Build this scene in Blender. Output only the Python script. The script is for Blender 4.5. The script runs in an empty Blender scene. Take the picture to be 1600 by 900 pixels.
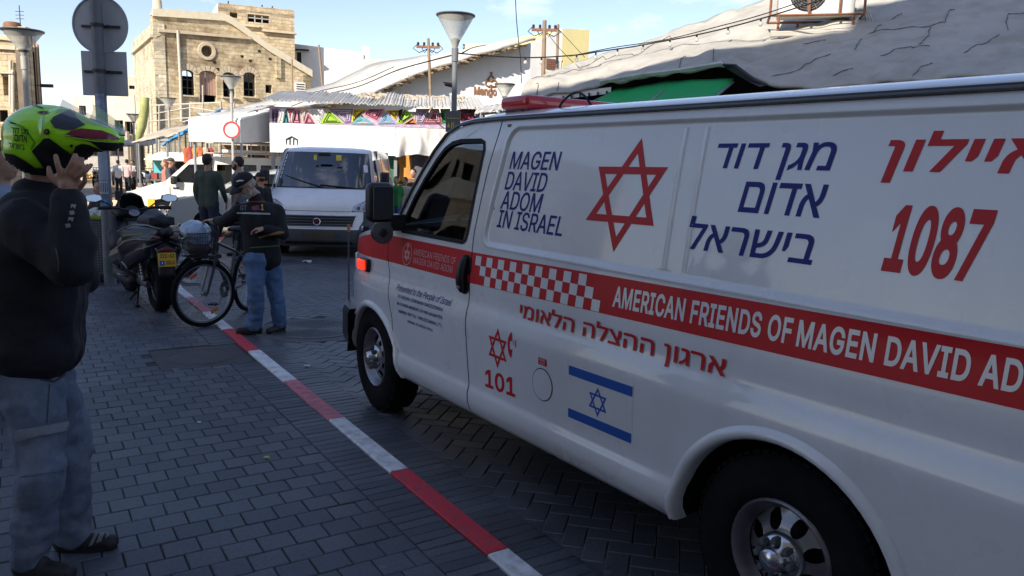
import bpy, bmesh, math, random
import numpy as np
from mathutils import Vector, Matrix, noise
from mathutils.geometry import delaunay_2d_cdt, tessellate_polygon
random.seed(7)
S = bpy.context.scene
COL = S.collection
R = math.radians
PI = math.pi
# ------------------------------------------------------------ camera
CAM_H = 1.66
FPX = 1200.0
_p, _r = R(8.9), R(1.7)
FWD = Vector((0, math.cos(_p), -math.sin(_p)))
_u0 = Vector((0, math.sin(_p), math.cos(_p)))
_r0 = Vector((1, 0, 0))
RT = _r0 * math.cos(_r) + _u0 * math.sin(_r)
UP = _u0 * math.cos(_r) - _r0 * math.sin(_r)
cam_data = bpy.data.cameras.new('camera')
cam_data.sensor_width = 36.0
cam_data.lens = FPX / 1600.0 * 36.0
cam_data.clip_start = 0.05
cam_data.clip_end = 3000.0
cam = bpy.data.objects.new('camera', cam_data)
COL.objects.link(cam)
cam.matrix_world = Matrix(((RT.x, UP.x, -FWD.x, 0), (RT.y, UP.y, -FWD.y, 0), (RT.z, UP.z, -FWD.z, CAM_H), (0, 0, 0, 1)))
S.camera = cam
# ------------------------------------------------------------ daylight
SUN_AZ = Vector((-0.50, -0.866, 0)).normalized()      # horizontal direction towards the sun
SUN_EL = R(33)
SUN_DIR = Vector((SUN_AZ.x * math.cos(SUN_EL), SUN_AZ.y * math.cos(SUN_EL), math.sin(SUN_EL)))
W = bpy.data.worlds.new('World')
S.world = W
W.use_nodes = True
wt = W.node_tree
wt.nodes.clear()
sky = wt.nodes.new('ShaderNodeTexSky')
sky.sky_type = 'NISHITA'
sky.sun_disc = False
sky.sun_elevation = SUN_EL
sky.sun_rotation = math.atan2(SUN_AZ.x, SUN_AZ.y)
sky.air_density = 1.0
sky.dust_density = 0.4
sky.ozone_density = 1.6
wbg = wt.nodes.new('ShaderNodeBackground')
wbg.inputs['Strength'].default_value = 0.134
wout = wt.nodes.new('ShaderNodeOutputWorld')
wtc = wt.nodes.new('ShaderNodeTexCoord')
wmap = wt.nodes.new('ShaderNodeMapping')
wmap.inputs['Scale'].default_value = (1.0, 1.0, 2.6)
wno = wt.nodes.new('ShaderNodeTexNoise')
wno.inputs['Scale'].default_value = 4.2
wno.inputs['Detail'].default_value = 7
wno.inputs['Roughness'].default_value = 0.62
wramp = wt.nodes.new('ShaderNodeValToRGB')
wramp.color_ramp.elements[0].position = 0.56
wramp.color_ramp.elements[0].color = (0, 0, 0, 1)
wramp.color_ramp.elements[1].position = 0.80
wramp.color_ramp.elements[1].color = (0.55, 0.55, 0.55, 1)
wmix = wt.nodes.new('ShaderNodeMix')
wmix.data_type = 'RGBA'
wmix.inputs['B'].default_value = (8.2, 8.4, 8.9, 1)
wt.links.new(wtc.outputs['Generated'], wmap.inputs['Vector'])
wt.links.new(wmap.outputs['Vector'], wno.inputs['Vector'])
wt.links.new(wno.outputs['Fac'], wramp.inputs['Fac'])
wt.links.new(wramp.outputs['Color'], wmix.inputs['Factor'])
wtint = wt.nodes.new('ShaderNodeMix')
wtint.data_type = 'RGBA'
wtint.blend_type = 'MULTIPLY'
wtint.inputs['Factor'].default_value = 1
wtint.inputs['B'].default_value = (0.87, 0.785, 0.81, 1)
wt.links.new(sky.outputs['Color'], wtint.inputs['A'])
wt.links.new(wtint.outputs['Result'], wmix.inputs['A'])
wt.links.new(wmix.outputs['Result'], wbg.inputs['Color'])
wt.links.new(wbg.outputs['Background'], wout.inputs['Surface'])
sun_d = bpy.data.lights.new('sun', 'SUN')
sun_d.energy = 4.3
sun_d.angle = R(0.5)
sun_d.color = (1.0, 0.93, 0.82)
sun = bpy.data.objects.new('sun', sun_d)
COL.objects.link(sun)
sun.rotation_euler = (-SUN_DIR).to_track_quat('-Z', 'Y').to_euler()
S.view_settings.view_transform = 'Standard'
S.view_settings.look = 'None'
S.view_settings.exposure = 0.86
S.view_settings.gamma = 1.0
S.view_settings.use_curve_mapping = False
def ray(px, py):
 return FWD + RT * ((px - 800) / FPX) + UP * ((450 - py) / FPX)
def at(px, py, Y):
 """the point of the street seen at a pixel of the photograph, Y metres ahead"""
 d = ray(px, py)
 return Vector((0, 0, CAM_H)) + d * (Y / d.y)
def gnd(px, py, z=0.0):
 d = ray(px, py)
 return Vector((0, 0, CAM_H)) + d * ((z - CAM_H) / d.z)
# ------------------------------------------------------------ materials
_mats = {}
def mat(name, col, rough=0.6, metal=0.0, var=0.12, vs=4.0, bump=0.0, bs=40.0, coat=0.0, spec=0.5,
  emis=0.0, alpha=1.0, trans=0.0, dirt=None, dirt_amt=0.0, ds=1.2, streak=False, rvar=0.0, sheen=0.0, coatr=0.05):
 if name in _mats:
  return _mats[name]
 m = bpy.data.materials.new(name)
 m.use_nodes = True
 nt = m.node_tree
 b = nt.nodes['Principled BSDF']
 L = nt.links.new
 b.inputs['Roughness'].default_value = rough
 b.inputs['Metallic'].default_value = metal
 b.inputs['Specular IOR Level'].default_value = spec
 b.inputs['Coat Weight'].default_value = coat
 b.inputs['Coat Roughness'].default_value = coatr
 b.inputs['Transmission Weight'].default_value = trans
 b.inputs['Alpha'].default_value = alpha
 if sheen:
  b.inputs['Sheen Weight'].default_value = sheen
 c = (col[0], col[1], col[2], 1)
 tc = nt.nodes.new('ShaderNodeTexCoord')
 src = tc.outputs['Object']
 cur = None
 if var > 0:
  n = nt.nodes.new('ShaderNodeTexNoise')
  n.inputs['Scale'].default_value = vs
  n.inputs['Detail'].default_value = 6
  n.inputs['Roughness'].default_value = 0.65
  L(src, n.inputs['Vector'])
  mr = nt.nodes.new('ShaderNodeMapRange')
  mr.inputs['From Min'].default_value = 0.25
  mr.inputs['From Max'].default_value = 0.75
  mr.inputs['To Min'].default_value = 1 - var
  mr.inputs['To Max'].default_value = 1 + var
  L(n.outputs['Fac'], mr.inputs['Value'])
  mx = nt.nodes.new('ShaderNodeMix')
  mx.data_type = 'RGBA'
  mx.blend_type = 'MULTIPLY'
  mx.inputs['Factor'].default_value = 1
  mx.inputs['A'].default_value = c
  L(mr.outputs['Result'], mx.inputs['B'])
  cur = mx.outputs['Result']
 if dirt is not None and dirt_amt > 0:
  n2 = nt.nodes.new('ShaderNodeTexNoise')
  n2.inputs['Scale'].default_value = ds
  n2.inputs['Detail'].default_value = 8
  n2.inputs['Roughness'].default_value = 0.7
  if streak:
   mp = nt.nodes.new('ShaderNodeMapping')
   mp.inputs['Scale'].default_value = (1, 1, 0.18)
   L(src, mp.inputs['Vector'])
   L(mp.outputs['Vector'], n2.inputs['Vector'])
  else:
   L(src, n2.inputs['Vector'])
  rp = nt.nodes.new('ShaderNodeMapRange')
  rp.inputs['From Min'].default_value = 0.45
  rp.inputs['From Max'].default_value = 0.72
  rp.inputs['To Min'].default_value = 0
  rp.inputs['To Max'].default_value = dirt_amt
  L(n2.outputs['Fac'], rp.inputs['Value'])
  mx2 = nt.nodes.new('ShaderNodeMix')
  mx2.data_type = 'RGBA'
  L(rp.outputs['Result'], mx2.inputs['Factor'])
  if cur:
   L(cur, mx2.inputs['A'])
  else:
   mx2.inputs['A'].default_value = c
  mx2.inputs['B'].default_value = (dirt[0], dirt[1], dirt[2], 1)
  cur = mx2.outputs['Result']
 if cur:
  L(cur, b.inputs['Base Color'])
 else:
  b.inputs['Base Color'].default_value = c
 if rvar > 0:
  n4 = nt.nodes.new('ShaderNodeTexNoise')
  n4.inputs['Scale'].default_value = vs * 1.7
  n4.inputs['Detail'].default_value = 5
  L(src, n4.inputs['Vector'])
  m4 = nt.nodes.new('ShaderNodeMapRange')
  m4.inputs['From Min'].default_value = 0.3
  m4.inputs['From Max'].default_value = 0.7
  m4.inputs['To Min'].default_value = max(0.02, rough - rvar)
  m4.inputs['To Max'].default_value = min(1, rough + rvar)
  L(n4.outputs['Fac'], m4.inputs['Value'])
  L(m4.outputs['Result'], b.inputs['Roughness'])
 if bump > 0:
  n3 = nt.nodes.new('ShaderNodeTexNoise')
  n3.inputs['Scale'].default_value = bs
  n3.inputs['Detail'].default_value = 6
  L(src, n3.inputs['Vector'])
  bp = nt.nodes.new('ShaderNodeBump')
  bp.inputs['Strength'].default_value = bump
  bp.inputs['Distance'].default_value = 0.02
  L(n3.outputs['Fac'], bp.inputs['Height'])
  L(bp.outputs['Normal'], b.inputs['Normal'])
 if emis:
  b.inputs['Emission Color'].default_value = c
  b.inputs['Emission Strength'].default_value = emis
 _mats[name] = m
 return m
# ------------------------------------------------------------ mesh builder
class MB:
 def __init__(s):
  s.v = []
  s.f = []
 def add(s, verts, faces, M=None):
  o = len(s.v)
  for p in verts:
   p = Vector(p)
   if M is not None:
    p = M @ p
   s.v.append((p.x, p.y, p.z))
  for f in faces:
   s.f.append(tuple(i + o for i in f))
  return s
 def box(s, c, d, rz=0.0, M=None):
  cx, cy, cz = c
  x, y, z = d[0] / 2, d[1] / 2, d[2] / 2
  T = Matrix.Translation((cx, cy, cz)) @ Matrix.Rotation(rz, 4, 'Z')
  if M is not None:
   T = M @ T
  vs = [(-x, -y, -z), (x, -y, -z), (x, y, -z), (-x, y, -z), (-x, -y, z), (x, -y, z), (x, y, z), (-x, y, z)]
  return s.add(vs, [(0, 3, 2, 1), (4, 5, 6, 7), (0, 1, 5, 4), (1, 2, 6, 5), (2, 3, 7, 6), (3, 0, 4, 7)], T)
 def tube(s, pts, r, n=8, closed=False, caps=True, M=None):
  pts = [Vector(p) for p in pts]
  k = len(pts)
  rr = r if isinstance(r, (list, tuple)) else [r] * k
  vs = []
  prev = None
  for i, p in enumerate(pts):
   if closed:
    t = pts[(i + 1) % k] - pts[i - 1]
   else:
    t = pts[min(i + 1, k - 1)] - pts[max(i - 1, 0)]
   if t.length < 1e-9:
    t = Vector((0, 0, 1))
   t.normalize()
   if prev is None:
    a = Vector((0, 0, 1)) if abs(t.z) < 0.9 else Vector((1, 0, 0))
    u = t.cross(a).normalized()
   else:
    u = (prev - t * prev.dot(t))
    u = u.normalized() if u.length > 1e-6 else t.orthogonal().normalized()
   prev = u
   w = t.cross(u)
   for j in range(n):
    a = 2 * PI * j / n
    vs.append(p + (u * math.cos(a) + w * math.sin(a)) * rr[i])
  fs = []
  for i in range(k if closed else k - 1):
   i2 = (i + 1) % k
   for j in range(n):
    j2 = (j + 1) % n
    fs.append((i * n + j, i * n + j2, i2 * n + j2, i2 * n + j))
  if caps and not closed:
   fs.append(tuple(range(n))[::-1])
   fs.append(tuple((k - 1) * n + j for j in range(n)))
  return s.add(vs, fs, M)
 def lathe(s, prof, n=16, M=None, caps=True):
  """prof: list of (r, z) turned about z"""
  vs = []
  for r, z in prof:
   for j in range(n):
    a = 2 * PI * j / n
    vs.append((r * math.cos(a), r * math.sin(a), z))
  fs = []
  for i in range(len(prof) - 1):
   for j in range(n):
    j2 = (j + 1) % n
    fs.append((i * n + j, i * n + j2, (i + 1) * n + j2, (i + 1) * n + j))
  if caps:
   fs.append(tuple(range(n))[::-1])
   fs.append(tuple((len(prof) - 1) * n + j for j in range(n)))
  return s.add(vs, fs, M)
 def ball(s, c, r, M=None, n=12, m=8, R3=None):
  if not isinstance(r, (list, tuple)):
   r = (r, r, r)
  T = Matrix.Translation(c)
  if R3 is not None:
   T = T @ R3
  if M is not None:
   T = M @ T
  vs = [(0, 0, -r[2])]
  for i in range(1, m):
   a = -PI / 2 + PI * i / m
   for j in range(n):
    b = 2 * PI * j / n
    vs.append((r[0] * math.cos(a) * math.cos(b), r[1] * math.cos(a) * math.sin(b), r[2] * math.sin(a)))
  vs.append((0, 0, r[2]))
  fs = []
  for j in range(n):
   fs.append((0, 1 + (j + 1) % n, 1 + j))
  for i in range(m - 2):
   for j in range(n):
    a = 1 + i * n + j
    b = 1 + i * n + (j + 1) % n
    fs.append((a, b, b + n, a + n))
  t = len(vs) - 1
  for j in range(n):
   fs.append((t, 1 + (m - 2) * n + j, 1 + (m - 2) * n + (j + 1) % n))
  return s.add(vs, fs, T)
 def cone(s, p0, p1, r0, r1, n=12, m=4, M=None):
  """a limb: a round ended tapered capsule"""
  p0, p1 = Vector(p0), Vector(p1)
  d = p1 - p0
  Ln = d.length
  q = d.to_track_quat('Z', 'Y').to_matrix().to_4x4() if Ln > 1e-6 else Matrix()
  T = Matrix.Translation(p0) @ q
  if M is not None:
   T = M @ T
  prof = []
  for i in range(m):
   a = -PI / 2 + PI / 2 * (i + 0.35) / m
   prof.append((r0 * math.cos(a), r0 * math.sin(a)))
  prof.append((r0, 0))
  prof.append((r1, Ln))
  for i in range(1, m + 1):
   a = PI / 2 * (i - 0.35) / m
   prof.append((r1 * math.cos(a), Ln + r1 * math.sin(a)))
  return s.lathe(prof, n, T)
 def prism(s, pts, z0, z1, M=None):
  """polygon in xy pushed from z0 to z1"""
  n = len(pts)
  vs = [(p[0], p[1], z0) for p in pts] + [(p[0], p[1], z1) for p in pts]
  tri = tessellate_polygon([[Vector((p[0], p[1], 0)) for p in pts]])
  fs = [tuple(reversed(t)) for t in tri] + [tuple(i + n for i in t) for t in tri]
  ar = sum(pts[i][0] * pts[(i + 1) % n][1] - pts[(i + 1) % n][0] * pts[i][1] for i in range(n))
  for i in range(n):
   j = (i + 1) % n
   fs.append((i, j, j + n, i + n) if ar > 0 else (j, i, i + n, j + n))
  return s.add(vs, fs, M)
 def grid(s, nu, nv, fn, M=None, flip=False):
  vs = [fn(i / (nu - 1), j / (nv - 1)) for j in range(nv) for i in range(nu)]
  fs = []
  for j in range(nv - 1):
   for i in range(nu - 1):
    q = (j * nu + i, j * nu + i + 1, (j + 1) * nu + i + 1, (j + 1) * nu + i)
    fs.append(q[::-1] if flip else q)
  return s.add(vs, fs, M)
def mesh_of(mb, name='mesh'):
 me = bpy.data.meshes.new(name)
 me.from_pydata(mb.v, [], mb.f)
 me.validate()
 me.update()
 return me
def link(name, me, m, parent=None, smooth=35, bev=0.0, bseg=2, sub=0):
 o = bpy.data.objects.new(name, me)
 COL.objects.link(o)
 if m is not None and len(me.materials) == 0:
  if isinstance(m, (list, tuple)):
   for k in m:
    me.materials.append(k)
  else:
   me.materials.append(m)
 if parent is not None:
  o.parent = parent
 if smooth:
  me.shade_smooth()
  if smooth < 180:
   me.set_sharp_from_angle(angle=R(smooth))
 if bev > 0:
  bm = o.modifiers.new('bevel', 'BEVEL')
  bm.width = bev
  bm.segments = bseg
  bm.limit_method = 'ANGLE'
  bm.angle_limit = R(35)
 if sub:
  sm = o.modifiers.new('sub', 'SUBSURF')
  sm.levels = sub
  sm.render_levels = sub
 return o
def part(name, mb, m, parent=None, smooth=35, bev=0.0, bseg=2, sub=0, label=None, fixn=False):
 me = mesh_of(mb, name)
 if fixn:
  b = bmesh.new()
  b.from_mesh(me)
  bmesh.ops.recalc_face_normals(b, faces=b.faces)
  b.to_mesh(me)
  b.free()
 o = link(name, me, m, parent, smooth, bev, bseg, sub)
 if label:
  o['label'] = label
 return o
def empty(name, loc=(0, 0, 0), rz=0.0, label=None, cat=None, group=None):
 o = bpy.data.objects.new(name, None)
 COL.objects.link(o)
 o.location = loc
 o.rotation_euler = (0, 0, rz)
 o.empty_display_size = 0.3
 tag(o, label, cat, group)
 return o
def tag(o, label=None, cat=None, group=None, kind=None):
 if label:
  o['label'] = label
 if cat:
  o['category'] = cat
 if group:
  o['group'] = group
 if kind:
  o['kind'] = kind
 return o
def copy_tree(o, parent=None, keep=None):
 c = o.copy()
 COL.objects.link(c)
 if parent is not None:
  c.parent = parent
 for ch in list(o.children):
  copy_tree(ch, c)
 return c
_FONT = []
def plain_font():
 """the plain sans-serif that comes with Blender itself"""
 if not _FONT:
  f = None
  try:
   import os
   for base in (bpy.utils.resource_path('LOCAL'), bpy.utils.resource_path('SYSTEM')):
    p = os.path.join(base, 'datafiles', 'fonts', 'Inter.woff2')
    if base and os.path.exists(p):
     f = bpy.data.fonts.load(p)
     break
  except Exception:
   f = None
  _FONT.append(f)
 return _FONT[0]
def text_mesh(body, size=1.0, bold=0.0, shear=0.0, align='LEFT', spacing=1.0):
 """lettering as a flat mesh: verts (x, y) and triangles; Hebrew comes in already reversed.
 The outlines are taken from the glyphs, thickened by 'bold' and filled again."""
 cu = bpy.data.curves.new('text', 'FONT')
 cu.body = body
 if plain_font() and all(ord(ch) < 0x590 for ch in body):
  cu.font = plain_font()
 cu.size = size
 cu.shear = shear
 cu.align_x = align
 cu.space_character = spacing
 cu.resolution_u = 4
 o = bpy.data.objects.new('text', cu)
 COL.objects.link(o)
 dg = bpy.context.evaluated_depsgraph_get()
 cc = o.to_curve(dg)
 loops = []
 for sp in cc.splines:
  bp = sp.bezier_points
  n = len(bp)
  lp = []
  for i in range(n):
   p, q = bp[i], bp[(i + 1) % n]
   straight = (p.handle_right - p.co).cross(q.co - p.co).length < 1e-6 and (q.handle_left - q.co).cross(q.co - p.co).length < 1e-6
   ns_ = 1 if straight else 4
   for k in range(ns_):
    t = k / ns_
    w = p.co * (1 - t) ** 3 + p.handle_right * 3 * t * (1 - t) ** 2 + q.handle_left * 3 * t * t * (1 - t) + q.co * t ** 3
    lp.append((w.x, w.y))
  if len(lp) > 2:
   loops.append(lp)
 o.to_curve_clear()
 bpy.data.objects.remove(o)
 bpy.data.curves.remove(cu)
 area = lambda l: sum(l[k - 1][0] * l[k][1] - l[k][0] * l[k - 1][1] for k in range(len(l))) / 2
 if loops and area(max(loops, key=lambda l: abs(area(l)))) < 0:
  loops = [l[::-1] for l in loops]
 out = []
 for lp in loops:
  L2 = []
  for p in lp:
   if not L2 or math.hypot(p[0] - L2[-1][0], p[1] - L2[-1][1]) > 1e-4:
    L2.append(p)
  n = len(L2)
  if n < 3:
   continue
  if bold:
   o2 = []
   for i in range(n):
    a, b, c = Vector(L2[i - 1]), Vector(L2[i]), Vector(L2[(i + 1) % n])
    d1, d2 = (b - a).normalized(), (c - b).normalized()
    n1, n2 = Vector((d1.y, -d1.x)), Vector((d2.y, -d2.x))
    m = n1 + n2
    if m.length < 0.2:
     m = n1.copy()
    m.normalize()
    k = bold / max(0.45, m.dot(n1))
    o2.append((b.x + m.x * k, b.y + m.y * k))
   L2 = o2
  out.append(L2)
 allb = [(min(p[0] for p in l), max(p[0] for p in l), l) for l in out]
 def ins(x, y):
  c = 0
  for x0, x1, l in allb:
   if x0 <= x <= x1:
    w = 0
    n = len(l)
    for i in range(n):
     xa, ya = l[i]
     xb, yb = l[(i + 1) % n]
     if (ya > y) != (yb > y) and x < (xb - xa) * (y - ya) / (yb - ya) + xa:
      w += 1 if yb > ya else -1
    c += w
  return c > 0
 if not out:
  return [], []
 v2, tr = region(out, [], ins)
 return [(x, y, 0) for x, y in v2], tr
def text_fit(body, w, h, bold=0.0, shear=0.0, spacing=1.0):
 """lettering scaled into the box 0..w by 0..h"""
 vs, fs = text_mesh(body, 1.0, bold, shear, spacing=spacing)
 a = np.array(vs)
 if len(a) == 0:
  return [], []
 lo, hi = a.min(0), a.max(0)
 sx = w / max(hi[0] - lo[0], 1e-6)
 sy = h / max(hi[1] - lo[1], 1e-6) if h else sx
 return [((v[0] - lo[0]) * sx, (v[1] - lo[1]) * sy, 0) for v in vs], fs
def heb(s):
 return s[::-1]
def bake(mb, voxel, smooth_iter=3, noise_amp=0.0, noise_scale=6.0, extra=None):
 """melt overlapping solids into ONE continuous surface (voxel remesh), smooth it and fold it"""
 me = mesh_of(mb)
 o = bpy.data.objects.new('tmp', me)
 COL.objects.link(o)
 md = o.modifiers.new('r', 'REMESH')
 md.mode = 'VOXEL'
 md.voxel_size = voxel
 if smooth_iter:
  sm = o.modifiers.new('s', 'SMOOTH')
  sm.factor = 0.5
  sm.iterations = smooth_iter
 dg = bpy.context.evaluated_depsgraph_get()
 out = bpy.data.meshes.new_from_object(o.evaluated_get(dg))
 bpy.data.objects.remove(o)
 bpy.data.meshes.remove(me)
 out.materials.clear()
 if noise_amp or extra:
  n = len(out.vertices)
  co = np.zeros(n * 3)
  out.vertices.foreach_get('co', co)
  co = co.reshape(-1, 3)
  no = np.zeros(n * 3)
  out.vertices.foreach_get('normal', no)
  no = no.reshape(-1, 3)
  for i in range(n):
   p = Vector(co[i])
   d = 0.0
   if noise_amp:
    d += noise_amp * (noise.noise(p * noise_scale) + 0.5 * noise.noise(p * noise_scale * 2.3))
   if extra:
    d += extra(p)
   co[i] += no[i] * d
  out.vertices.foreach_set('co', co.reshape(-1))
  out.update()
 return out
def inside_poly(x, y, poly):
 c = False
 n = len(poly)
 j = n - 1
 for i in range(n):
  xi, yi = poly[i][0], poly[i][1]
  xj, yj = poly[j][0], poly[j][1]
  if (yi > y) != (yj > y) and x < (xj - xi) * (y - yi) / (yj - yi) + xi:
   c = not c
  j = i
 return c
def region(loops, pts, inside):
 """flat region triangulated with its outlines kept exactly; returns verts2d, tris"""
 vs = []
 ed = []
 for lp in loops:
  o = len(vs)
  vs += [Vector((p[0], p[1])) for p in lp]
  ed += [(o + i, o + (i + 1) % len(lp)) for i in range(len(lp))]
 vs += [Vector((p[0], p[1])) for p in pts]
 ov, _, of, _, _, _ = delaunay_2d_cdt(vs, ed, [], 0, 1e-5)
 tr = []
 for f in of:
  cx = sum(ov[i].x for i in f) / len(f)
  cy = sum(ov[i].y for i in f) / len(f)
  if inside(cx, cy):
   tr.append(tuple(f))
 used = sorted({i for t in tr for i in t})
 mp = {k: i for i, k in enumerate(used)}
 return [(ov[k].x, ov[k].y) for k in used], [tuple(mp[i] for i in t) for t in tr]
def arc(cx, cy, r, a0, a1, n, ry=None):
 ry = ry or r
 return [(cx + r * math.cos(R(a0 + (a1 - a0) * i / n)), cy + ry * math.sin(R(a0 + (a1 - a0) * i / n))) for i in range(n + 1)]
def rrect(x0, x1, y0, y1, r, n=5):
 return (arc(x1 - r, y1 - r, r, 0, 90, n) + arc(x0 + r, y1 - r, r, 90, 180, n) +
   arc(x0 + r, y0 + r, r, 180, 270, n) + arc(x1 - r, y0 + r, r, 270, 360, n))
def lerp(a, b, t):
 return a + (b - a) * t
# ------------------------------------------------------------ shared materials
m_paint = mat('ambulance_paint', (0.74, 0.745, 0.75), 0.30, var=0.03, vs=2, coat=0.85, dirt=(0.52, 0.48, 0.42), dirt_amt=0.16, ds=3.0, streak=True, rvar=0.06)
m_red = mat('red_vinyl', (0.56, 0.010, 0.016), 0.5, var=0.06, vs=3, coat=0.05, spec=0.3)
m_blue = mat('navy_vinyl', (0.006, 0.012, 0.19), 0.5, var=0.04, coat=0.04, spec=0.25)
m_flagblue = mat('flag_blue_vinyl', (0.01, 0.09, 0.42), 0.35, var=0.04, coat=0.4)
m_white = mat('white_vinyl', (0.72, 0.72, 0.72), 0.35, var=0.03, coat=0.4)
m_pinkish = mat('pale_pink_vinyl', (0.62, 0.33, 0.33), 0.4, var=0.05)
m_blk = mat('black_plastic', (0.012, 0.013, 0.015), 0.42, var=0.2, vs=8)
m_rub = mat('black_rubber', (0.012, 0.012, 0.013), 0.85, var=0.25, vs=12, bump=0.15, bs=90)
m_tyre = mat('tyre_rubber', (0.008, 0.008, 0.009), 0.9, spec=0.15, var=0.3, vs=9, bump=0.2, bs=60, dirt=(0.025, 0.024, 0.023), dirt_amt=0.4, ds=6)
m_dark = mat('dark_void', (0.006, 0.006, 0.007), 0.9, var=0)
m_steel = mat('wheel_steel', (0.30, 0.30, 0.32), 0.38, metal=0.8, var=0.15, vs=9, dirt=(0.07, 0.06, 0.05), dirt_amt=0.5, ds=5)
m_chrome = mat('chrome', (0.52, 0.53, 0.56), 0.2, metal=1.0, var=0.05)
m_grey = mat('grey_plastic', (0.10, 0.105, 0.11), 0.5, var=0.1)
m_redlens = mat('red_lens', (0.55, 0.01, 0.02), 0.18, var=0.1, coat=0.8)
m_lamp_on = mat('lit_red_lamp', (1.0, 0.03, 0.01), 0.3, var=0, emis=1.1)
def glass(name, tint=(0.5, 0.55, 0.55), dark=0.5):
 """vehicle glass: clear mirror-like coat over a tinted see-through sheet"""
 if name in _mats:
  return _mats[name]
 m = bpy.data.materials.new(name)
 m.use_nodes = True
 nt = m.node_tree
 nt.nodes.clear()
 o = nt.nodes.new('ShaderNodeOutputMaterial')
 gl = nt.nodes.new('ShaderNodeBsdfGlossy')
 gl.inputs['Roughness'].default_value = 0.015
 gl.inputs['Color'].default_value = (0.95, 0.97, 1, 1)
 tr = nt.nodes.new('ShaderNodeBsdfTransparent')
 tr.inputs['Color'].default_value = (tint[0] * dark, tint[1] * dark, tint[2] * dark, 1)
 fr = nt.nodes.new('ShaderNodeFresnel')
 fr.inputs['IOR'].default_value = 2.2
 mx = nt.nodes.new('ShaderNodeMixShader')
 nt.links.new(fr.outputs[0], mx.inputs[0])
 nt.links.new(tr.outputs[0], mx.inputs[1])
 nt.links.new(gl.outputs[0], mx.inputs[2])
 nt.links.new(mx.outputs[0], o.inputs['Surface'])
 _mats[name] = m
 return m
m_glass = glass('car_window_glass', (0.55, 0.62, 0.62), 0.75)
# ============================================================ GROUND
def paver_mat(name, c0, c1, rough=0.75):
 m = bpy.data.materials.new(name)
 m.use_nodes = True
 nt = m.node_tree
 b = nt.nodes['Principled BSDF']
 b.inputs['Specular IOR Level'].default_value = 0.8
 L = nt.links.new
 tc = nt.nodes.new('ShaderNodeTexCoord')
 geo = nt.nodes.new('ShaderNodeNewGeometry')
 oi = nt.nodes.new('ShaderNodeObjectInfo')
 at_ = nt.nodes.new('ShaderNodeAttribute')
 at_.attribute_name = 'rnd'
 ad = nt.nodes.new('ShaderNodeMath')
 L(oi.outputs['Random'], ad.inputs[0])
 L(at_.outputs['Fac'], ad.inputs[1])
 fr = nt.nodes.new('ShaderNodeMath')
 fr.operation = 'FRACT'
 L(ad.outputs[0], fr.inputs[0])
 mx = nt.nodes.new('ShaderNodeMix')
 mx.data_type = 'RGBA'
 mx.inputs['A'].default_value = (*c0, 1)
 mx.inputs['B'].default_value = (*c1, 1)
 L(fr.outputs[0], mx.inputs['Factor'])
 n1 = nt.nodes.new('ShaderNodeTexNoise')
 n1.inputs['Scale'].default_value = 1.3
 n1.inputs['Detail'].default_value = 8
 n1.inputs['Roughness'].default_value = 0.7
 L(geo.outputs['Position'], n1.inputs['Vector'])
 n2 = nt.nodes.new('ShaderNodeTexNoise')
 n2.inputs['Scale'].default_value = 60
 n2.inputs['Detail'].default_value = 5
 L(geo.outputs['Position'], n2.inputs['Vector'])
 m1 = nt.nodes.new('ShaderNodeMapRange')
 m1.inputs['From Min'].default_value = 0.3
 m1.inputs['From Max'].default_value = 0.7
 m1.inputs['To Min'].default_value = 0.6
 m1.inputs['To Max'].default_value = 1.5
 L(n1.outputs['Fac'], m1.inputs['Value'])
 m2 = nt.nodes.new('ShaderNodeMapRange')
 m2.inputs['From Min'].default_value = 0.3
 m2.inputs['From Max'].default_value = 0.7
 m2.inputs['To Min'].default_value = 0.75
 m2.inputs['To Max'].default_value = 1.25
 L(n2.outputs['Fac'], m2.inputs['Value'])
 mu = nt.nodes.new('ShaderNodeMath')
 mu.operation = 'MULTIPLY'
 L(m1.outputs['Result'], mu.inputs[0])
 L(m2.outputs['Result'], mu.inputs[1])
 mm = nt.nodes.new('ShaderNodeMix')
 mm.data_type = 'RGBA'
 mm.blend_type = 'MULTIPLY'
 mm.inputs['Factor'].default_value = 1
 L(mx.outputs['Result'], mm.inputs['A'])
 L(mu.outputs[0], mm.inputs['B'])
 # chewing gum and pale spots
 vo = nt.nodes.new('ShaderNodeTexVoronoi')
 vo.inputs['Scale'].default_value = 3.1
 L(geo.outputs['Position'], vo.inputs['Vector'])
 mr = nt.nodes.new('ShaderNodeMapRange')
 mr.inputs['From Min'].default_value = 0.035
 mr.inputs['From Max'].default_value = 0.06
 mr.inputs['To Min'].default_value = 0.55
 mr.inputs['To Max'].default_value = 0.0
 L(vo.outputs['Distance'], mr.inputs['Value'])
 ms = nt.nodes.new('ShaderNodeMix')
 ms.data_type = 'RGBA'
 L(mr.outputs['Result'], ms.inputs['Factor'])
 L(mm.outputs['Result'], ms.inputs['A'])
 ms.inputs['B'].default_value = (0.16, 0.155, 0.15, 1)
 L(ms.outputs['Result'], b.inputs['Base Color'])
 mr2 = nt.nodes.new('ShaderNodeMapRange')
 mr2.inputs['From Min'].default_value = 0.3
 mr2.inputs['From Max'].default_value = 0.7
 mr2.inputs['To Min'].default_value = rough - 0.17
 mr2.inputs['To Max'].default_value = rough + 0.12
 L(n1.outputs['Fac'], mr2.inputs['Value'])
 L(mr2.outputs['Result'], b.inputs['Roughness'])
 bp = nt.nodes.new('ShaderNodeBump')
 bp.inputs['Strength'].default_value = 0.35
 bp.inputs['Distance'].default_value = 0.004
 L(n2.outputs['Fac'], bp.inputs['Height'])
 L(bp.outputs['Normal'], b.inputs['Normal'])
 _mats[name] = m
 return m
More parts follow.
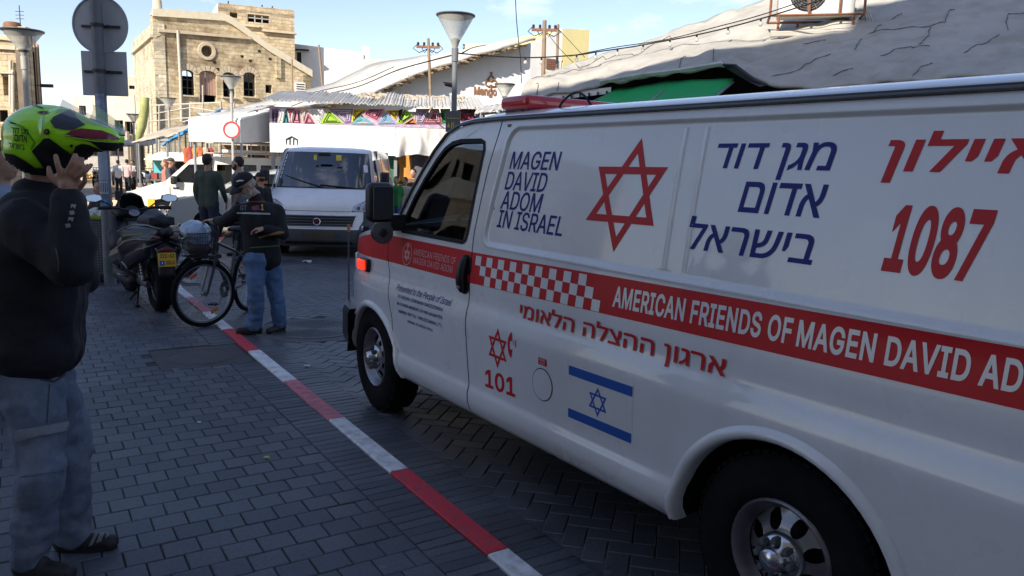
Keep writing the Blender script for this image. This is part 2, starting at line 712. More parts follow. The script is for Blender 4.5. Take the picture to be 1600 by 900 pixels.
m_pav = paver_mat('grey_paver', (0.036, 0.045, 0.060), (0.074, 0.084, 0.102), 0.58)
m_road = paver_mat('dark_road_paver', (0.054, 0.060, 0.073), (0.080, 0.087, 0.101), 0.52)
m_joint = mat('joint_sand', (0.055, 0.054, 0.052), 0.95, var=0.6, vs=5)
m_plaza = mat('plaza_paving', (0.30, 0.265, 0.215), 0.85, var=0.3, vs=0.8, bump=0.3, bs=6, dirt=(0.10, 0.09, 0.08), dirt_amt=0.6, ds=0.5)
KD = Vector((-0.542, 0.840, 0)).normalized()
KN = Vector((-KD.y, KD.x, 0))            # towards the pavement
K0 = Vector((0.02, 3.16, 0))
kpath = [K0 - KD * 10, K0, K0 + KD * 4, K0 + KD * 7.9, Vector((-4.62, 10.5, 0)), Vector((-4.90, 11.3, 0)), Vector((-5.24, 12.52, 0)),
         Vector((-5.46, 13.6, 0)), Vector((-5.90, 15.3, 0)), Vector((-6.6, 18, 0)), Vector((-8.2, 24, 0)), Vector((-11, 34, 0))]
def kerb_x(y):
 for a, b in zip(kpath[:-1], kpath[1:]):
  if a.y <= y <= b.y:
   return lerp(a.x, b.x, (y - a.y) / (b.y - a.y))
 return kpath[0].x if y < kpath[0].y else kpath[-1].x
mb = MB()
mb.add([(-250, -60, -0.03), (250, -60, -0.03), (250, 500, -0.03), (-250, 500, -0.03)], [(0, 1, 2, 3)])
tag(part('ground', mb, m_plaza, None), kind='structure')
mb = MB()
vs, fs = [], []
for p in kpath:
 vs += [(p.x, p.y, -0.010), (p.x + 26, p.y + 9, -0.010)]
for i in range(len(kpath) - 1):
 fs.append((2 * i, 2 * i + 1, 2 * i + 3, 2 * i + 2))
mb.add(vs, fs)
road = tag(part('road', mb, m_joint, None), kind='structure')
mb = MB()
vs, fs = [], []
for p in kpath[:-2]:
 vs += [(p.x, p.y, -0.010), (p.x - 14, p.y - 8, -0.010)]
for i in range(len(kpath) - 3):
 fs.append((2 * i + 2, 2 * i + 3, 2 * i + 1, 2 * i))
mb.add(vs, fs)
walk = tag(part('sidewalk', mb, m_joint, None), kind='structure')
def paver_geo(w, h, z0=-0.010, z1=0.0, ch=0.004):
 x, y = w / 2, h / 2
 vs = [(-x, -y, z0), (x, -y, z0), (x, y, z0), (-x, y, z0), (-x, -y, z1 - ch), (x, -y, z1 - ch), (x, y, z1 - ch), (-x, y, z1 - ch),
          (-x + ch, -y + ch, z1), (x - ch, -y + ch, z1), (x - ch, y - ch, z1), (-x + ch, y - ch, z1)]
 fs = [(8, 9, 10, 11)]
 for i in range(4):
  j = (i + 1) % 4
  fs.append((i, j, j + 4, i + 4))
  fs.append((i + 4, j + 4, j + 8, i + 8))
 return vs, fs
def lay(cells, parent, name, m, limit):
 """cells: (x, y, angle, w, h); the nearest in view become parts of their own"""
 rg = random.Random(3)
 vis, rest = [], []
 for c in cells:
  v = Vector((c[0], c[1], -CAM_H))
  d = v.dot(FWD)
  if d > 0.3:
   px, py = 800 + FPX * v.dot(RT) / d, 450 - FPX * v.dot(UP) / d
   if -30 < px < 1630 and py < 930:
    vis.append((d, c))
    continue
  rest.append((99, c))
 vis.sort(key=lambda t: t[0])
 meshes = {}
 for d, c in vis[:limit]:
  k = (round(c[3], 4), round(c[4], 4))
  if k not in meshes:
   v_, f_ = paver_geo(c[3], c[4])
   me = bpy.data.meshes.new(name)
   me.from_pydata(v_, [], f_)
   me.materials.append(m)
   meshes[k] = me
  o = bpy.data.objects.new(name, meshes[k])
  COL.objects.link(o)
  o.parent = parent
  o.location = (c[0], c[1], rg.uniform(-0.0025, 0.0))
  o.rotation_euler = (rg.gauss(0, 0.009), rg.gauss(0, 0.009), c[2] + rg.gauss(0, 0.007))
 vs, fs, rn = [], [], []
 for d, c in vis[limit:] + rest:
  v_, f_ = paver_geo(c[3], c[4])
  ca, sa = math.cos(c[2]), math.sin(c[2])
  o_ = len(vs)
  dz = rg.uniform(-0.0025, 0)
  tx, ty = rg.gauss(0, 0.009), rg.gauss(0, 0.009)
  for x, y, z in v_:
   vs.append((c[0] + x * ca - y * sa, c[1] + x * sa + y * ca, z + dz + x * tx + y * ty))
  for f in f_:
   fs.append(tuple(i + o_ for i in f))
  rn += [rg.random()] * len(v_)
 me = bpy.data.meshes.new(name + 's')
 me.from_pydata(vs, [], fs)
 a = me.attributes.new('rnd', 'FLOAT', 'POINT')
 a.data.foreach_set('value', rn)
 o = link(name + 's', me, m, parent, 0)
 o['kind'] = 'stuff'
def st(s, t):
 return K0 + KD * s + KN * t
KA = math.atan2(KD.y, KD.x)
UTIL = (-2.62, 6.33)
BW, BH = 0.148, 0.1435
def in_util(x, y):
 v = Vector((x - UTIL[0], y - UTIL[1], 0))
 return abs(v.dot(KD)) < 0.36 and abs(v.dot(KN)) < 0.36
cells = []
for i in range(-20, 150):
 s = i * (BH / 2)
 p = st(s, 0.11 + 0.1125)
 if s < 7.9 and not in_util(p.x, p.y):
  cells.append((p.x, p.y, KA, BH / 2 - 0.004, 0.225 - 0.005))
for i in range(-12, 104):
 for j in range(-14, 58):
  s = i * BH
  t = 0.335 + BW * (j + 0.5 + (0.5 if i % 2 else 0.0))
  w = BW
  if s < 7.9 and t - BW / 2 < 0.335:
   if t + BW / 2 <= 0.336:
    continue
   w = t + BW / 2 - 0.335
   t = 0.335 + w / 2
  p = st(s, t)
  if p.x < -12.5 or p.y > 14 or in_util(p.x, p.y) or (s >= 7.9 and p.x > kerb_x(p.y) - 0.19):
   continue
  cells.append((p.x, p.y, KA, BH - 0.005, w - 0.005))
lay(cells, walk, 'paver', m_pav, 290)
HOLE = Vector((-1.97, 7.54, 0))
cells = []
for i in range(-20, 150):
 s = i * (BH / 2)
 if s < 8.0:
  p = st(s, -0.113)
  cells.append((p.x, p.y, KA, BH / 2 - 0.004, 0.221))
bw = 0.105
A45 = KA - R(45)
e1 = Vector((math.cos(A45), math.sin(A45), 0))
e2 = Vector((-e1.y, e1.x, 0))
for b_ in range(-60, 60):
 for a_ in range(-90, 90):
  for kind in (0, 1):
   ox, oy = a_ + 4 * b_, a_
   if kind == 0:
    cx_, cy_, ang = ox + 1, oy + 0.5, A45
   else:
    cx_, cy_, ang = ox + 2.5, oy, A45 + PI / 2
   p = K0 + e1 * (cx_ * bw) + e2 * (cy_ * bw)
   if not (1.5 < p.y < 13.5 and -6 < p.x < 4.5):
    continue
   t = (p - K0).dot(KN)
   if t > -0.30 and p.y < 10.2:
    continue
   if p.y >= 10.2 and p.x < kerb_x(p.y) + 0.1:
    continue
   if (p - HOLE).length < 0.60:
    continue
   cells.append((p.x, p.y, ang, 2 * bw - 0.006, bw - 0.006))
lay(cells, road, 'paver', m_road, 290)
mb = MB()                                # filling between the band and the diagonal pavers
a, b = st(-4, -0.225), st(8.0, -0.225)
c, d = st(8.0, -0.33), st(-4, -0.33)
mb.add([(p.x, p.y, -0.004) for p in (a, b, c, d)], [(0, 1, 2, 3)])
part('road_edge_mortar', mb, m_road, road, 0)
# far road surface beyond the paved stretch
mb = MB()
vs = [(p.x + 0.02, p.y, -0.003) for p in kpath if p.y > 12.6] + [(-3, 34, -0.003), (20, 40, -0.003), (20, 13.45, -0.003), (kerb_x(13.45), 13.45, -0.003)]
vs = [(kerb_x(13.45), 13.45, -0.003)] + [(p.x, p.y, -0.003) for p in kpath if p.y > 13.5] + [(8, 36, -0.003), (24, 30, -0.003), (24, 13.45, -0.003)]
mb.add(vs, [tuple(range(len(vs)))[::-1]])
part('road_asphalt', mb, mat('worn_asphalt', (0.075, 0.073, 0.070), 0.85, var=0.3, vs=0.6, bump=0.4, bs=30), road, 0)
# kerb: metre long painted stones, flush with both sides
m_kr = mat('kerb_red_paint', (0.66, 0.035, 0.06), 0.7, var=0.2, vs=14, bump=0.3, bs=60, dirt=(0.16, 0.10, 0.11), dirt_amt=0.6, ds=11)
m_kw = mat('kerb_white_paint', (0.78, 0.79, 0.79), 0.7, var=0.15, vs=14, bump=0.3, bs=60, dirt=(0.2, 0.2, 0.2), dirt_amt=0.7, ds=11)
m_kp = mat('kerb_faded_red_paint', (0.66, 0.20, 0.24), 0.75, var=0.25, vs=14, bump=0.3, bs=60, dirt=(0.2, 0.16, 0.16), dirt_amt=0.8, ds=13)
kerb = empty('kerb', K0)
kerb['kind'] = 'structure'
cum = [0.0]
for a, b in zip(kpath[:-1], kpath[1:]):
 cum.append(cum[-1] + (b - a).length)
s0 = cum[1]
def kp(s):
 s = s + s0
 for i in range(len(kpath) - 1):
  if cum[i] <= s <= cum[i + 1] + 1e-6:
   k = (s - cum[i]) / (cum[i + 1] - cum[i])
   return kpath[i].lerp(kpath[i + 1], k), (kpath[i + 1] - kpath[i]).normalized()
 return kpath[-1], (kpath[-1] - kpath[-2]).normalized()
bounds = [-4.0, -3.0, -2.0, -1.0, 0.0, 1.03, 2.02, 3.02, 4.10, 5.08] + [6.08 + i for i in range(18)]
cols = {4: m_kr, 5: m_kw, 6: m_kp, 7: m_kw, 8: m_kr, 9: m_kw}
for i in range(len(bounds) - 1):
 m = cols.get(i, m_kw if i % 2 else m_kp)
 a, b = bounds[i] + 0.004, bounds[i + 1] - 0.004
 mb = MB()
 vs, fs = [], []
 n = 6
 for k in range(n + 1):
  p, d = kp(lerp(a, b, k / n))
  nn = Vector((-d.y, d.x, 0))
  wob = 0.006 * noise.noise(Vector((p.x * 9, p.y * 9, i)))
  for t, z in ((0.0, -0.02), (0.0, 0.004), (0.006, 0.010), (0.104, 0.010), (0.11, 0.004), (0.11, -0.02)):
   q = p + nn * (t + (wob if t > 0.05 else 0))
   vs.append((q.x - K0.x, q.y - K0.y, z))
 for k in range(n):
  for j in range(5):
   fs.append((k * 6 + j, k * 6 + j + 1, (k + 1) * 6 + j + 1, (k + 1) * 6 + j))
 fs.append((0, 1, 2, 3, 4, 5))
 fs.append(tuple(n * 6 + j for j in (5, 4, 3, 2, 1, 0)))
 mb.add(vs, fs)
 o = part('kerb_stone', mb, m, kerb, 30, fixn=True)
# manhole in the road
mh = empty('manhole_cover', HOLE, 0.3, 'round ribbed manhole cover in a pale surround, in the road beside the old man', 'manhole cover')
mb = MB()
oc = [(0.60 * math.cos(R(22.5 + 45 * k)), 0.60 * math.sin(R(22.5 + 45 * k))) for k in range(8)]
mb.prism(oc, -0.012, 0.001)
part('surround', mb, mat('pale_concrete', (0.105, 0.11, 0.115), 0.8, var=0.25, vs=6, bump=0.3, bs=50), mh, 30)
mb = MB()
prof = [(0.0, 0.006)]
for k in range(9):
 r0 = 0.03 + k * 0.04
 prof += [(r0, 0.006), (r0 + 0.006, 0.011), (r0 + 0.018, 0.011), (r0 + 0.024, 0.006)]
prof += [(0.40, 0.006), (0.405, 0.012), (0.44, 0.012), (0.45, 0.0)]
mb.lathe(prof, 40, caps=False)
part('lid', mb, mat('cast_iron', (0.09, 0.095, 0.10), 0.5, metal=0.4, var=0.3, vs=8, bump=0.2, bs=50), mh, 30)
# utility plate in the pavement
ut = empty('utility_cover', (UTIL[0], UTIL[1], 0), KA, 'square pavement inspection cover with a faint round lid, left of the kerb', 'inspection cover')
mb = MB()
mb.prism([(-0.355, -0.355), (0.355, -0.355), (0.355, 0.355), (-0.355, 0.355)], -0.012, 0.0)
part('frame', mb, mat('dull_concrete', (0.070, 0.068, 0.070), 0.8, var=0.3, vs=5, bump=0.25, bs=40), ut, 30)
mb = MB()
mb.lathe([(0, 0.003), (0.25, 0.003), (0.252, 0.001), (0.258, 0.001), (0.26, 0.004), (0.28, 0.004), (0.285, 0.0)], 36, caps=False)
part('lid', mb, mat('dull_lid', (0.075, 0.068, 0.07), 0.75, var=0.25, vs=6), ut, 30)
# ============================================================ BUILDINGS
def stone_mat(name, base, mortar, sc=(1.0, 1.0), rowh=0.22, bw_=0.46, stains=(), burn=(0.15, 0.09, 0.05)):
 m = bpy.data.materials.new(name)
 m.use_nodes = True
 nt = m.node_tree
 L = nt.links.new
 b = nt.nodes['Principled BSDF']
 b.inputs['Roughness'].default_value = 0.9
 tc = nt.nodes.new('ShaderNodeTexCoord')
 sp = nt.nodes.new('ShaderNodeSeparateXYZ')
 L(tc.outputs['Object'], sp.inputs[0])
 cb = nt.nodes.new('ShaderNodeCombineXYZ')
 L(sp.outputs['X'], cb.inputs[0])
 L(sp.outputs['Z'], cb.inputs[1])
 # wobble
 nz = nt.nodes.new('ShaderNodeTexNoise')
 nz.inputs['Scale'].default_value = 1.1
 L(tc.outputs['Object'], nz.inputs['Vector'])
 vm = nt.nodes.new('ShaderNodeVectorMath')
 vm.operation = 'MULTIPLY_ADD'
 L(nz.outputs['Color'], vm.inputs[0])
 vm.inputs[1].default_value = (0.12, 0.12, 0)
 L(cb.outputs[0], vm.inputs[2])
 br = nt.nodes.new('ShaderNodeTexBrick')
 br.inputs['Scale'].default_value = 1.0
 br.inputs['Brick Width'].default_value = bw_
 br.inputs['Row Height'].default_value = rowh
 br.inputs['Mortar Size'].default_value = 0.018
 br.inputs['Mortar Smooth'].default_value = 0.4
 br.inputs['Color1'].default_value = (*base, 1)
 br.inputs['Color2'].default_value = (base[0] * 0.80, base[1] * 0.76, base[2] * 0.70, 1)
 br.inputs['Mortar'].default_value = (*mortar, 1)
 L(vm.outputs[0], br.inputs['Vector'])
 cur = br.outputs['Color']
 for sc_, amt, frm in ((0.55, 0.5, 0.45), (3.0, 0.42, 0.45)):
  n = nt.nodes.new('ShaderNodeTexNoise')
  n.inputs['Scale'].default_value = sc_
  n.inputs['Detail'].default_value = 8
  n.inputs['Roughness'].default_value = 0.7
  L(tc.outputs['Object'], n.inputs['Vector'])
  mr = nt.nodes.new('ShaderNodeMapRange')
  mr.inputs['From Min'].default_value = 0.3
  mr.inputs['From Max'].default_value = 0.7
  mr.inputs['To Min'].default_value = 1 - amt
  mr.inputs['To Max'].default_value = 1 + amt * 0.6
  L(n.outputs['Fac'], mr.inputs['Value'])
  mx = nt.nodes.new('ShaderNodeMix')
  mx.data_type = 'RGBA'
  mx.blend_type = 'MULTIPLY'
  mx.inputs['Factor'].default_value = 1
  L(cur, mx.inputs['A'])
  L(mr.outputs['Result'], mx.inputs['B'])
  cur = mx.outputs['Result']
 for (sx, sz, rx, rz, amt) in stains:
  v1 = nt.nodes.new('ShaderNodeVectorMath')
  v1.operation = 'SUBTRACT'
  L(cb.outputs[0], v1.inputs[0])
  v1.inputs[1].default_value = (sx, sz, 0)
  v2 = nt.nodes.new('ShaderNodeVectorMath')
  v2.operation = 'MULTIPLY'
  L(v1.outputs[0], v2.inputs[0])
  v2.inputs[1].default_value = (1 / rx, 1 / rz, 0)
  v3 = nt.nodes.new('ShaderNodeVectorMath')
  v3.operation = 'LENGTH'
  L(v2.outputs[0], v3.inputs[0])
  n = nt.nodes.new('ShaderNodeTexNoise')
  n.inputs['Scale'].default_value = 2.2
  n.inputs['Detail'].default_value = 6
  L(tc.outputs['Object'], n.inputs['Vector'])
  ma = nt.nodes.new('ShaderNodeMath')
  ma.operation = 'MULTIPLY_ADD'
  L(n.outputs['Fac'], ma.inputs[0])
  ma.inputs[1].default_value = 1.4
  L(v3.outputs['Value'], ma.inputs[2])
  mr = nt.nodes.new('ShaderNodeMapRange')
  mr.inputs['From Min'].default_value = 0.75
  mr.inputs['From Max'].default_value = 1.7
  mr.inputs['To Min'].default_value = amt
  mr.inputs['To Max'].default_value = 0
  L(ma.outputs[0], mr.inputs['Value'])
  mx = nt.nodes.new('ShaderNodeMix')
  mx.data_type = 'RGBA'
  L(mr.outputs['Result'], mx.inputs['Factor'])
  L(cur, mx.inputs['A'])
  mx.inputs['B'].default_value = (*burn, 1)
  cur = mx.outputs['Result']
 L(cur, b.inputs['Base Color'])
 bp = nt.nodes.new('ShaderNodeBump')
 bp.inputs['Strength'].default_value = 0.8
 bp.inputs['Distance'].default_value = 0.05
 L(br.outputs['Fac'], bp.inputs['Height'])
 bp.invert = True
 L(bp.outputs['Normal'], b.inputs['Normal'])
 _mats[name] = m
 return m
def slab(outline, holes, th, M=None, step=0):
 """a wall: outline with holes in its own plane (x, z), front face at y=0, pushed back th"""
 mb = MB()
 lps = [outline] + list(holes)
 v2, tr = region(lps, [], lambda x, z: inside_poly(x, z, outline) and not any(inside_poly(x, z, h) for h in holes))
 mb.add([(x, 0, z) for x, z in v2], tr)
 mb.add([(x, th, z) for x, z in v2], [t[::-1] for t in tr])
 for lp in lps:
  n = len(lp)
  mb.add([(x, 0, z) for x, z in lp] + [(x, th, z) for x, z in lp], [(i, (i + 1) % n, (i + 1) % n + n, i + n) for i in range(n)])
 return mb
def wall_part(name, P0, P1, outline, holes, th, m, parent, label=None):
 """wall from P0 to P1 on the ground; outline in metres along it / up"""
 P0, P1 = Vector(P0), Vector(P1)
 d = P1 - P0
 a = math.atan2(d.y, d.x)
 mb = slab(outline, holes, th)
 o = part(name, mb, m, parent, 0, label=label, fixn=True)
 o.matrix_world = Matrix.Translation((P0.x, P0.y, 0)) @ Matrix.Rotation(a, 4, 'Z')
 if parent is not None:
  o.matrix_parent_inverse = Matrix.Identity(4)
  o.location = o.location
 return o
def wallframe(P0, P1):
 d = Vector(P1) - Vector(P0)
 return Matrix.Translation((P0[0], P0[1], 0)) @ Matrix.Rotation(math.atan2(d.y, d.x), 4, 'Z')
def rect(x0, x1, z0, z1):
 return [(x0, z0), (x1, z0), (x1, z1), (x0, z1)]
def archw(x0, x1, z0, z1, rise=0.35, n=8):
 r = (x1 - x0) / 2
 return [(x0, z0), (x1, z0)] + [((x0 + x1) / 2 + r * math.cos(R(180 * k / n)), z1 - rise + rise * math.sin(R(180 * k / n))) for k in range(n + 1)]
def px_on(P0, P1, px, py):
 """(distance along, height) where the sight line of a pixel meets the wall P0-P1"""
 P0, P1 = Vector((P0[0], P0[1], 0)), Vector((P1[0], P1[1], 0))
 d = (P1 - P0).normalized()
 n = Vector((-d.y, d.x, 0))
 r = ray(px, py)
 t = n.dot(P0 - Vector((0, 0, CAM_H))) / n.dot(r)
 q = Vector((0, 0, CAM_H)) + r * t
 return (q - P0).dot(d), q.z
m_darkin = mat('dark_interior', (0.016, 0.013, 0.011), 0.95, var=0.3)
m_plaster = mat('white_plaster', (0.72, 0.70, 0.66), 0.9, var=0.08, vs=1.2, bump=0.15, bs=12, dirt=(0.45, 0.40, 0.33), dirt_amt=0.35, ds=0.7, streak=True)
m_cream = mat('cream_plaster', (0.62, 0.55, 0.42), 0.9, var=0.12, vs=1.2, bump=0.15, bs=12, dirt=(0.35, 0.28, 0.2), dirt_amt=0.45, ds=0.9, streak=True)
m_yellow = mat('yellow_plaster', (0.70, 0.60, 0.28), 0.9, var=0.06, vs=0.8, dirt=(0.6, 0.5, 0.3), dirt_amt=0.3, ds=0.5)
m_iron = mat('window_iron', (0.03, 0.032, 0.035), 0.6)
m_trim = mat('pale_stone_trim', (0.52, 0.43, 0.30), 0.88, var=0.2, vs=2, bump=0.2, bs=12)
m_pipe = mat('pale_pipe', (0.50, 0.46, 0.38), 0.6, var=0.1)
m_rust = mat('rusty_steel', (0.22, 0.10, 0.055), 0.8, var=0.35, vs=8)
m_galv = mat('galvanised_steel', (0.33, 0.34, 0.35), 0.5, metal=0.6, var=0.15)
# ---- the burnt stone house
YC = 45.0
C = at(247, 240, YC)
Rr = at(487, 240, YC + 5.5)
Ll = at(215, 240, YC + 10)
C.z = Rr.z = Ll.z = 0
bh = empty('stone_house', C, 0, 'old sandstone house with soot stains, round window and arched openings', 'house')
F = lambda px, py: px_on(C, Rr, px, py)
def prect(f, x0, x1, y0, y1):
 a = f(x0, y1)
 b = f(x1, y0)
 return (a[0], b[0], a[1], b[1])
op = [prect(F, 285, 303, 110, 148), prect(F, 313, 338, 112, 160), prect(F, 349, 367, 114, 151), prect(F, 381, 399, 114, 150), prect(F, 415, 425, 133, 145)]
cR = F(323, 80)
holes = [archw(*o, rise=0.22) for o in op[:4]] + [rect(*op[4])]
holes.append([(cR[0] + 0.32 * math.cos(R(a)), cR[1] + 0.32 * math.sin(R(a))) for a in range(0, 360, 24)])
top = [F(247, 25), F(350, 30), F(362, 36), F(420, 78), F(487, 118)]
W_ = (Rr - C).length
outl = [(0, 0), (W_, 0), (W_, top[-1][1])] + top[::-1][1:-1] + [(0, top[0][1])]
s1 = F(262, 80)
s2 = F(374, 104)
s3 = F(318, 50)
s4 = F(392, 105)
s5 = F(324, 100)
m_stone = stone_mat('burnt_sandstone', (0.74, 0.61, 0.39), (0.60, 0.48, 0.31), stains=[(s1[0], s1[1], 1.1, 1.6, 0.75), (s2[0], s2[1], 0.7, 0.8, 0.8), (s3[0], s3[1] - 0.3, 3.4, 0.9, 0.7), (s4[0], s4[1], 0.6, 0.7, 0.8), (s5[0], s5[1], 1.6, 1.0, 0.75)])
m_stone2 = stone_mat('tan_sandstone', (0.62, 0.50, 0.32), (0.48, 0.38, 0.25))  # plain tan stone without stain patches
def bpart(name, P0, P1, outline, hl, th, m, parent):
 mb = slab(outline, hl, th)
 o = part(name, mb, m, parent, 0, fixn=True)
 M = wallframe(P0, P1)
 M.translation = M.translation - Vector((parent.location.x, parent.location.y, 0))
 o.matrix_local = M
 return o
def local(parent, P):
 return Vector(P) - Vector((parent.location.x, parent.location.y, 0))
fac = bpart('front_wall', C, Rr, outl, holes, 0.6, m_stone, bh)
# side wall
F2 = lambda px, py: px_on(Ll, C, px, py)
W2 = (C - Ll).length
sl = []
for px in (222, 229, 237, 244):
 a = F2(px, 170)[0]
 sl.append(rect(a - 0.28, a + 0.28, 2.6 if px < 240 else 3.0, 5.1))
t0, t1 = F2(216, 53)[1], F2(247, 25)[1]
bpart('side_wall', Ll, C, [(0, 0), (W2, 0), (W2, t1), (0, t0)], [], 0.6, stone_mat('side_sandstone', (0.66, 0.58, 0.42), (0.55, 0.47, 0.33)), bh)
for s_ in sl:
 mb = MB()
 mb.prism([(p[0], p[1]) for p in s_], -0.004, -0.012)
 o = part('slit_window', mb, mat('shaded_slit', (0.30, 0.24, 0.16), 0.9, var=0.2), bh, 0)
 M = wallframe(Ll, C) @ Matrix(((1, 0, 0, 0), (0, 0, 1, 0), (0, 1, 0, 0), (0, 0, 0, 1)))
 M.translation = M.translation - Vector((bh.location.x, bh.location.y, 0))
 o.matrix_local = M
MF = wallframe((0, 0), (Rr - C)[:2])
MS = wallframe(local(bh, Ll)[:2], (0, 0))
def onw(parent, M, name, fn, m, smooth=0, bev=0):
 mb = MB()
 fn(mb)
 o = part(name, mb, m, parent, smooth, bev)
 o.matrix_local = M
 return o
# dark rooms and window bars, boards
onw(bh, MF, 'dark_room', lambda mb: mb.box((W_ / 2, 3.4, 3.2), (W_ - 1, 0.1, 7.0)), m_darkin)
for k, o_ in enumerate(op[:4]):
 x0, x1, z0, z1 = o_
 if k == 1:
  def f_(mb):
   for j in range(5):
    w = (x1 - x0) / 5
    mb.box((x0 + w * (j + .5), 0.25 + 0.02 * (j % 2), (z0 + z1) / 2 + 0.22), (w - 0.02, 0.05, z1 - z0 - 0.5))
  onw(bh, MF, 'door_board', f_, mat('pinkish_board', (0.42, 0.27, 0.20), 0.85, var=0.2, vs=3))
 else:
  def f_(mb):
   mb.box(((x0 + x1) / 2, 0.2, (z0 + z1) / 2), (0.05, 0.05, z1 - z0 - 0.1))
   for q in (0.3, 0.62):
    mb.box(((x0 + x1) / 2, 0.2, lerp(z0, z1, q)), (x1 - x0 - 0.04, 0.05, 0.05))
   mb.box((x0 + 0.04, 0.2, (z0 + z1) / 2), (0.05, 0.05, z1 - z0 - 0.2))
   mb.box((x1 - 0.04, 0.2, (z0 + z1) / 2), (0.05, 0.05, z1 - z0 - 0.2))
  onw(bh, MF, 'window', f_, m_iron)
  def f_(mb):
   mb.box(((x0 + x1) / 2, -0.06, z0 - 0.05), (x1 - x0 + 0.2, 0.2, 0.09))
  onw(bh, MF, 'window_sill', f_, m_trim)
# surrounds: voussoirs round the arches
for k, o_ in enumerate(op[:4]):
 x0, x1, z0, z1 = o_
 def f_(mb):
  r = (x1 - x0) / 2
  cx = (x0 + x1) / 2
  for q in range(7):
   a0, a1 = R(180 * q / 7 + 2), R(180 * (q + 1) / 7 - 2)
   pts = [(cx + rr_ * math.cos(a), z1 - 0.22 + rr_ * math.sin(a) * 0.22 / r * (1 + (0.6 if rr_ > r + .05 else 0))) for rr_, a in
                   ((r + 0.01, a0), (r + 0.22, a0), (r + 0.22, a1), (r + 0.01, a1))]
   mb.add([(p[0], -0.03, p[1]) for p in pts] + [(p[0], 0.02, p[1]) for p in pts], [(0, 1, 2, 3), (0, 4, 5, 1), (1, 5, 6, 2), (2, 6, 7, 3), (3, 7, 4, 0)])
 onw(bh, MF, 'arch_stones', f_, m_trim)
def f_(mb):
 mb.lathe([(0.33, -0.02), (0.33, 0.07), (0.50, 0.07), (0.52, 0.03), (0.52, -0.02)], 24, Matrix.Translation((cR[0], 0, cR[1])) @ Matrix.Rotation(R(90), 4, 'X'), caps=False)
onw(bh, MF, 'round_window_ring', f_, m_trim, 40)
# cornices
ca, cb_ = F(247, 50), F(392, 62)
def cornice(mb, pts, d=0.16, h=0.16):
 for p, q in zip(pts[:-1], pts[1:]):
  vs = []
  for x, z in (p, q):
   vs += [(x, -d, z), (x, -d, z + h), (x, 0.02, z + h), (x, 0.02, z)]
  mb.add(vs, [(0, 4, 5, 1), (1, 5, 6, 2), (3, 7, 4, 0), (0, 1, 2, 3), (4, 7, 6, 5)])
onw(bh, MF, 'cornice', lambda mb: cornice(mb, [ca, cb_]), m_trim)
onw(bh, MF, 'parapet_coping', lambda mb: cornice(mb, [(0, top[0][1] - 0.05)] + [(t[0], t[1] - 0.1) for t in top[1:]], 0.14, 0.42), mat('pale_coping', (0.66, 0.58, 0.42), 0.9, var=0.12))  # coping stone in a paler tone than the trim
cs0, cs1 = F2(216, 76), F2(247, 50)
onw(bh, MS, 'cornice', lambda mb: cornice(mb, [(0, cs0[1]), (W2, cs1[1])]), m_trim)
# drain pipe
a, b = F(277, 48), F(283, 190)
onw(bh, MF, 'drain_pipe', lambda mb: mb.tube([(a[0], -0.12, a[1]), (a[0] + 0.05, -0.12, (a[1] + b[1]) / 2), (b[0], -0.12, b[1])], 0.085, 8), m_pipe, 60)
a = F(434, 80)
b = F(434, 122)
onw(bh, MF, 'wall_buttress', lambda mb: mb.box((a[0], 0.02, (a[1] + b[1]) / 2), (0.3, 0.3, a[1] - b[1])), m_stone)
# holes where beams stood
for (x, y) in ((378, 88), (391, 95), (335, 97), (340, 108), (405, 80), (422, 92)):
 q = F(x, y)
 onw(bh, MF, 'beam_hole', lambda mb: mb.box((q[0], -0.004, q[1]), (0.16, 0.03, 0.14)), m_darkin)
# pinnacle
pb = F(254, 25)
onw(bh, MF, 'pinnacle', lambda mb: mb.lathe([(0.40, 0), (0.42, 0.12), (0.30, 0.2), (0.30, 0.35), (0.26, 0.42), (0.24, 0.85), (0.18, 0.92), (0.12, 1.15), (0.10, 1.3), (0.02, 1.4)], 12, Matrix.Translation((0.35, 0.3, pb[1]))), m_trim, 40)
# roof plane
mb = MB()
bq = [local(bh, p) for p in (C + Vector((0.3, 0.7, 0)), Rr + Vector((-3.5, 0.9, 0)), Rr + Vector((-5.0, 5.0, 0)), Ll + Vector((0.6, 0, 0)))]
mb.prism([(p.x, p.y) for p in bq], top[0][1] - 0.9, top[0][1] - 0.6)
part('roof', mb, m_trim, bh, 0)
mb = slab([(0, 0), (9.5, 0), (9.5, top[-1][1]), (0, top[-1][1])], [], 0.5)
o = part('end_wall', mb, m_stone2, bh, 0, fixn=True)
_d = (Rr - C).normalized()
M = wallframe(local(bh, Rr), local(bh, Rr) + Vector((-_d.y, _d.x, 0)))
o.matrix_local = M
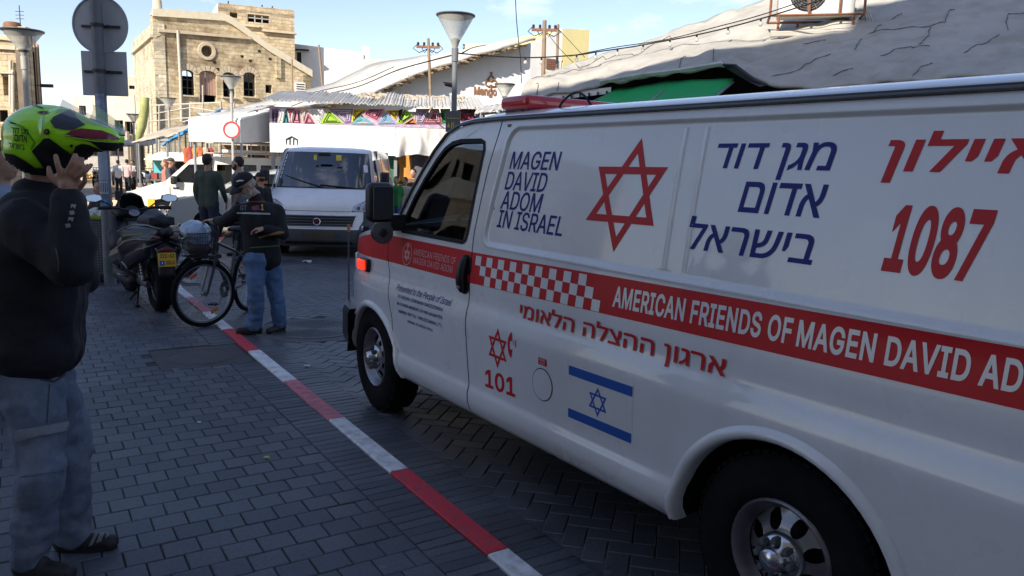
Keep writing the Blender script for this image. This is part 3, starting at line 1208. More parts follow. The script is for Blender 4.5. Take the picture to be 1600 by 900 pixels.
# upper block behind
Cb = at(347, 240, 53)
Rb = at(463, 240, 55)
Lb = at(331, 240, 58)
for p in (Cb, Rb, Lb):
 p.z = 0
ub = empty('stone_tower', Cb, 0, 'square sandstone block rising behind the burnt house, with small high windows', 'building')
FB = lambda px, py: px_on(Cb, Rb, px, py)
wB = (Rb - Cb).length
w1 = prect(FB, 359, 371, 20, 27)
w2 = prect(FB, 387, 421, 23, 34)
tB = FB(347, 5)[1]
tB2 = FB(463, 16)[1]
bpart('front_wall', Cb, Rb, [(0, 0), (wB, 0), (wB, tB2), (0, tB)], [rect(*w1), rect(*w2)], 0.5, m_stone2, ub)
MB_ = wallframe((0, 0), (Rb - Cb)[:2])
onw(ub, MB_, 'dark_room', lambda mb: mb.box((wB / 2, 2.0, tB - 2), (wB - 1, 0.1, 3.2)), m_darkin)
def f_(mb):
 for q in (0.0, 0.33, 0.66, 1.0):
  mb.box((lerp(w2[0], w2[1], q), 0.1, (w2[2] + w2[3]) / 2), (0.07, 0.06, w2[3] - w2[2]))
 for q in (0, 0.5, 1):
  mb.box(((w2[0] + w2[1]) / 2, 0.1, lerp(w2[2], w2[3], q)), (w2[1] - w2[0], 0.06, 0.06))
onw(ub, MB_, 'window_frame', f_, mat('pale_frame', (0.4, 0.38, 0.34), 0.6))
q0, q1 = FB(365, 38), FB(405, 41)
onw(ub, MB_, 'ledge', lambda mb: mb.box(((q0[0] + q1[0]) / 2, -0.1, q0[1]), (q1[0] - q0[0], 0.3, 0.16)), m_trim)
q0, q1 = FB(409, 48), FB(463, 51)
onw(ub, MB_, 'ledge', lambda mb: mb.box(((q0[0] + q1[0]) / 2, -0.1, q0[1]), (q1[0] - q0[0], 0.3, 0.12)), m_trim)
W3 = (Cb - Lb).length
bpart('side_wall', Lb, Cb, [(0, 0), (W3, 0), (W3, tB), (0, tB - 0.2)], [], 0.5, m_plaster, ub)
mb = MB()
mb.box((wB / 2, 3, tB - 0.4), (wB, 6, 0.2))
o = part('roof', mb, m_trim, ub, 0)
o.matrix_local = MB_
mb = MB()
for (x, y) in ((357, 2), (410, 8), (426, 10)):
 q = FB(x, y)
 mb.tube([(q[0], 0.2, tB - 0.3), (q[0], 0.2, q[1] + 0.05)], 0.05, 6)
o = part('roof_spigot', mb, m_iron, ub, 0)
o.matrix_local = MB_
def block(name, label, cat, x0, x1, ytop0, ytop1, Y0, Y1, depth, m, wins=(), frame_m=None, zbase=0, extra=None, group=None):
 """plain building seen between two pixel columns: walls, roof and openings"""
 P0, P1 = at(x0, 240, Y0), at(x1, 240, Y1)
 P0.z = P1.z = 0
 e = empty(name, P0, 0, label, cat, group)
 f = lambda px, py: px_on(P0, P1, px, py)
 W0 = (P1 - P0).length
 z0, z1 = f(x0, ytop0)[1], f(x1, ytop1)[1]
 hl = [rect(*prect(f, *w)) for w in wins]
 bpart('front_wall', P0, P1, [(0, zbase), (W0, zbase), (W0, z1), (0, z0)], hl, 0.3, m, e)
 M = wallframe((0, 0), (P1 - P0)[:2])
 zt = min(z0, z1)
 def sides(mb):
  for xx in (0.15, W0 - 0.15):
   mb.box((xx, depth / 2 + 0.3, (zt + zbase) / 2), (0.3, depth - 0.6, zt - zbase - 0.02))
  mb.box((W0 / 2, depth - 0.15, (zt + zbase) / 2), (W0 - 0.62, 0.28, zt - zbase - 0.03))
 onw(e, M, 'side_and_back_walls', sides, m)
 onw(e, M, 'roof', lambda mb: mb.box((W0 / 2, depth / 2, zt - 0.25), (W0 - 0.7, depth - 0.7, 0.15)), m_trim)
 if wins:
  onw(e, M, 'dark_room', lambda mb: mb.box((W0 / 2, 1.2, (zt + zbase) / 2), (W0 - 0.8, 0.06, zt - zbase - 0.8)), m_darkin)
  for w in wins:
   a0, a1, b0, b1 = prect(f, *w)
   def fr(mb):
    mb.box(((a0 + a1) / 2, 0.12, (b0 + b1) / 2), (0.05, 0.05, b1 - b0 - 0.08))
    mb.box(((a0 + a1) / 2, 0.12, b0 + 0.03), (a1 - a0 - .01, 0.06, 0.06))
    mb.box(((a0 + a1) / 2, 0.12, b1 - 0.03), (a1 - a0 - .01, 0.06, 0.06))
   onw(e, M, 'window', fr, frame_m or m_iron)
 if extra:
  extra(e, M, f, W0)
 return e
# ---- white houses behind
def wx(e, M, f, W0):
 a, b = f(567, 74), f(576, 100)
 onw(e, M, 'chimney', lambda mb: mb.box(((a[0] + b[0]) / 2, 1.0, a[1] - 0.6), (0.5, 0.5, 1.6)), m_plaster)
 a = f(464, 85)
 onw(e, M, 'broken_window', lambda mb: (mb.box((a[0] + 0.15, -0.004, a[1] - 0.3), (0.30, 0.02, 0.9)), mb.box((a[0] + 0.2, -0.25, a[1] + 0.3), (1.3, 0.5, 0.05))), m_darkin)
block('white_house', 'long flat roofed white house behind the burnt stone house', 'house', 458, 568, 68, 82, 57, 58, 9, m_plaster, extra=wx)
block('white_house', 'lower white house end stepping down to the right behind the long roof', 'house', 568, 660, 92, 96, 57.5, 60, 8, m_plaster)
block('rooftop_room', 'small cream rooftop room with an air vent, behind the white hall roof', 'building', 722, 760, 67, 69, 46, 46, 4, m_cream, wins=[(723, 727, 69, 76)])
block('yellow_house', 'tall yellow rendered house end behind the white hall', 'house', 871, 913, 43, 46, 40, 41, 8, m_yellow, wins=[(858 + 16, 872 + 8, 95, 106)])
def yx(e, M, f, W0):
 a = f(862, 100)
 onw(e, M, 'window_grille', lambda mb: [mb.box((a[0] + dx, -0.03, a[1]), (0.04, 0.04, 0.45)) for dx in (-0.3, -0.2, -0.1, 0, 0.1, 0.2, 0.3)] and
  [mb.box((a[0], -0.045, a[1] + dz), (0.66, 0.02, 0.04)) for dz in (-0.2, -0.1, 0, 0.1, 0.2)], m_rust)
 a = f(840, 62)
 onw(e, M, 'yellow_band', lambda mb: mb.box((W0 - 0.55, -0.006, 3.6), (1.1, 0.03, 5.0)), m_yellow)
block('white_and_yellow_house', 'white wall with a yellow lower corner and a barred window, left of the yellow house', 'house', 818, 872, 72, 45, 36, 37, 6, m_plaster, extra=yx)
# ---- hall with the long sloping roof ("Mango")
P0, P1 = at(345, 240, 27), at(824, 240, 30)
P0.z = P1.z = 0
hall = empty('market_hall', P0, 0, 'white market hall with a long ragged sloping roof and brown wall lettering', 'building')
FH = lambda px, py: px_on(P0, P1, px, py)
WH = (P1 - P0).length
v = [FH(400, 182), FH(500, 166), FH(575, 150), FH(660, 114), FH(760, 84), FH(822, 66)]
outl = [(0, 0), (WH, 0), (WH, v[-1][1])] + [(a, b) for a, b in v[::-1][1:]] + [(0, v[0][1] - 0.15)]
bpart('gable_wall', P0, P1, outl, [], 0.3, m_plaster, hall)
MH = wallframe((0, 0), (P1 - P0)[:2])
m_roofw = mat('white_roof_coating', (0.60, 0.57, 0.51), 0.85, var=0.25, vs=1.5, bump=0.8, bs=4, dirt=(0.33, 0.28, 0.21), dirt_amt=0.75, ds=0.9)
mb = MB()
lo = [FH(345, 188)] + v
rgn = random.Random(5)
nU = 60
low, up = [], []
xs = [p[0] for p in lo]
zs = [p[1] for p in lo]
for k in range(nU + 1):
 x = lerp(xs[0] - 0.4, xs[-1] + 0.15, k / nU)
 z = float(np.interp(x, xs, zs))
 j = 0.07 * noise.noise(Vector((x * 1.3, 0, 0)))
 low.append((x, -0.75 + 0.12 * noise.noise(Vector((x * 2, 3, 0))), z + 0.05 + j))
 up.append((x - 1.0, 5.5, z + float(np.interp(x, [xs[0], xs[-1] * .6, xs[-1]], [0.55, 1.05, 0.42])) + 0.5 * j))
vs = []
for a, b in zip(low, up):
 vs += [a, (lerp(a[0], b[0], .5), lerp(a[1], b[1], .5), lerp(a[2], b[2], .5) + 0.05), b, (a[0], a[1] + .01, a[2] - 0.10)]
fs = []
for k in range(nU):
 o4 = 4 * k
 fs += [(o4, o4 + 4, o4 + 5, o4 + 1), (o4 + 1, o4 + 5, o4 + 6, o4 + 2), (o4 + 3, o4 + 7, o4 + 4, o4)]
mb.add(vs, fs)
o = part('sloping_roof', mb, m_roofw, hall, 40)
o.matrix_local = MH
md = o.modifiers.new('thick', 'SOLIDIFY')
md.thickness = 0.08
# weathered brown verge
mb = MB()
for k in range(18, 58):
 a = low[k]
 for q_ in range(5):
  mb.ball((a[0] + rgn.uniform(-.2, .2), a[1] + 0.08 + rgn.uniform(-.05, .2), a[2] - 0.09 - rgn.uniform(0, .07)), (rgn.uniform(.05, .2), rgn.uniform(.05, .12), rgn.uniform(.02, .07)), n=7, m=4)
o = part('broken_verge', mb, mat('brown_rubble', (0.30, 0.22, 0.14), 0.95, var=0.35, vs=4), hall, 0)
o['kind'] = 'stuff'
o.matrix_local = MH
m_brown = mat('brown_sign_paint', (0.25, 0.12, 0.06), 0.7)
def wall_text(parent, M, f, body, x0, x1, y0, y1, m, bold=0.02, name='lettering', e=0.03):
 a, b = f(x0, y1), f(x1, y0)
 vs, fs = text_fit(body, b[0] - a[0], b[1] - a[1], bold)
 mb = MB()
 mb.add([(a[0] + v_[0], -e, a[1] + v_[1]) for v_ in vs], fs)
 o = part(name, mb, m, parent, 0)
 o.matrix_local = M
 sd = o.modifiers.new('thick', 'SOLIDIFY')
 sd.thickness = 0.02
 return o
wall_text(hall, MH, FH, 'Mango', 740, 776, 137, 151, m_brown, 0.03)
c0 = FH(767, 130)
def f_(mb):
 for s_ in (-1, 1):
  pts = [(c0[0] + s_ * (0.10 + 0.12 * math.cos(t)), -0.03, c0[1] + 0.12 * math.sin(t * 1.0)) for t in np.linspace(-2.6, 2.6, 12)]
  mb.tube(pts, 0.03, 5)
 mb.tube([(c0[0] - 0.12, -0.03, c0[1] + 0.16), (c0[0], -0.03, c0[1] + 0.30), (c0[0] + 0.12, -0.03, c0[1] + 0.16)], 0.03, 5)
 mb.ball((c0[0], -0.03, c0[1] + 0.36), 0.05)
 mb.tube([(c0[0], -0.03, c0[1] - 0.1), (c0[0], -0.03, c0[1] - 0.3)], 0.03, 5)
onw(hall, MH, 'emblem', f_, m_brown, 60)
# air conditioner outlet boxes and vents on the hall roof
q = FH(469, 140)
ac = empty('roof_vent', at(469, 145, 26.4), 0.3, 'white louvred vent box leaning on the hall roof', 'vent')
ac.location.z = at(469, 152, 26.4).z
mb = MB()
mb.box((0, 0, 0.22), (0.34, 0.3, 0.5))
part('casing', mb, m_plaster, ac, 35, 0.01)
for k in range(6):
 mb = MB()
 mb.box((0, -0.16, 0.04 + k * 0.075), (0.26, 0.03, 0.02))
 part('louvre', mb, m_iron, ac, 0)
# ---- house at the far left
P0, P1 = at(-30, 240, 33), at(52, 240, 33)
P0.z = P1.z = 0
lh = empty('corner_house', P0, 0, 'tan stone house at the left edge with a rooftop antenna', 'house')
FL = lambda px, py: px_on(P0, P1, px, py)
WL = (P1 - P0).length
hl = [rect(*prect(FL, 6, 17, 120, 149)), rect(*prect(FL, -8, 12, 172, 190)), rect(*prect(FL, -20, -8, 120, 149))]
zt = FL(20, 56)[1]
bpart('front_wall', P0, P1, [(0, 0), (WL, 0), (WL, zt - 0.3), (0, zt)], hl, 0.4, stone_mat('tan_stone', (0.60, 0.48, 0.31), (0.48, 0.38, 0.25), rowh=0.24, bw_=0.5), lh)
ML = wallframe((0, 0), (P1 - P0)[:2])
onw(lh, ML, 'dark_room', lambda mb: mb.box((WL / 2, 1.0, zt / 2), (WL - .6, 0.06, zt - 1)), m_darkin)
onw(lh, ML, 'cornice', lambda mb: cornice(mb, [(-0.1, FL(20, 76)[1]), (WL + 0.05, FL(50, 80)[1])]), m_trim)
onw(lh, ML, 'cornice', lambda mb: cornice(mb, [(-0.1, FL(20, 60)[1]), (WL + 0.05, FL(50, 66)[1])], 0.12, 0.2), m_trim)
P2 = at(70, 240, 38)
P2.z = 0
zt2 = px_on(P1, P2, 66, 80)[1]
bpart('side_wall', P1, P2, [(0, 0), ((P2 - P1).length, 0), ((P2 - P1).length, zt2), (0, zt - 0.4)], [], 0.4, mat('shaded_side_wall', (0.26, 0.20, 0.14), 0.85, var=0.3, vs=2, streak=True), lh)  # shade of the side face put into this dark brown colour
MS2 = wallframe(local(lh, P1)[:2], local(lh, P2)[:2])
for k in range(7):
 onw(lh, MS2, 'cladding_board', lambda mb: mb.box((0.2 + k * 0.78, -0.05, zt2 / 2 + 1.2), (0.10, 0.08, zt2 - 2.5)), m_trim if k % 2 else m_rust)
mb = MB()
bq = [local(lh, p) for p in (P0 + Vector((0.1, 0.5, 0)), P1 + Vector((-0.5, 0.5, 0)), P2 + Vector((-0.5, 0, 0)), P0 + Vector((-1, 5, 0)))]
mb.prism([(p.x, p.y) for p in bq], zt - 0.9, zt - 0.7)
part('roof', mb, m_trim, lh, 0)
a = FL(6, 118)
onw(lh, ML, 'window_hood', lambda mb: mb.box((a[0] + 0.2, -0.12, a[1] + 0.1), (0.7, 0.3, 0.08)), m_trim)
for k, (x, y0, y1) in enumerate(((20, 95, 165), (24, 110, 175))):
 a, b = FL(x, y0), FL(x, y1)
 onw(lh, ML, 'drain_pipe', lambda mb: mb.tube([(a[0], -0.15, a[1]), (b[0], -0.15, b[1])], 0.07, 8), m_pipe, 60)
an = empty('roof_antenna', at(33, 56, 34), 0, 'thin rooftop antenna mast on the tan corner house', 'antenna')
mb = MB()
mb.tube([(0, 0, 0), (0, 0, 1.25)], 0.02, 5)
part('mast', mb, m_iron, an, 60)
mb = MB()
for z in (0.7, 0.85, 1.0):
 mb.tube([(-0.18, 0, z), (0.18, 0, z)], 0.012, 4)
part('crossbar', mb, m_iron, an, 60)
wt_ = empty('roof_tank', at(20, 54, 34), 0, 'dark rooftop clutter and small tank on the tan corner house', 'water tank')
mb = MB()
mb.lathe([(0.32, 0), (0.34, 0.1), (0.34, 0.42), (0.28, 0.5), (0.0, 0.52)], 14)
part('tank', mb, m_rust, wt_, 40)
mb = MB()
mb.box((0.45, 0, 0.16), (0.4, 0.3, 0.32))
part('cabinet', mb, m_trim, wt_, 0)
sg = empty('projecting_sign', at(73, 134, 34), 0, 'small dark sign sticking out from the corner house', 'sign')
mb = MB()
mb.box((0, 0, 0), (0.55, 0.06, 0.14))
part('board', mb, m_iron, sg, 0)
mb = MB()
mb.box((-0.4, 0, 0), (0.3, 0.03, 0.03))
part('bracket', mb, m_iron, sg, 0)
# ---- far houses between
block('far_house', 'pale far house with a dark parapet, behind the square sign plate', 'house', 168, 222, 118, 120, 66, 67, 8, m_cream, wins=[(192, 196, 128, 134), (202, 212, 134, 139)])
block('far_house', 'stained cream shop building behind the signpost', 'house', 118, 214, 150, 149, 58, 58, 6, m_cream, wins=[(124, 134, 165, 180), (180, 192, 188, 214), (196, 210, 190, 214)])
block('far_shop', 'low grey shop front with dark openings, far end of the square', 'shop', 70, 200, 205, 205, 50, 50, 5, mat('grey_shopfront', (0.34, 0.31, 0.27), 0.85, var=0.25), wins=[(80, 100, 218, 244), (108, 130, 216, 244), (140, 165, 214, 244), (172, 192, 214, 244)])
# ---- unseen buildings added off camera to shade the street and show in the glass
def unseen_house(label, P0, P1, h, depth, m, nf, nw, cat='building', w_=1.1):
 P0, P1 = Vector((*P0, 0)), Vector((*P1, 0))
 e = empty('unseen_building', P0, 0, label, cat)
 W0 = (P1 - P0).length
 hl = []
 for f in range(nf):
  for k in range(nw):
   x = W0 * (k + .5) / nw
   z = 4.2 + f * (h - 4.8) / nf
   hl.append(rect(x - w_ / 2, x + w_ / 2, z, z + 1.5))
 for k in range(nw):
  x = W0 * (k + .5) / nw
  hl.append(rect(x - w_ * .9, x + w_ * .9, 0.05, 2.7))
 bpart('front_wall', P0, P1, [(0, 0), (W0, 0), (W0, h), (0, h)], hl, 0.35, m, e)
 M = wallframe((0, 0), (P1 - P0)[:2])
 def sides(mb):
  for xx in (0.15, W0 - 0.15):
   mb.box((xx, depth / 2 + 0.35, h / 2), (0.3, depth - 0.7, h - 0.04))
  mb.box((W0 / 2, depth - 0.15, h / 2), (W0 - 0.62, 0.28, h - 0.04))
 onw(e, M, 'side_and_back_walls', sides, m)
 onw(e, M, 'roof', lambda mb: mb.box((W0 / 2, depth / 2, h - 0.3), (W0 - .7, depth - .7, 0.2)), m_trim)
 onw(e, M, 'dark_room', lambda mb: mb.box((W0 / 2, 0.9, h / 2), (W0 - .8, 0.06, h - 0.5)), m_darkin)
 def bal(mb):
  for f in range(nf):
   z = 4.0 + f * (h - 4.8) / nf
   mb.box((W0 / 2, -0.4, z), (W0 * 0.8, 0.78, 0.12))
   mb.box((W0 / 2, -0.77, z + 0.5), (W0 * 0.8, 0.04, 0.86))
 onw(e, M, 'balcony', bal, m_cream)
 return e, M
m_dimplaster = mat('light_plaster', (0.50, 0.47, 0.43), 0.9, var=0.15, vs=1)
_e, _M = unseen_house('tall plastered building added unseen behind the photographer to shade the street', (4.5, -4.5), (-20, -4.5), 16.6, 9, m_dimplaster, 4, 6)
onw(_e, _M, 'added_roof_block', lambda mb: mb.box((4.6, 1.7, 17.3), (9.2, 3.3, 1.5)), m_dimplaster)  # roof block added to lift the shade edge on the canvas roof
unseen_house('sunlit beige building added out of view to the left, mirrored in the glass', (-24, 9.0), (-21, 26.0), 6.7, 6, mat('beige_plaster', (0.50, 0.40, 0.27), 0.9, var=0.15, vs=1, dirt=(0.3, 0.22, 0.15), dirt_amt=0.5, ds=0.8), 1, 7)
# ============================================================ MARKET AND STREET FURNITURE
def frame_of(P0, P1, origin=None):
 M = wallframe((0, 0), (Vector(P1) - Vector(P0))[:2])
 return M
m_tin = mat('corrugated_tin', (0.55, 0.53, 0.49), 0.55, metal=0.2, var=0.15, vs=2, dirt=(0.34, 0.27, 0.19), dirt_amt=0.5, ds=1.5)
m_tarp = mat('white_tarpaulin', (0.78, 0.77, 0.75), 0.55, var=0.05, vs=2, bump=0.25, bs=6)
m_wood = mat('market_wood', (0.22, 0.14, 0.08), 0.8, var=0.3, vs=5)
# ---- stall row with painted band
P0, P1 = at(422, 240, 19.0), at(748, 240, 19.6)
P0.z = P1.z = 0
stall = empty('market_stall', P0, 0, 'long market stall with a colourful triangle mural band and white tarpaulins', 'market stall')
FS = lambda px, py: px_on(P0, P1, px, py)
MSt = wallframe((0, 0), (P1 - P0)[:2])
WS = (P1 - P0).length
zb0, zb1 = FS(500, 194)[1], FS(500, 169)[1]
onw(stall, MSt, 'mural_backing', lambda mb: mb.box((WS / 2, 0.03, (zb0 + zb1) / 2), (WS, 0.05, zb1 - zb0)), mat('mural_ground', (0.42, 0.32, 0.42), 0.8, var=0.4, vs=8))
mural_cols = {'yellow': (0.72, 0.52, 0.03), 'lime': (0.32, 0.55, 0.04), 'violet': (0.19, 0.11, 0.24), 'teal': (0.06, 0.33, 0.38), 'pink': (0.62, 0.20, 0.28),
              'orange': (0.65, 0.22, 0.05), 'maroon': (0.26, 0.03, 0.06), 'pale': (0.60, 0.58, 0.55), 'black': (0.02, 0.02, 0.02), 'green': (0.05, 0.26, 0.08), 'blue': (0.10, 0.28, 0.48)}
mc = {k: mat('mural_' + k, v, 0.7, var=0.12, vs=5) for k, v in mural_cols.items()}
# each painted figure: pixel corners (x, y) and colour, plus finer stripes
figs = [('violet', [(425, 195), (425, 170), (436, 170), (432, 195)]), ('pale', [(434, 195), (440, 170), (446, 170), (442, 195)]), ('teal', [(442, 195), (447, 170), (452, 195)]), ('maroon', [(452, 195), (448, 170), (460, 170), (456, 195)]),
  ('pink', [(456, 195), (461, 170), (468, 170), (470, 195)]), ('yellow', [(470, 170), (479, 170), (474, 193)]), ('pink', [(474, 195), (481, 175), (494, 195)]), ('pale', [(480, 170), (507, 170), (500, 195), (494, 195)]),
  ('lime', [(500, 193), (513, 171), (538, 193)]), ('violet', [(513, 170), (552, 170), (549, 192), (540, 193)]), ('yellow', [(552, 170), (575, 170), (549, 192)]), ('teal', [(549, 194), (564, 180), (585, 194)]),
  ('pink', [(576, 170), (602, 170), (590, 190), (566, 178)]), ('blue', [(590, 194), (603, 176), (619, 194)]), ('yellow', [(603, 172), (624, 172), (618, 188)]), ('lime', [(620, 193), (632, 170), (648, 180), (628, 193)]),
  ('black', [(624, 192), (622, 172), (630, 170)]), ('violet', [(648, 194), (650, 170), (672, 170), (660, 194)]), ('orange', [(630, 194), (646, 184), (652, 194)]), ('maroon', [(661, 194), (674, 170), (686, 170), (690, 194)]),
  ('green', [(688, 170), (704, 170), (700, 194), (690, 194)]), ('teal', [(702, 194), (706, 176), (722, 194)]), ('maroon', [(708, 174), (722, 170), (745, 170), (745, 194), (724, 194)]), ('orange', [(726, 176), (742, 172), (740, 178)])]
for i, (cn, pl) in enumerate(figs):
 q = [FS(*p) for p in pl]
 mb = MB()
 ar = sum(q[k][0] * q[(k + 1) % len(q)][1] - q[(k + 1) % len(q)][0] * q[k][1] for k in range(len(q)))
 qq = q if ar > 0 else q[::-1]
 mb.add([(x, -0.004 - 0.001 * (i % 4), z) for x, z in qq] + [(x, 0.004, z) for x, z in qq],
           [tuple(range(len(qq)))] + [(k, k + len(qq), (k + 1) % len(qq) + len(qq), (k + 1) % len(qq)) for k in range(len(qq))])
 # painted inner lines
 o = part('mural_shape', mb, mc[cn], stall, 0)
 o.matrix_local = MSt
 cx_ = sum(p[0] for p in qq) / len(qq)
 cz_ = sum(p[1] for p in qq) / len(qq)
 mb = MB()
 for sc_ in (0.72, 0.45):
  lp = [(lerp(cx_, x, sc_), -0.012, lerp(cz_, z, sc_)) for x, z in qq]
  mb.tube(lp, 0.012, 4, closed=True)
 o = part('mural_line', mb, mc['black'] if cn in ('lime', 'orange') else mc['pale'] if i % 2 else mc['black'], stall, 0)
 o.matrix_local = MSt
# white tarpaulins
zt0, zt1 = FS(500, 240)[1], zb0 - 0.01
def drape(x0, x1, z0, z1, amp, seed, nx=50, nz=14, y=-0.04, pw=2.0):
 mb = MB()
 def fn(a, b):
  x = lerp(x0, x1, a)
  z = lerp(z1, z0, b)
  w = amp * (noise.noise(Vector((x * 2.2, z * 0.8, seed))) + 0.6 * noise.noise(Vector((x * 6.0, z * 1.6, seed + 3)))) * (0.25 + b)
  return (x, y - abs(w) - 0.01, z + 0.25 * w * b)
 mb.grid(nx, nz, fn, flip=True)
 return mb
a0, a1, a2 = FS(422, 200)[0], FS(618, 200)[0], FS(748, 200)[0]
o = part('tarpaulin', drape(a0, a1, zt0, zt1, 0.05, 1), m_tarp, stall, 60)
o.matrix_local = MSt
o = part('tarpaulin', drape(a1 + 0.01, a2, zt0 + 0.02, zt1, 0.20, 9, 60, 18), mat('crumpled_shaded_tarpaulin', (0.58, 0.55, 0.52), 0.6, var=0.12, vs=3, bump=0.3, bs=8), stall, 60, label='crumpled white tarpaulin coloured grey for shade')  # shade on the right tarpaulin is put into its grey base colour
o.matrix_local = MSt
# little arched print on the white tarp
a, b = FS(448, 226), FS(465, 214)
onw(stall, MSt, 'window_print', lambda mb: [mb.box((lerp(a[0], b[0], t_), -0.06, (a[1] + b[1]) / 2 - 0.03), (0.03, 0.02, b[1] - a[1] - 0.05)) for t_ in (0, .33, .66, 1)] +
 [mb.tube([(a[0], -0.07, b[1] - 0.07), ((a[0] + b[0]) / 2, -0.07, b[1]), (b[0], -0.07, b[1] - 0.07)], 0.02, 4)], m_iron)
# tin roof, each sheet a part
zr = FS(600, 168)[1]
rgm = random.Random(11)
nsh = 26
for k in range(nsh):
 x = lerp(-0.1, WS + 0.05, k / nsh)
 w = (WS + 0.15) / nsh
 ln = rgm.uniform(2.2, 3.0)
 mb = MB()
 def fn(a, b):
  return (x + a * (w + 0.05), -0.28 - rr0 + b * ln, zr + 0.05 + b * 0.42 + 0.022 * math.sin(a * PI * 6) + dzz + 0.03 * b * (k % 3))
 rr0 = rgm.uniform(-0.04, 0.08)
 dzz = rgm.uniform(-0.012, 0.02)
 mb.grid(19, 3, fn)
 o = part('roof_sheet', mb, m_tin, stall, 0)
 o.matrix_local = MSt
 o.rotation_euler.x += rgm.uniform(-.01, .01)
 md = o.modifiers.new('t', 'SOLIDIFY')
 md.thickness = 0.012
# rubble and stones lying on the roof
mb = MB()
for k in range(160):
 x = rgm.uniform(2.0, WS)
 y = rgm.uniform(1.2, 2.6)
 mb.ball((x, y, zr + 0.10 + y * 0.17), (rgm.uniform(.03, .12), rgm.uniform(.03, .1), rgm.uniform(.02, .06)), n=6, m=4)
o = part('roof_rubble', mb, mat('rubble', (0.42, 0.35, 0.26), 0.95, var=0.35, vs=6), stall, 0)
o['kind'] = 'stuff'
o.matrix_local = MSt
# posts and counter
for x in (0.05, a1 / 2, a1, (a1 + a2) / 2, WS - 0.05):
 onw(stall, MSt, 'post', lambda mb: mb.box((x, 0.12, zb0 / 2), (0.08, 0.08, zb0)), m_galv)
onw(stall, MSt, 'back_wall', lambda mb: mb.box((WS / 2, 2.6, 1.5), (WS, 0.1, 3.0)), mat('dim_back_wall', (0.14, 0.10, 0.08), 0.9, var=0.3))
onw(stall, MSt, 'counter', lambda mb: mb.box((WS * 0.78, 0.5, 0.45), (2.6, 0.8, 0.9)), m_wood, 0, 0.01)
gc = [(0.45, 0.12, 0.04), (0.05, 0.20, 0.10), (0.5, 0.35, 0.1), (0.30, 0.05, 0.05), (0.1, 0.1, 0.12), (0.5, 0.42, 0.3), (0.55, 0.25, 0.05), (0.06, 0.18, 0.22)]
gm = [mat('cloth_%s' % n, c, 0.85, var=0.2, vs=6) for n, c in zip(('rust', 'green', 'ochre', 'red', 'charcoal', 'cream', 'orange', 'petrol'), gc)]
gw = ['rust red', 'dark green', 'ochre', 'deep red', 'charcoal', 'cream', 'orange', 'petrol blue']
def garment(P, w, h, m, label, group, seed, rz=0.0, cat='garment'):
 mb = MB()
 def prof(b):
  return 0.5 if b < 0.12 else (1.0 if b < 0.35 else 0.72 + 0.1 * b)
 def fn(a, b):
  wv = prof(b)
  x = (a - 0.5) * w * wv
  z = -b * h
  y = 0.05 * noise.noise(Vector((x * 8, z * 4, seed))) + 0.03 * math.sin(a * PI)
  return (x, -y, z)
 mb.grid(9, 8, fn)
 def fn2(a, b):
  q = fn(1 - a, b)
  return (q[0], -q[1] + 0.04, q[2])
 mb.grid(9, 8, fn2)
 o = part('garment', mb, m, None, 60)
 o.location = P
 o.rotation_euler = (0, 0, rz)
 tag(o, label, cat, group)
 return o
k = 0
for (px, py, w, h, ci) in ((612, 243, 0.36, 0.75, 1), (634, 243, 0.40, 0.62, 6), (655, 243, 0.40, 0.60, 4), (676, 243, 0.38, 0.7, 3)):
 P = at(px, py, 19.7)
 garment(P, w, h, gm[ci], '%s garment hanging under the tarpaulin, %s' % (gw[ci], ('next to the white van', 'second from the white van', 'third from the white van', 'nearest the ambulance windscreen')[k]), 'garments hanging in the mural stall', k)
 k += 1
for k, (px, py, ci) in enumerate(((612, 290, 0), (622, 288, 2), (640, 289, 7), (656, 288, 2), (668, 286, 3))):
 P = at(px, py, 20.3)
 mb = MB()
 for q in range(16):
  mb.ball((rgm.uniform(-.13, .13), rgm.uniform(-.1, .1), rgm.uniform(0.02, .12)), rgm.uniform(.03, .05), n=7, m=5)
 mb.box((0, 0, 0), (0.34, 0.26, 0.04))
 e = empty('goods_tray', P, 0, '%s goods heaped on a tray, %s along the shaded counter' % (gw[ci], ('first', 'second', 'third', 'fourth', 'last')[k]), 'tray of goods', 'trays on the stall counter')
 part('tray', mb, gm[ci], e, 60)
# ---- white canopy box left of the mural
P0b, P1b = at(297, 240, 18.6), at(377, 240, 18.2)
P0b.z = P1b.z = 0
cb = empty('canopy_box', P0b, 0, 'white box shaped stall canopy with its shaded side coloured grey, left of the mural band', 'canopy')
FC = lambda px, py: px_on(P0b, P1b, px, py)
MC_ = wallframe((0, 0), (P1b - P0b)[:2])
WC = (P1b - P0b).length
zc0, zc1 = FC(330, 222)[1], FC(330, 187)[1]
onw(cb, MC_, 'front_panel', lambda mb: mb.box((WC / 2, 0, (zc0 + zc1) / 2), (WC, 0.06, zc1 - zc0)), m_tarp, 0, 0.01)
P2b = at(424, 240, 19.4)
P2b.z = 0
zs1 = px_on(P1b, P2b, 423, 176)[1]
zs0 = px_on(P1b, P2b, 423, 222)[1]
o = bpart('side_panel', P1b, P2b, [(0.04, zc0), ((P2b - P1b).length, zs0), ((P2b - P1b).length, zs1), (0.04, zc1)], [], 0.06, mat('shaded_canopy_side', (0.52, 0.50, 0.47), 0.7, var=0.1), cb)  # the side panel's shade is put into its grey colour
mb = MB()
pts = [local(cb, p) for p in (P0b, P1b, P2b, P0b + Vector((0.6, 1.6, 0)))]
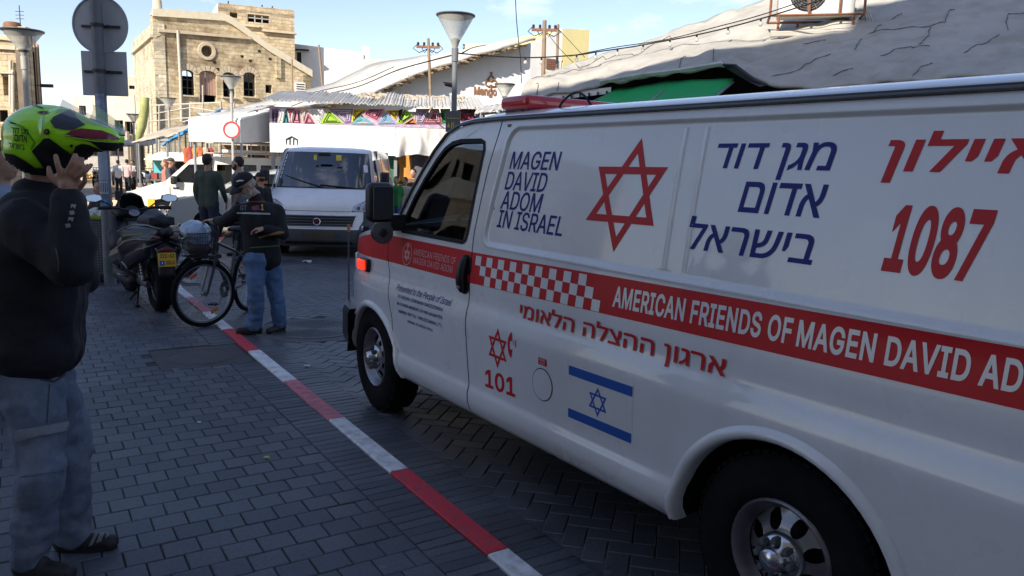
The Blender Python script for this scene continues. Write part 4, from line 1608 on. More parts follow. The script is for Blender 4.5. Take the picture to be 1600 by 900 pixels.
mb.add([(p.x, p.y, z) for p, z in zip(pts, (zc1, zc1, zs1, zc1 + 0.15))] + [(p.x, p.y, z + 0.04) for p, z in zip(pts, (zc1, zc1, zs1, zc1 + 0.15))],
       [(0, 3, 2, 1), (4, 5, 6, 7), (0, 1, 5, 4), (1, 2, 6, 5), (2, 3, 7, 6), (3, 0, 4, 7)])
part('top_panel', mb, m_tarp, cb, 0)
for x in (0.06, WC - 0.06):
 onw(cb, MC_, 'post', lambda mb: mb.tube([(x, 0.1, 0), (x, 0.1, zc0)], 0.03, 8), m_galv, 60)
# ---- ragged sheet roofs and frames below the burnt house
def sheet_roof(label, px0, px1, py0, py1, Y, dep, rise, m, posts=3, seed=0, hz=None):
 A, B = at(px0, py0, Y), at(px1, py1, Y + 0.6)
 e = empty('shed_roof', (A.x, A.y, 0), 0, label, 'shed')
 L_ = (B - A)
 mb = MB()
 def fn(a, b):
  p = A + L_ * a
  n_ = noise.noise(Vector((a * 9 + seed, b * 3, seed)))
  return (p.x - A.x, p.y - A.y - 0.2 * noise.noise(Vector((a * 12, 0, seed))) * (1 - b) + b * dep, p.z + rise * b + 0.07 * n_)
 mb.grid(28, 5, fn)
 o = part('roof_sheet', mb, m, e, 60)
 md = o.modifiers.new('t', 'SOLIDIFY')
 md.thickness = 0.03
 for k in range(posts):
  p = A + L_ * ((k + .3) / posts)
  for dy in (0.15, dep - 0.2):
   mb = MB()
   mb.tube([(p.x - A.x, dy, 0), (p.x - A.x, dy, p.z + rise * dy / dep - 0.03)], 0.035, 6)
   part('post', mb, m_galv, e, 60)
 for dy, q in ((0.12, 0.02), (dep - 0.2, 0.9)):
  mb = MB()
  mb.tube([(0, dy, A.z + rise * q - 0.05), (L_.x, dy + L_.y, B.z + rise * q - 0.05)], 0.03, 6)
  part('beam', mb, m_galv, e, 60)
 return e
sheet_roof('dusty sheet roof on poles below the burnt stone house', 205, 300, 222, 206, 30, 3, 0.7, mat('dusty_sheet', (0.44, 0.38, 0.29), 0.85, var=0.25, vs=2), 3, 1)
sheet_roof('bright blue tarpaulin roof over a stall left of the white canopy box', 252, 302, 226, 198, 25, 2.6, 0.8, mat('blue_tarpaulin', (0.05, 0.28, 0.52), 0.6, var=0.15, vs=3), 2, 2)
sheet_roof('grey sheet roof leaning on poles beside the cream shop building', 150, 232, 228, 226, 38, 4, 0.5, mat('grey_sheet', (0.42, 0.40, 0.36), 0.8, var=0.25, vs=2), 3, 3)
sheet_roof('rust stained tin roof rising to the white hall', 285, 385, 190, 176, 23.5, 3, 0.5, m_tin, 3, 4)
sheet_roof('brown shed roof behind the helmet at the left edge', 0, 60, 196, 198, 24, 3, 0.3, m_wood, 2, 5)
# pipe railings in front of the burnt house
rl = empty('pipe_railing', at(232, 215, 38), 0, 'pale pipe railing frame in front of the burnt stone house', 'railing')
for (a, b) in (((232, 165), (345, 160)), ((232, 190), (380, 176)), ((240, 178), (300, 168)), ((300, 168), (345, 175))):
 p, q = at(a[0], a[1], 38) - rl.location, at(b[0], b[1], 38) - rl.location
 mb = MB()
 mb.tube([p, q], 0.035, 6)
 part('rail', mb, m_pipe, rl, 60)
for x, y0, y1 in ((232, 160, 240), (249, 165, 240), (297, 163, 235), (317, 133, 225), (345, 158, 220), (366, 160, 215)):
 p, q = at(x, y0, 38) - rl.location, at(x, y1, 38) - rl.location
 mb = MB()
 mb.tube([p, q], 0.045, 6)
 part('rail_post', mb, m_pipe, rl, 60)
# leaning green furled shade
P = at(214, 224, 36)
gs = empty('furled_shade', P, 0, 'tall leaning yellow-green furled canvas shade left of the burnt house', 'furled canvas')
mb = MB()
T0 = at(227, 152, 36) - P
pts = [Vector((0, 0, 0)).lerp(T0, t) + Vector((0.08 * math.sin(t * PI) * 1, 0, 0)) for t in np.linspace(0, 1, 9)]
mb.tube(pts, [0.05, 0.14, 0.18, 0.2, 0.2, 0.2, 0.2, 0.19, 0.18], 10)
part('canvas', mb, mat('moss_canvas', (0.36, 0.37, 0.14), 0.85, var=0.35, vs=3, streak=True), gs, 60)
mb = MB()
mb.tube([(0, 0, -1.6), (0, 0, 0.1)], 0.04, 6)
part('pole', mb, m_galv, gs, 60)
# hanging clothes and goods at left of the vans
k = 0
for (px, py, Y, ci) in ((290, 231, 22, 0), (297, 229, 22, 3), (304, 231, 22, 6), (312, 230, 22, 0), (320, 230, 22.3, 5), (328, 231, 22.4, 3), (392, 238, 20, 4), (401, 238, 20, 2), (412, 238, 20, 0)):
 garment(at(px, py, Y), 0.20 if px > 350 else 0.17, 0.42, gm[ci], '%s clothing on the racks, %s from the left under the white canopy box' % (gw[ci], ('first', 'second', 'third', 'fourth', 'fifth', 'sixth', 'seventh', 'eighth', 'rightmost')[k]), 'clothes on the racks behind the minivan', k + 20, cat='garment')
 k += 1
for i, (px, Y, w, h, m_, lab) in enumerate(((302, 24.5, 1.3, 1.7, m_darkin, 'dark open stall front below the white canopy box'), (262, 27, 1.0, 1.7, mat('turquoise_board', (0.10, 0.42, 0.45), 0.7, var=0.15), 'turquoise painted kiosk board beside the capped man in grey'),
                                         (400, 22.5, 1.9, 2.3, m_wood, 'brown stall front behind the minivan rack'))):
 P = at(px, 250, Y)
 e = empty('kiosk', (P.x, P.y, 0), 0.05, lab, 'kiosk')
 mb = MB()
 mb.box((0, 0.4, h / 2), (w, 0.8, h))
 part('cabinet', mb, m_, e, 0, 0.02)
 mb = MB()
 mb.box((0, -0.15, h * 0.52), (w * 0.98, 0.32, 0.05))
 part('shelf', mb, m_wood, e, 0)
 mb = MB()
 mb.add([(-w / 2 - .1, -0.5, h - 0.1), (w / 2 + .1, -0.5, h - 0.1), (w / 2 + .1, 0.8, h + 0.15), (-w / 2 - .1, 0.8, h + 0.15), (-w / 2 - .1, -0.5, h - 0.14), (w / 2 + .1, -0.5, h - 0.14), (w / 2 + .1, 0.8, h + 0.11), (-w / 2 - .1, 0.8, h + 0.11)],
           [(0, 1, 2, 3), (7, 6, 5, 4), (0, 4, 5, 1), (1, 5, 6, 2), (2, 6, 7, 3), (3, 7, 4, 0)])
 part('awning', mb, m_tarp, e, 0)
 for q in range(4):
  mb = MB()
  mb.box((-w / 2 + w * (q + .5) / 4, -0.16, h * 0.52 + 0.14), (w / 5, 0.2, 0.2))
  part('box', mb, gm[(i * 3 + q) % 8], e, 0, 0.01)
# ---- canvas roof of the market hall on the right
m_canvas = mat('grey_canvas', (0.42, 0.395, 0.345), 0.85, var=0.16, vs=1.2, bump=0.55, bs=3.5, dirt=(0.24, 0.22, 0.18), dirt_amt=0.65, ds=2.2, streak=False)
cr = empty('canvas_roof', (0.4, 13.5, 0), 0, 'big grey patched canvas roof rising to the right behind the ambulance', 'market roof')
EB = [(813, 152, 13.6), (850, 147, 13.3), (885, 141, 13.1), (925, 136, 12.9), (960, 128, 12.7), (1010, 118, 12.4), (1060, 109, 12.1), (1118, 103, 11.8), (1145, 102, 11.6), (1160, 118, 11.4), (1200, 131, 11.1),
      (1260, 131, 10.8), (1330, 128, 10.4), (1420, 126, 10.0), (1520, 122, 9.6), (1640, 118, 9.2), (1800, 112, 8.7), (2050, 100, 8.0)]
MID = [(818, 137, 13.9), (860, 127, 13.8), (900, 121, 13.7), (940, 114, 13.5), (980, 106, 13.4), (1030, 97, 13.2), (1080, 88, 13.0), (1130, 80, 12.8), (1155, 78, 12.7), (1175, 76, 12.6), (1215, 72, 12.4),
       (1270, 66, 12.2), (1340, 58, 11.9), (1430, 48, 11.6), (1530, 38, 11.3), (1650, 26, 10.9), (1810, 8, 10.4), (2060, -20, 9.7)]
TOPL = [(832, 122, 14.6), (870, 110, 15.0), (905, 95, 15.4), (950, 81, 15.6), (1000, 66, 15.8), (1050, 48, 15.9), (1100, 34, 15.9), (1150, 18, 15.9), (1175, 8, 15.9), (1200, -2, 15.9), (1240, -14, 15.8),
  (1290, -26, 15.7), (1360, -44, 15.6), (1450, -64, 15.4), (1550, -86, 15.2), (1670, -110, 15.0), (1830, -140, 14.6), (2080, -190, 14)]
rows = []
for a, b, c in zip(EB, MID, TOPL):
 rows.append([at(*a), at(*b), at(*c)])
def crf(a, b):
 k = a * (len(rows) - 1)
 i = min(int(k), len(rows) - 2)
 t = k - i
 P = [rows[i][j].lerp(rows[i + 1][j], t) for j in range(3)]
 p = P[0].lerp(P[1], b * 2) if b < 0.5 else P[1].lerp(P[2], b * 2 - 1)
 n_ = 0.08 * noise.noise(Vector((p.x * 1.1, p.y * 1.6, 2))) + 0.05 * noise.noise(Vector((p.x * 4, p.y * 2.0, 5))) + 0.03 * noise.noise(Vector((p.x * 1.5, p.z * 9, 5)))
 return (p.x - 0.4, p.y - 13.5, p.z + n_)
mb = MB()
mb.grid(240, 44, crf)
o = part('canvas', mb, m_canvas, cr, 60)
md = o.modifiers.new('t', 'SOLIDIFY')
md.thickness = 0.04
# overlapping patches with dark split seams
m_patch = mat('canvas_patch', (0.45, 0.43, 0.40), 0.85, var=0.16, vs=2, bump=0.5, bs=5, dirt=(0.27, 0.25, 0.22), dirt_amt=0.4, ds=2)
m_seam = mat('open_seam', (0.13, 0.12, 0.11), 0.9)
def onroof(px, py):
 """nearest roof surface point under a pixel"""
 d = ray(px, py)
 best = None
 for Y in np.arange(9.0, 16.0, 0.03):
  P = Vector((0, 0, CAM_H)) + d * (Y / d.y)
  # roof height at this spot
  lo_, hi_ = 0, len(rows) - 1
  bd = None
  for i in range(len(rows) - 1):
   for (j, off) in ((0, 0), (1, .5)):
    A_, B_, C_ = rows[i][j], rows[i + 1][j], rows[i][j + 1]
    # local coordinates in xy
    e1_, e2_ = (B_ - A_).xy, (C_ - A_).xy
    den = e1_.x * e2_.y - e1_.y * e2_.x
    if abs(den) < 1e-9:
     continue
    r_ = P.xy - A_.xy
    s_ = (r_.x * e2_.y - r_.y * e2_.x) / den
    t_ = (e1_.x * r_.y - e1_.y * r_.x) / den
    if -0.05 <= s_ <= 1.05 and -0.05 <= t_ <= 1.05:
     z = A_.z + (B_.z - A_.z) * s_ + (C_.z - A_.z) * t_
     bd = ((i + min(max(s_, 0), 1)) / (len(rows) - 1), off + min(max(t_, 0), 1) * .5, z)
  if bd and P.z <= bd[2]:
   return bd[0], bd[1]
 return None
def roofline(name, pts, r, m, lift=0.02):
 out = []
 for i in range(len(pts) - 1):
  for t in np.linspace(0, 1, 7)[:-1 if i < len(pts) - 2 else None]:
   q = onroof(lerp(pts[i][0], pts[i + 1][0], t), lerp(pts[i][1], pts[i + 1][1], t))
   if q:
    p = Vector(crf(*q))
    out.append(p + Vector((0, -0.3, 0.95)).normalized() * lift)
 if len(out) > 2:
  mb = MB()
  mb.tube(out, [r * (0.4 + 0.6 * abs(math.sin(i * 1.9))) for i in range(len(out))], 5)
  part(name, mb, m, cr, 60)
for pl in ([(1355, 52), (1400, 47), (1450, 43), (1475, 38), (1480, 22), (1488, 18)], [(1363, 52), (1370, 42), (1376, 37)], [(1454, 42), (1448, 58), (1435, 70)], [(1347, 56), (1340, 72), (1329, 82)],
           [(1372, 96), (1400, 84), (1450, 74)], [(1425, 124), (1438, 108), (1455, 102)], [(1500, 83), (1530, 70), (1557, 58)], [(1570, 45), (1574, 22), (1600, 18)], [(1205, 122), (1250, 110), (1295, 92)],
           [(900, 108), (925, 97), (990, 84), (1050, 62)], [(870, 145), (871, 130)], [(838, 148), (838, 133)], [(1060, 107), (1062, 96), (1070, 90)], [(1115, 98), (1117, 86)], [(830, 130), (880, 118), (930, 104)],
           [(1390, 31), (1405, 24)], [(1255, 68), (1290, 62)], [(1300, 118), (1330, 110)]):
 roofline('seam', pl, 0.0075, m_seam, 0.012)
# gutter boards and white eave strip with dark brackets
pts = [at(938, 128, 12.75), at(1000, 117, 12.35), at(1060, 110, 12.0), at(1128, 99, 11.6)]
for k_, (i0, i1) in enumerate(((0, 1), (1, 2), (2, 3))):
 mb = MB()
 mb.tube([pts[i0] - Vector((0.4, 13.5, 0)), pts[i1] - Vector((0.4, 13.5, 0))], 0.035, 4)
 part('gutter_board', mb, mat('weathered_white_board', (0.50, 0.50, 0.46), 0.8, var=0.3, vs=5), cr, 0)
q0, q1 = at(822, 152, 13.5), at(955, 136, 12.8)
d_ = q1 - q0
mb = MB()
for a_, b_ in (((0, 0, 0), (0, 0, -0.09)),):
 A_, B_ = q0 - Vector((0.4, 13.5, 0)), q1 - Vector((0.4, 13.5, 0))
 mb.add([A_, B_, B_ + Vector((0, 0, -0.10)), A_ + Vector((0, 0, -0.10)), A_ + Vector((0, .05, 0)), B_ + Vector((0, .05, 0)), B_ + Vector((0, .05, -0.10)), A_ + Vector((0, .05, -0.10))],
           [(0, 3, 2, 1), (4, 5, 6, 7), (0, 1, 5, 4), (3, 7, 6, 2), (0, 4, 7, 3), (1, 2, 6, 5)])
part('eave_strip', mb, m_tarp, cr, 0)
for k in range(10):
 p = q0.lerp(q1, (k + .5) / 10) - Vector((0.4, 13.5, 0))
 mb = MB()
 mb.box((p.x, p.y - 0.03, p.z - 0.08), (0.025, 0.05, 0.05))
 part('bracket', mb, m_iron, cr, 0)
# dark hall under it
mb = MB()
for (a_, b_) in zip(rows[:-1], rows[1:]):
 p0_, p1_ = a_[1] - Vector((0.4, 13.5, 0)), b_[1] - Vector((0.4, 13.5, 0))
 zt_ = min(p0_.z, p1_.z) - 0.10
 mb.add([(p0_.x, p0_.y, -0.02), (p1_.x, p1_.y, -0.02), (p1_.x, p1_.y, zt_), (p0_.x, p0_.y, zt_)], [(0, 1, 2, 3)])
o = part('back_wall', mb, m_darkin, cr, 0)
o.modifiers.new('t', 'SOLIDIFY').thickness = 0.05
for k in range(6):
 p = at(880 + 60 * k, 175, 13.0 - 0.3 * k) - Vector((0.4, 13.5, 0))
 mb = MB()
 mb.tube([(p.x, p.y, 0), (p.x, p.y, 2.7)], 0.05, 8)
 part('column', mb, m_iron, cr, 60)
# jagged torn flap
mb = MB()
fl = [at(1130, 99, 11.5), at(1150, 100, 11.4), at(1165, 112, 11.3), at(1182, 124, 11.2), at(1200, 131, 11.1), at(1190, 134, 11.15), at(1172, 126, 11.3), at(1155, 115, 11.5), at(1138, 106, 11.6)]
fl = [p - Vector((0.4, 13.5, 0)) for p in fl]
mb.add(fl, [tuple(range(len(fl)))])
o = part('torn_flap', mb, m_iron, cr, 0)
md = o.modifiers.new('t', 'SOLIDIFY')
md.thickness = 0.03
# ---- green awning
ga = empty('green_awning', at(1040, 150, 12.2), 0, 'bright green fabric awning under the grey canvas roof', 'awning')
gv = [at(903, 166, 12.3), at(955, 142, 12.9), at(1050, 127, 12.3), at(1146, 124, 11.6), at(1112, 152, 10.9), at(1000, 168, 11.3)]
gv = [p - ga.location for p in gv]
c_ = sum(gv, Vector()) / 6
mb = MB()
n = 14
def gfn(a, b):
 top_ = [gv[1], gv[2], gv[3]]
 bot_ = [gv[0], gv[5], gv[4]]
 k = a * 2
 i = min(int(k), 1)
 p = top_[i].lerp(top_[i + 1], k - i)
 q = bot_[i].lerp(bot_[i + 1], k - i)
 r_ = p.lerp(q, b)
 return (r_.x, r_.y, r_.z - 0.06 * math.sin(b * PI) + 0.02 * noise.noise(Vector((a * 8, b * 4, 0))))
mb.grid(22, 9, gfn)
o = part('fabric', mb, mat('green_fabric', (0.012, 0.36, 0.10), 0.7, var=0.08, vs=3), ga, 60)
md = o.modifiers.new('t', 'SOLIDIFY')
md.thickness = 0.015
for a_, b_ in ((1, 0), (2, 5), (3, 4)):
 mb = MB()
 mb.tube([gv[a_] + Vector((0, 0, -0.04)), gv[b_] + Vector((0, 0, -0.04))], 0.02, 6)
 part('rib', mb, m_galv, ga, 60)
mb = MB()
mb.tube([gv[0], gv[5], gv[4]], 0.018, 6)
part('front_bar', mb, m_galv, ga, 60)
for q in (gv[0], gv[4]):
 mb = MB()
 mb.tube([q, (q.x, q.y, -ga.location.z)], 0.025, 6)
 part('leg', mb, m_galv, ga, 60)
# small green awning by the light bar
g2 = empty('small_green_awning', at(790, 188, 16), 0, 'small green awning corner showing beside the red light bar', 'awning')
mb = MB()
w2_ = [at(772, 193, 16), at(787, 178, 16.5), at(812, 176, 16.2), at(803, 192, 15.6)]
mb.add([p - g2.location for p in w2_], [(0, 3, 2, 1)])
o = part('fabric', mb, _mats['green_fabric'], g2, 0)
o.modifiers.new('t', 'SOLIDIFY').thickness = 0.02
mb = MB()
p = w2_[3] - g2.location
mb.tube([p, (p.x, p.y, -g2.location.z)], 0.03, 6)
part('leg', mb, m_galv, g2, 60)
sheet_roof('small white shed roof between the lamp and the canvas roof', 742, 800, 176, 170, 18, 2, 0.3, m_tin, 2, 8)
# ---- outdoor air conditioner on its frame
AC = at(1274, 4, 12.9)
ace = empty('air_conditioner', AC, -0.25, 'white outdoor air conditioning unit on a rusty frame upon the canvas roof', 'air conditioner')
ace.scale = (1.12, 1.12, 1.12)
mb = MB()
mb.box((0, 0, 0.10), (1.02, 0.36, 0.62))
cs = part('casing', mb, mat('ac_casing', (0.62, 0.60, 0.56), 0.5, var=0.08, dirt=(0.4, 0.35, 0.28), dirt_amt=0.4, ds=4), ace, 35, 0.02)
mb = MB()
mb.lathe([(0.0, 0), (0.25, 0), (0.25, 0.012), (0.0, 0.012)], 28, Matrix.Translation((-0.12, -0.183, 0.10)) @ Matrix.Rotation(R(90), 4, 'X'))
fan = part('fan_opening', mb, m_darkin, ace, 40)
for k in range(8):
 mb = MB()
 mb.tube([(0.03 * k * math.cos(a) + 0.02 * math.cos(a), 0, 0.03 * k * math.sin(a) + 0.02 * math.sin(a)) for a in np.linspace(0, 2 * PI, 20, endpoint=False)], 0.004, 4, closed=True, M=Matrix.Translation((-0.12, -0.20, 0.10)))
 part('guard_ring', mb, m_galv, fan, 60)
for k in range(6):
 a = PI * k / 6
 mb = MB()
 mb.tube([(-0.12 - 0.25 * math.cos(a), -0.203, 0.1 - 0.25 * math.sin(a)), (-0.12 + 0.25 * math.cos(a), -0.203, 0.1 + 0.25 * math.sin(a))], 0.004, 4)
 part('guard_bar', mb, m_galv, fan, 60)
for p, q in (((-.62, -.28, -.22), (.62, -.28, -.22)), ((-.62, .28, -.22), (.62, .28, -.22)), ((-.62, -.28, -.22), (-.62, .28, -.22)), ((.62, -.28, -.22), (.62, .28, -.22)), ((-.62, -.28, -.22), (-.62, -.28, .55)),
             ((-.10, -.28, -.22), (-.10, -.28, .5)), ((.62, -.28, -.22), (.62, -.28, .55)), ((.30, -.28, -.22), (.30, -.28, .5)), ((-.5, -.28, -.5), (-.5, -.28, -.22)), ((.5, -.2, -.35), (.5, -.2, -.22)), ((-.2, .2, -.35), (-.2, .2, -.22))):
 mb = MB()
 mb.tube([p, q], 0.018, 4)
 part('frame_bar', mb, m_rust, ace, 0)
for k in range(3):
 mb = MB()
 mb.tube([(0.52 + 0.03 * k, 0.05, -0.1), (0.66 + .03 * k, 0.0, -0.12), (0.72 + .03 * k, -0.1, -0.34), (0.45, -0.2, -0.42 - .02 * k), (-0.6, -0.3, -0.46 - .02 * k)], 0.022, 6)
 part('hose', mb, mat('pale_hose', (0.45, 0.42, 0.36), 0.7), ace, 60)
# ---- cables
def cable(label, pts, r=0.012, group=None, sag=0.0, m=None):
 P = [at(*p) for p in pts]
 out = []
 n = len(P)
 for i in range(n - 1):
  a, b, c, d = P[max(i - 1, 0)], P[i], P[i + 1], P[min(i + 2, n - 1)]
  for t in np.linspace(0, 1, 9)[:-1]:
   out.append(0.5 * ((2 * b) + (c - a) * t + (2 * a - 5 * b + 4 * c - d) * t * t + (3 * b - a - 3 * c + d) * t ** 3))
 out.append(P[-1])
 mb = MB()
 mb.tube(out, r, 5)
 o = part('cable', mb, m or m_rub, None, 60)
 return tag(o, label, 'cable', group)
LP = (712, 13.6)
cable('cable running from the centre lamp post down over the white hall roof', [(712, 85, 13.6), (680, 93, 15), (620, 110, 18), (560, 135, 21), (500, 150, 24), (455, 166, 26)], 0.014)
cable('second cable sagging along the ragged edge of the white hall roof', [(616, 104, 27), (560, 128, 26.8), (500, 142, 26.6), (430, 158, 26.4)], 0.014)
cable('cable from the centre lamp post to the string of bulbs', [(714, 83, 13.6), (760, 87, 14.0), (830, 90, 14.2), (900, 86, 14.3), (940, 80, 14.3), (1000, 71, 14.2), (1100, 52, 13.6), (1200, 26, 12.6), (1320, -12, 11.8)], 0.012)
cable('upper cable crossing above the canvas roof', [(890, 88, 14.2), (960, 74, 14.2), (1040, 62, 13.9), (1120, 42, 13.4), (1200, 20, 12.6), (1330, -25, 11.8)], 0.009)
cable('loose cable looping down the lamp post wall to the roof line', [(722, 83, 13.7), (740, 74, 20), (760, 70, 26)], 0.012)
cable('thin vertical cable against the sky left of the wooden pole', [(805, -10, 24), (807, 30, 24), (810, 62, 24), (813, 90, 24), (815, 130, 24)], 0.014)
cable('stay wire of the wooden pole, left one', [(852, 45, 22), (866, 66, 22), (884, 86, 22), (898, 100, 22)], 0.008)
cable('stay wire of the wooden pole, right one', [(873, 46, 22), (890, 64, 22), (914, 90, 22)], 0.008)
m_bulb = mat('bulb_glass', (0.55, 0.53, 0.48), 0.12, var=0.0, coat=0.8, alpha=0.75)
bulbs = [(821, 90, 14.2), (846, 90, 14.25), (901, 86, 14.3), (931, 82, 14.3), (965, 77, 14.25), (1005, 70, 14.2), (1047, 62, 13.9), (1089, 54, 13.7), (1138, 42, 13.3), (1189, 29, 12.7)]
for k, b in enumerate(bulbs):
 P = at(*b)
 e = empty('string_light', P, 0, 'small clear festoon bulb on the cable, %s from the left' % ('first', 'second', 'third', 'fourth', 'fifth', 'sixth', 'seventh', 'eighth', 'ninth', 'last and rightmost')[k], 'light bulb', 'festoon bulbs on the cable')
 mb = MB()
 mb.tube([(0, 0, 0.0), (0, 0, -0.045)], 0.016, 8)
 part('socket', mb, m_rub, e, 60)
 mb = MB()
 mb.lathe([(0.012, -0.04), (0.030, -0.07), (0.034, -0.09), (0.026, -0.115), (0.0, -0.125)], 12)
 part('bulb', mb, m_bulb, e, 60)
# ---- wooden poles
def util_pole(label, px, ytop, ybot, Y, r, lean=0.0, cross=True, cat='pole'):
 B = at(px, ybot, Y)
 e = empty('utility_pole', (B.x, B.y, 0), 0, label, cat)
 T = at(px + lean, ytop, Y)
 tp = Vector((T.x - B.x, 0, T.z))
 mb = MB()
 mb.tube([(0, 0, 0), (tp.x * .5, 0, tp.z * .5), tp], [r * 1.15, r, r * .85], 8)
 part('pole', mb, mat('pole_wood', (0.27, 0.19, 0.12), 0.85, var=0.25, vs=6), e, 60)
 if cross:
  mb = MB()
  mb.box((tp.x, 0, tp.z - 0.25), (0.7, 0.07, 0.07))
  part('crossarm', mb, m_rust, e, 0)
  for dx in (-0.3, -0.12, 0.14, 0.3):
   mb = MB()
   mb.lathe([(0.02, 0), (0.04, 0.02), (0.03, 0.05), (0.045, 0.07), (0.02, 0.11), (0, 0.11)], 8, Matrix.Translation((tp.x + dx, 0, tp.z - 0.22)))
   part('insulator', mb, m_iron, e, 60)
   mb = MB()
   mb.tube([(tp.x + dx, 0, tp.z - 0.15), (tp.x + dx * 1.5, 0, tp.z - 0.30), (tp.x + dx * .9, 0, tp.z - 0.42), (tp.x, 0, tp.z - 0.3)], 0.014, 5)
   part('jumper_wire', mb, m_rub, e, 60)
 return e
util_pole('wooden electricity pole with tangled insulators by the yellow house', 851, 32, 112, 22, 0.065)
util_pole('thinner wooden pole just right of the electricity pole', 872, 38, 106, 23, 0.045, cross=False)
util_pole('rusty leaning mast with insulators on the white hall front', 684, 60, 165, 24, 0.05, lean=-15, cat='mast')
util_pole('dark slanting pipe mast left of the sloping roof', 518, 70, 128, 40, 0.06, lean=-20, cross=False, cat='mast')
util_pole('dark thin mast beside the roof vent', 458, 92, 156, 29, 0.04, lean=-2, cross=False, cat='mast')
# ---- street lamps with conical glass
m_lampglass = mat('frosted_lamp_glass', (0.62, 0.62, 0.56), 0.35, var=0.05, alpha=0.62, dirt=(0.4, 0.36, 0.26), dirt_amt=0.3, ds=5)
m_lamptop = mat('lamp_rim', (0.10, 0.10, 0.10), 0.45)
m_lamppole = mat('grey_lamp_pole', (0.16, 0.17, 0.18), 0.5, var=0.1)
m_lamppale = mat('pale_lamp_pole', (0.40, 0.38, 0.33), 0.6, var=0.1)
def lamp(label, px, ytop, Y, wid, hcone, mp, seg=24):
 T = at(px, ytop, Y)
 e = empty('street_lamp', (T.x, T.y, 0), 0, label, 'street lamp')
 z1 = T.z
 r = wid / 2
 zc = z1 - hcone
 mb = MB()
 mb.tube([(0, 0, 0), (0, 0, 1.0), (0, 0, zc - 0.15)], [r * 0.19, r * 0.16, r * 0.14], 12)
 mb.tube([(0, 0, zc - 0.22), (0, 0, zc + 0.0)], r * 0.18, 12)
 part('pole', mb, mp, e, 60)
 mb = MB()
 mb.lathe([(r * 0.10, zc - 0.04), (r * 0.22, zc + 0.10), (r * 0.97, z1 - 0.015)], seg, caps=False)
 part('lamp_glass', mb, m_lampglass, e, 60)
 mb = MB()
 mb.lathe([(r * 0.08, zc), (r * 0.26, zc + hcone * 0.24), (r * 0.10, zc + hcone * 0.30), (0, zc + hcone * .3)], seg, caps=False)
 part('lamp_core', mb, m_lamptop, e, 60)
 mb = MB()
 mb.lathe([(0.0, z1 + 0.012), (r * 0.6, z1 + 0.012), (r * 1.0, z1 + 0.002), (r * 1.02, z1 - 0.012), (r * 0.98, z1 - 0.03), (r * 0.6, z1 - 0.07), (0.0, z1 - 0.09)], seg, caps=False)
 part('cap', mb, m_lamptop, e, 60)
 return e
lc = lamp('grey street lamp with a conical glass head standing above the ambulance bonnet', 712, 23, 13.6, 0.66, 0.55, m_lamppole, 32)
lamp('large pale street lamp at the left edge above the green helmet', 35, 47, 13.7, 0.66, 0.44, m_lamppale, 32)
lsg = lamp('pale street lamp carrying the round no vehicles sign', 361, 119, 18.1, 0.45, 0.39, m_lamppale)
lamp('small far lamp just left of the one with the round sign', 263, 153, 34, 0.66, 0.55, m_lamppale)
lamp('distant lamp behind the square sign plate', 208, 178, 38, 0.66, 0.5, m_lamppale)
lamp('lamp head with an amber tint peeping over the red light bar', 789, 131, 20, 0.52, 0.42, m_lamppale)
# direction box on the centre lamp
P = at(708, 190, 13.45)
sb_ = empty('direction_sign', P, 0, 'small dark sign box with yellow marks strapped to the centre lamp post', 'sign')
mb = MB()
mb.box((0, 0, 0), (0.25, 0.05, 0.35))
part('board', mb, m_grey, sb_, 0, 0.005)
m_ymark = mat('yellow_mark', (0.60, 0.50, 0.06), 0.6)
mb = MB()
for (x, z, w, h) in ((-0.08, 0.055, 0.04, 0.012), (-0.03, 0.055, 0.03, 0.012), (0.02, 0.055, 0.04, 0.012), (0.075, 0.055, 0.035, 0.012)):
 mb.box((x, -0.028, z), (w, 0.006, h))
part('sign_print', mb, m_ymark, sb_, 0)
mb = MB()
mb.prism([(-0.10, -0.10), (-0.075, -0.02), (-0.05, -0.10)], -0.001, 0.004, Matrix.Translation((0, -0.026, 0)) @ Matrix.Rotation(R(90), 4, 'X'))
part('sign_print', mb, m_ymark, sb_, 0)
for x in (-0.02, 0.01):
 mb = MB()
 mb.box((x, -0.028, -0.07), (0.012, 0.006, 0.11))
 part('sign_print', mb, m_ymark, sb_, 0)
mb = MB()
mb.box((0.075, -0.028, -0.07), (0.07, 0.006, 0.012))
mb.prism([(0.09, -0.10), (0.118, -0.07), (0.09, -0.04)], -0.001, 0.004, Matrix.Translation((0, -0.026, 0)) @ Matrix.Rotation(R(90), 4, 'X'))
part('sign_print', mb, m_ymark, sb_, 0)
# camera arm on the lamp
P = at(706, 131, 13.6)
ca_ = empty('small_camera', P, 0, 'small dark camera arm on the centre lamp post', 'camera')
mb = MB()
mb.tube([(0.07, 0, 0), (-0.15, 0, 0.02)], 0.012, 6)
part('arm', mb, m_rub, ca_, 60)
mb = MB()
mb.cone((0.0, 0, -0.03), (-0.10, -0.05, -0.02), 0.03, 0.025, 8, 2)
part('housing', mb, m_rub, ca_, 60)
# round sign on the lamp
P = at(362, 203, 17.98)
rs = empty('no_vehicles_sign', P, 0, 'round white traffic sign with a red ring on the pale lamp post', 'traffic sign')
TM = Matrix.Rotation(R(90), 4, 'X')
mb = MB()
mb.prism([(0.2 * math.cos(k * PI / 16), 0.2 * math.sin(k * PI / 16)) for k in range(32)], -0.008, 0.009, TM)
part('plate', mb, mat('sign_white', (0.62, 0.60, 0.57), 0.5, var=0.1), rs, 0, fixn=True)
mb = MB()
mb.lathe([(0.155, 0.010), (0.155, 0.018), (0.198, 0.018), (0.198, 0.010)], 32, TM, caps=False)
part('red_ring', mb, mat('sign_red', (0.50, 0.03, 0.03), 0.5), rs, 40)
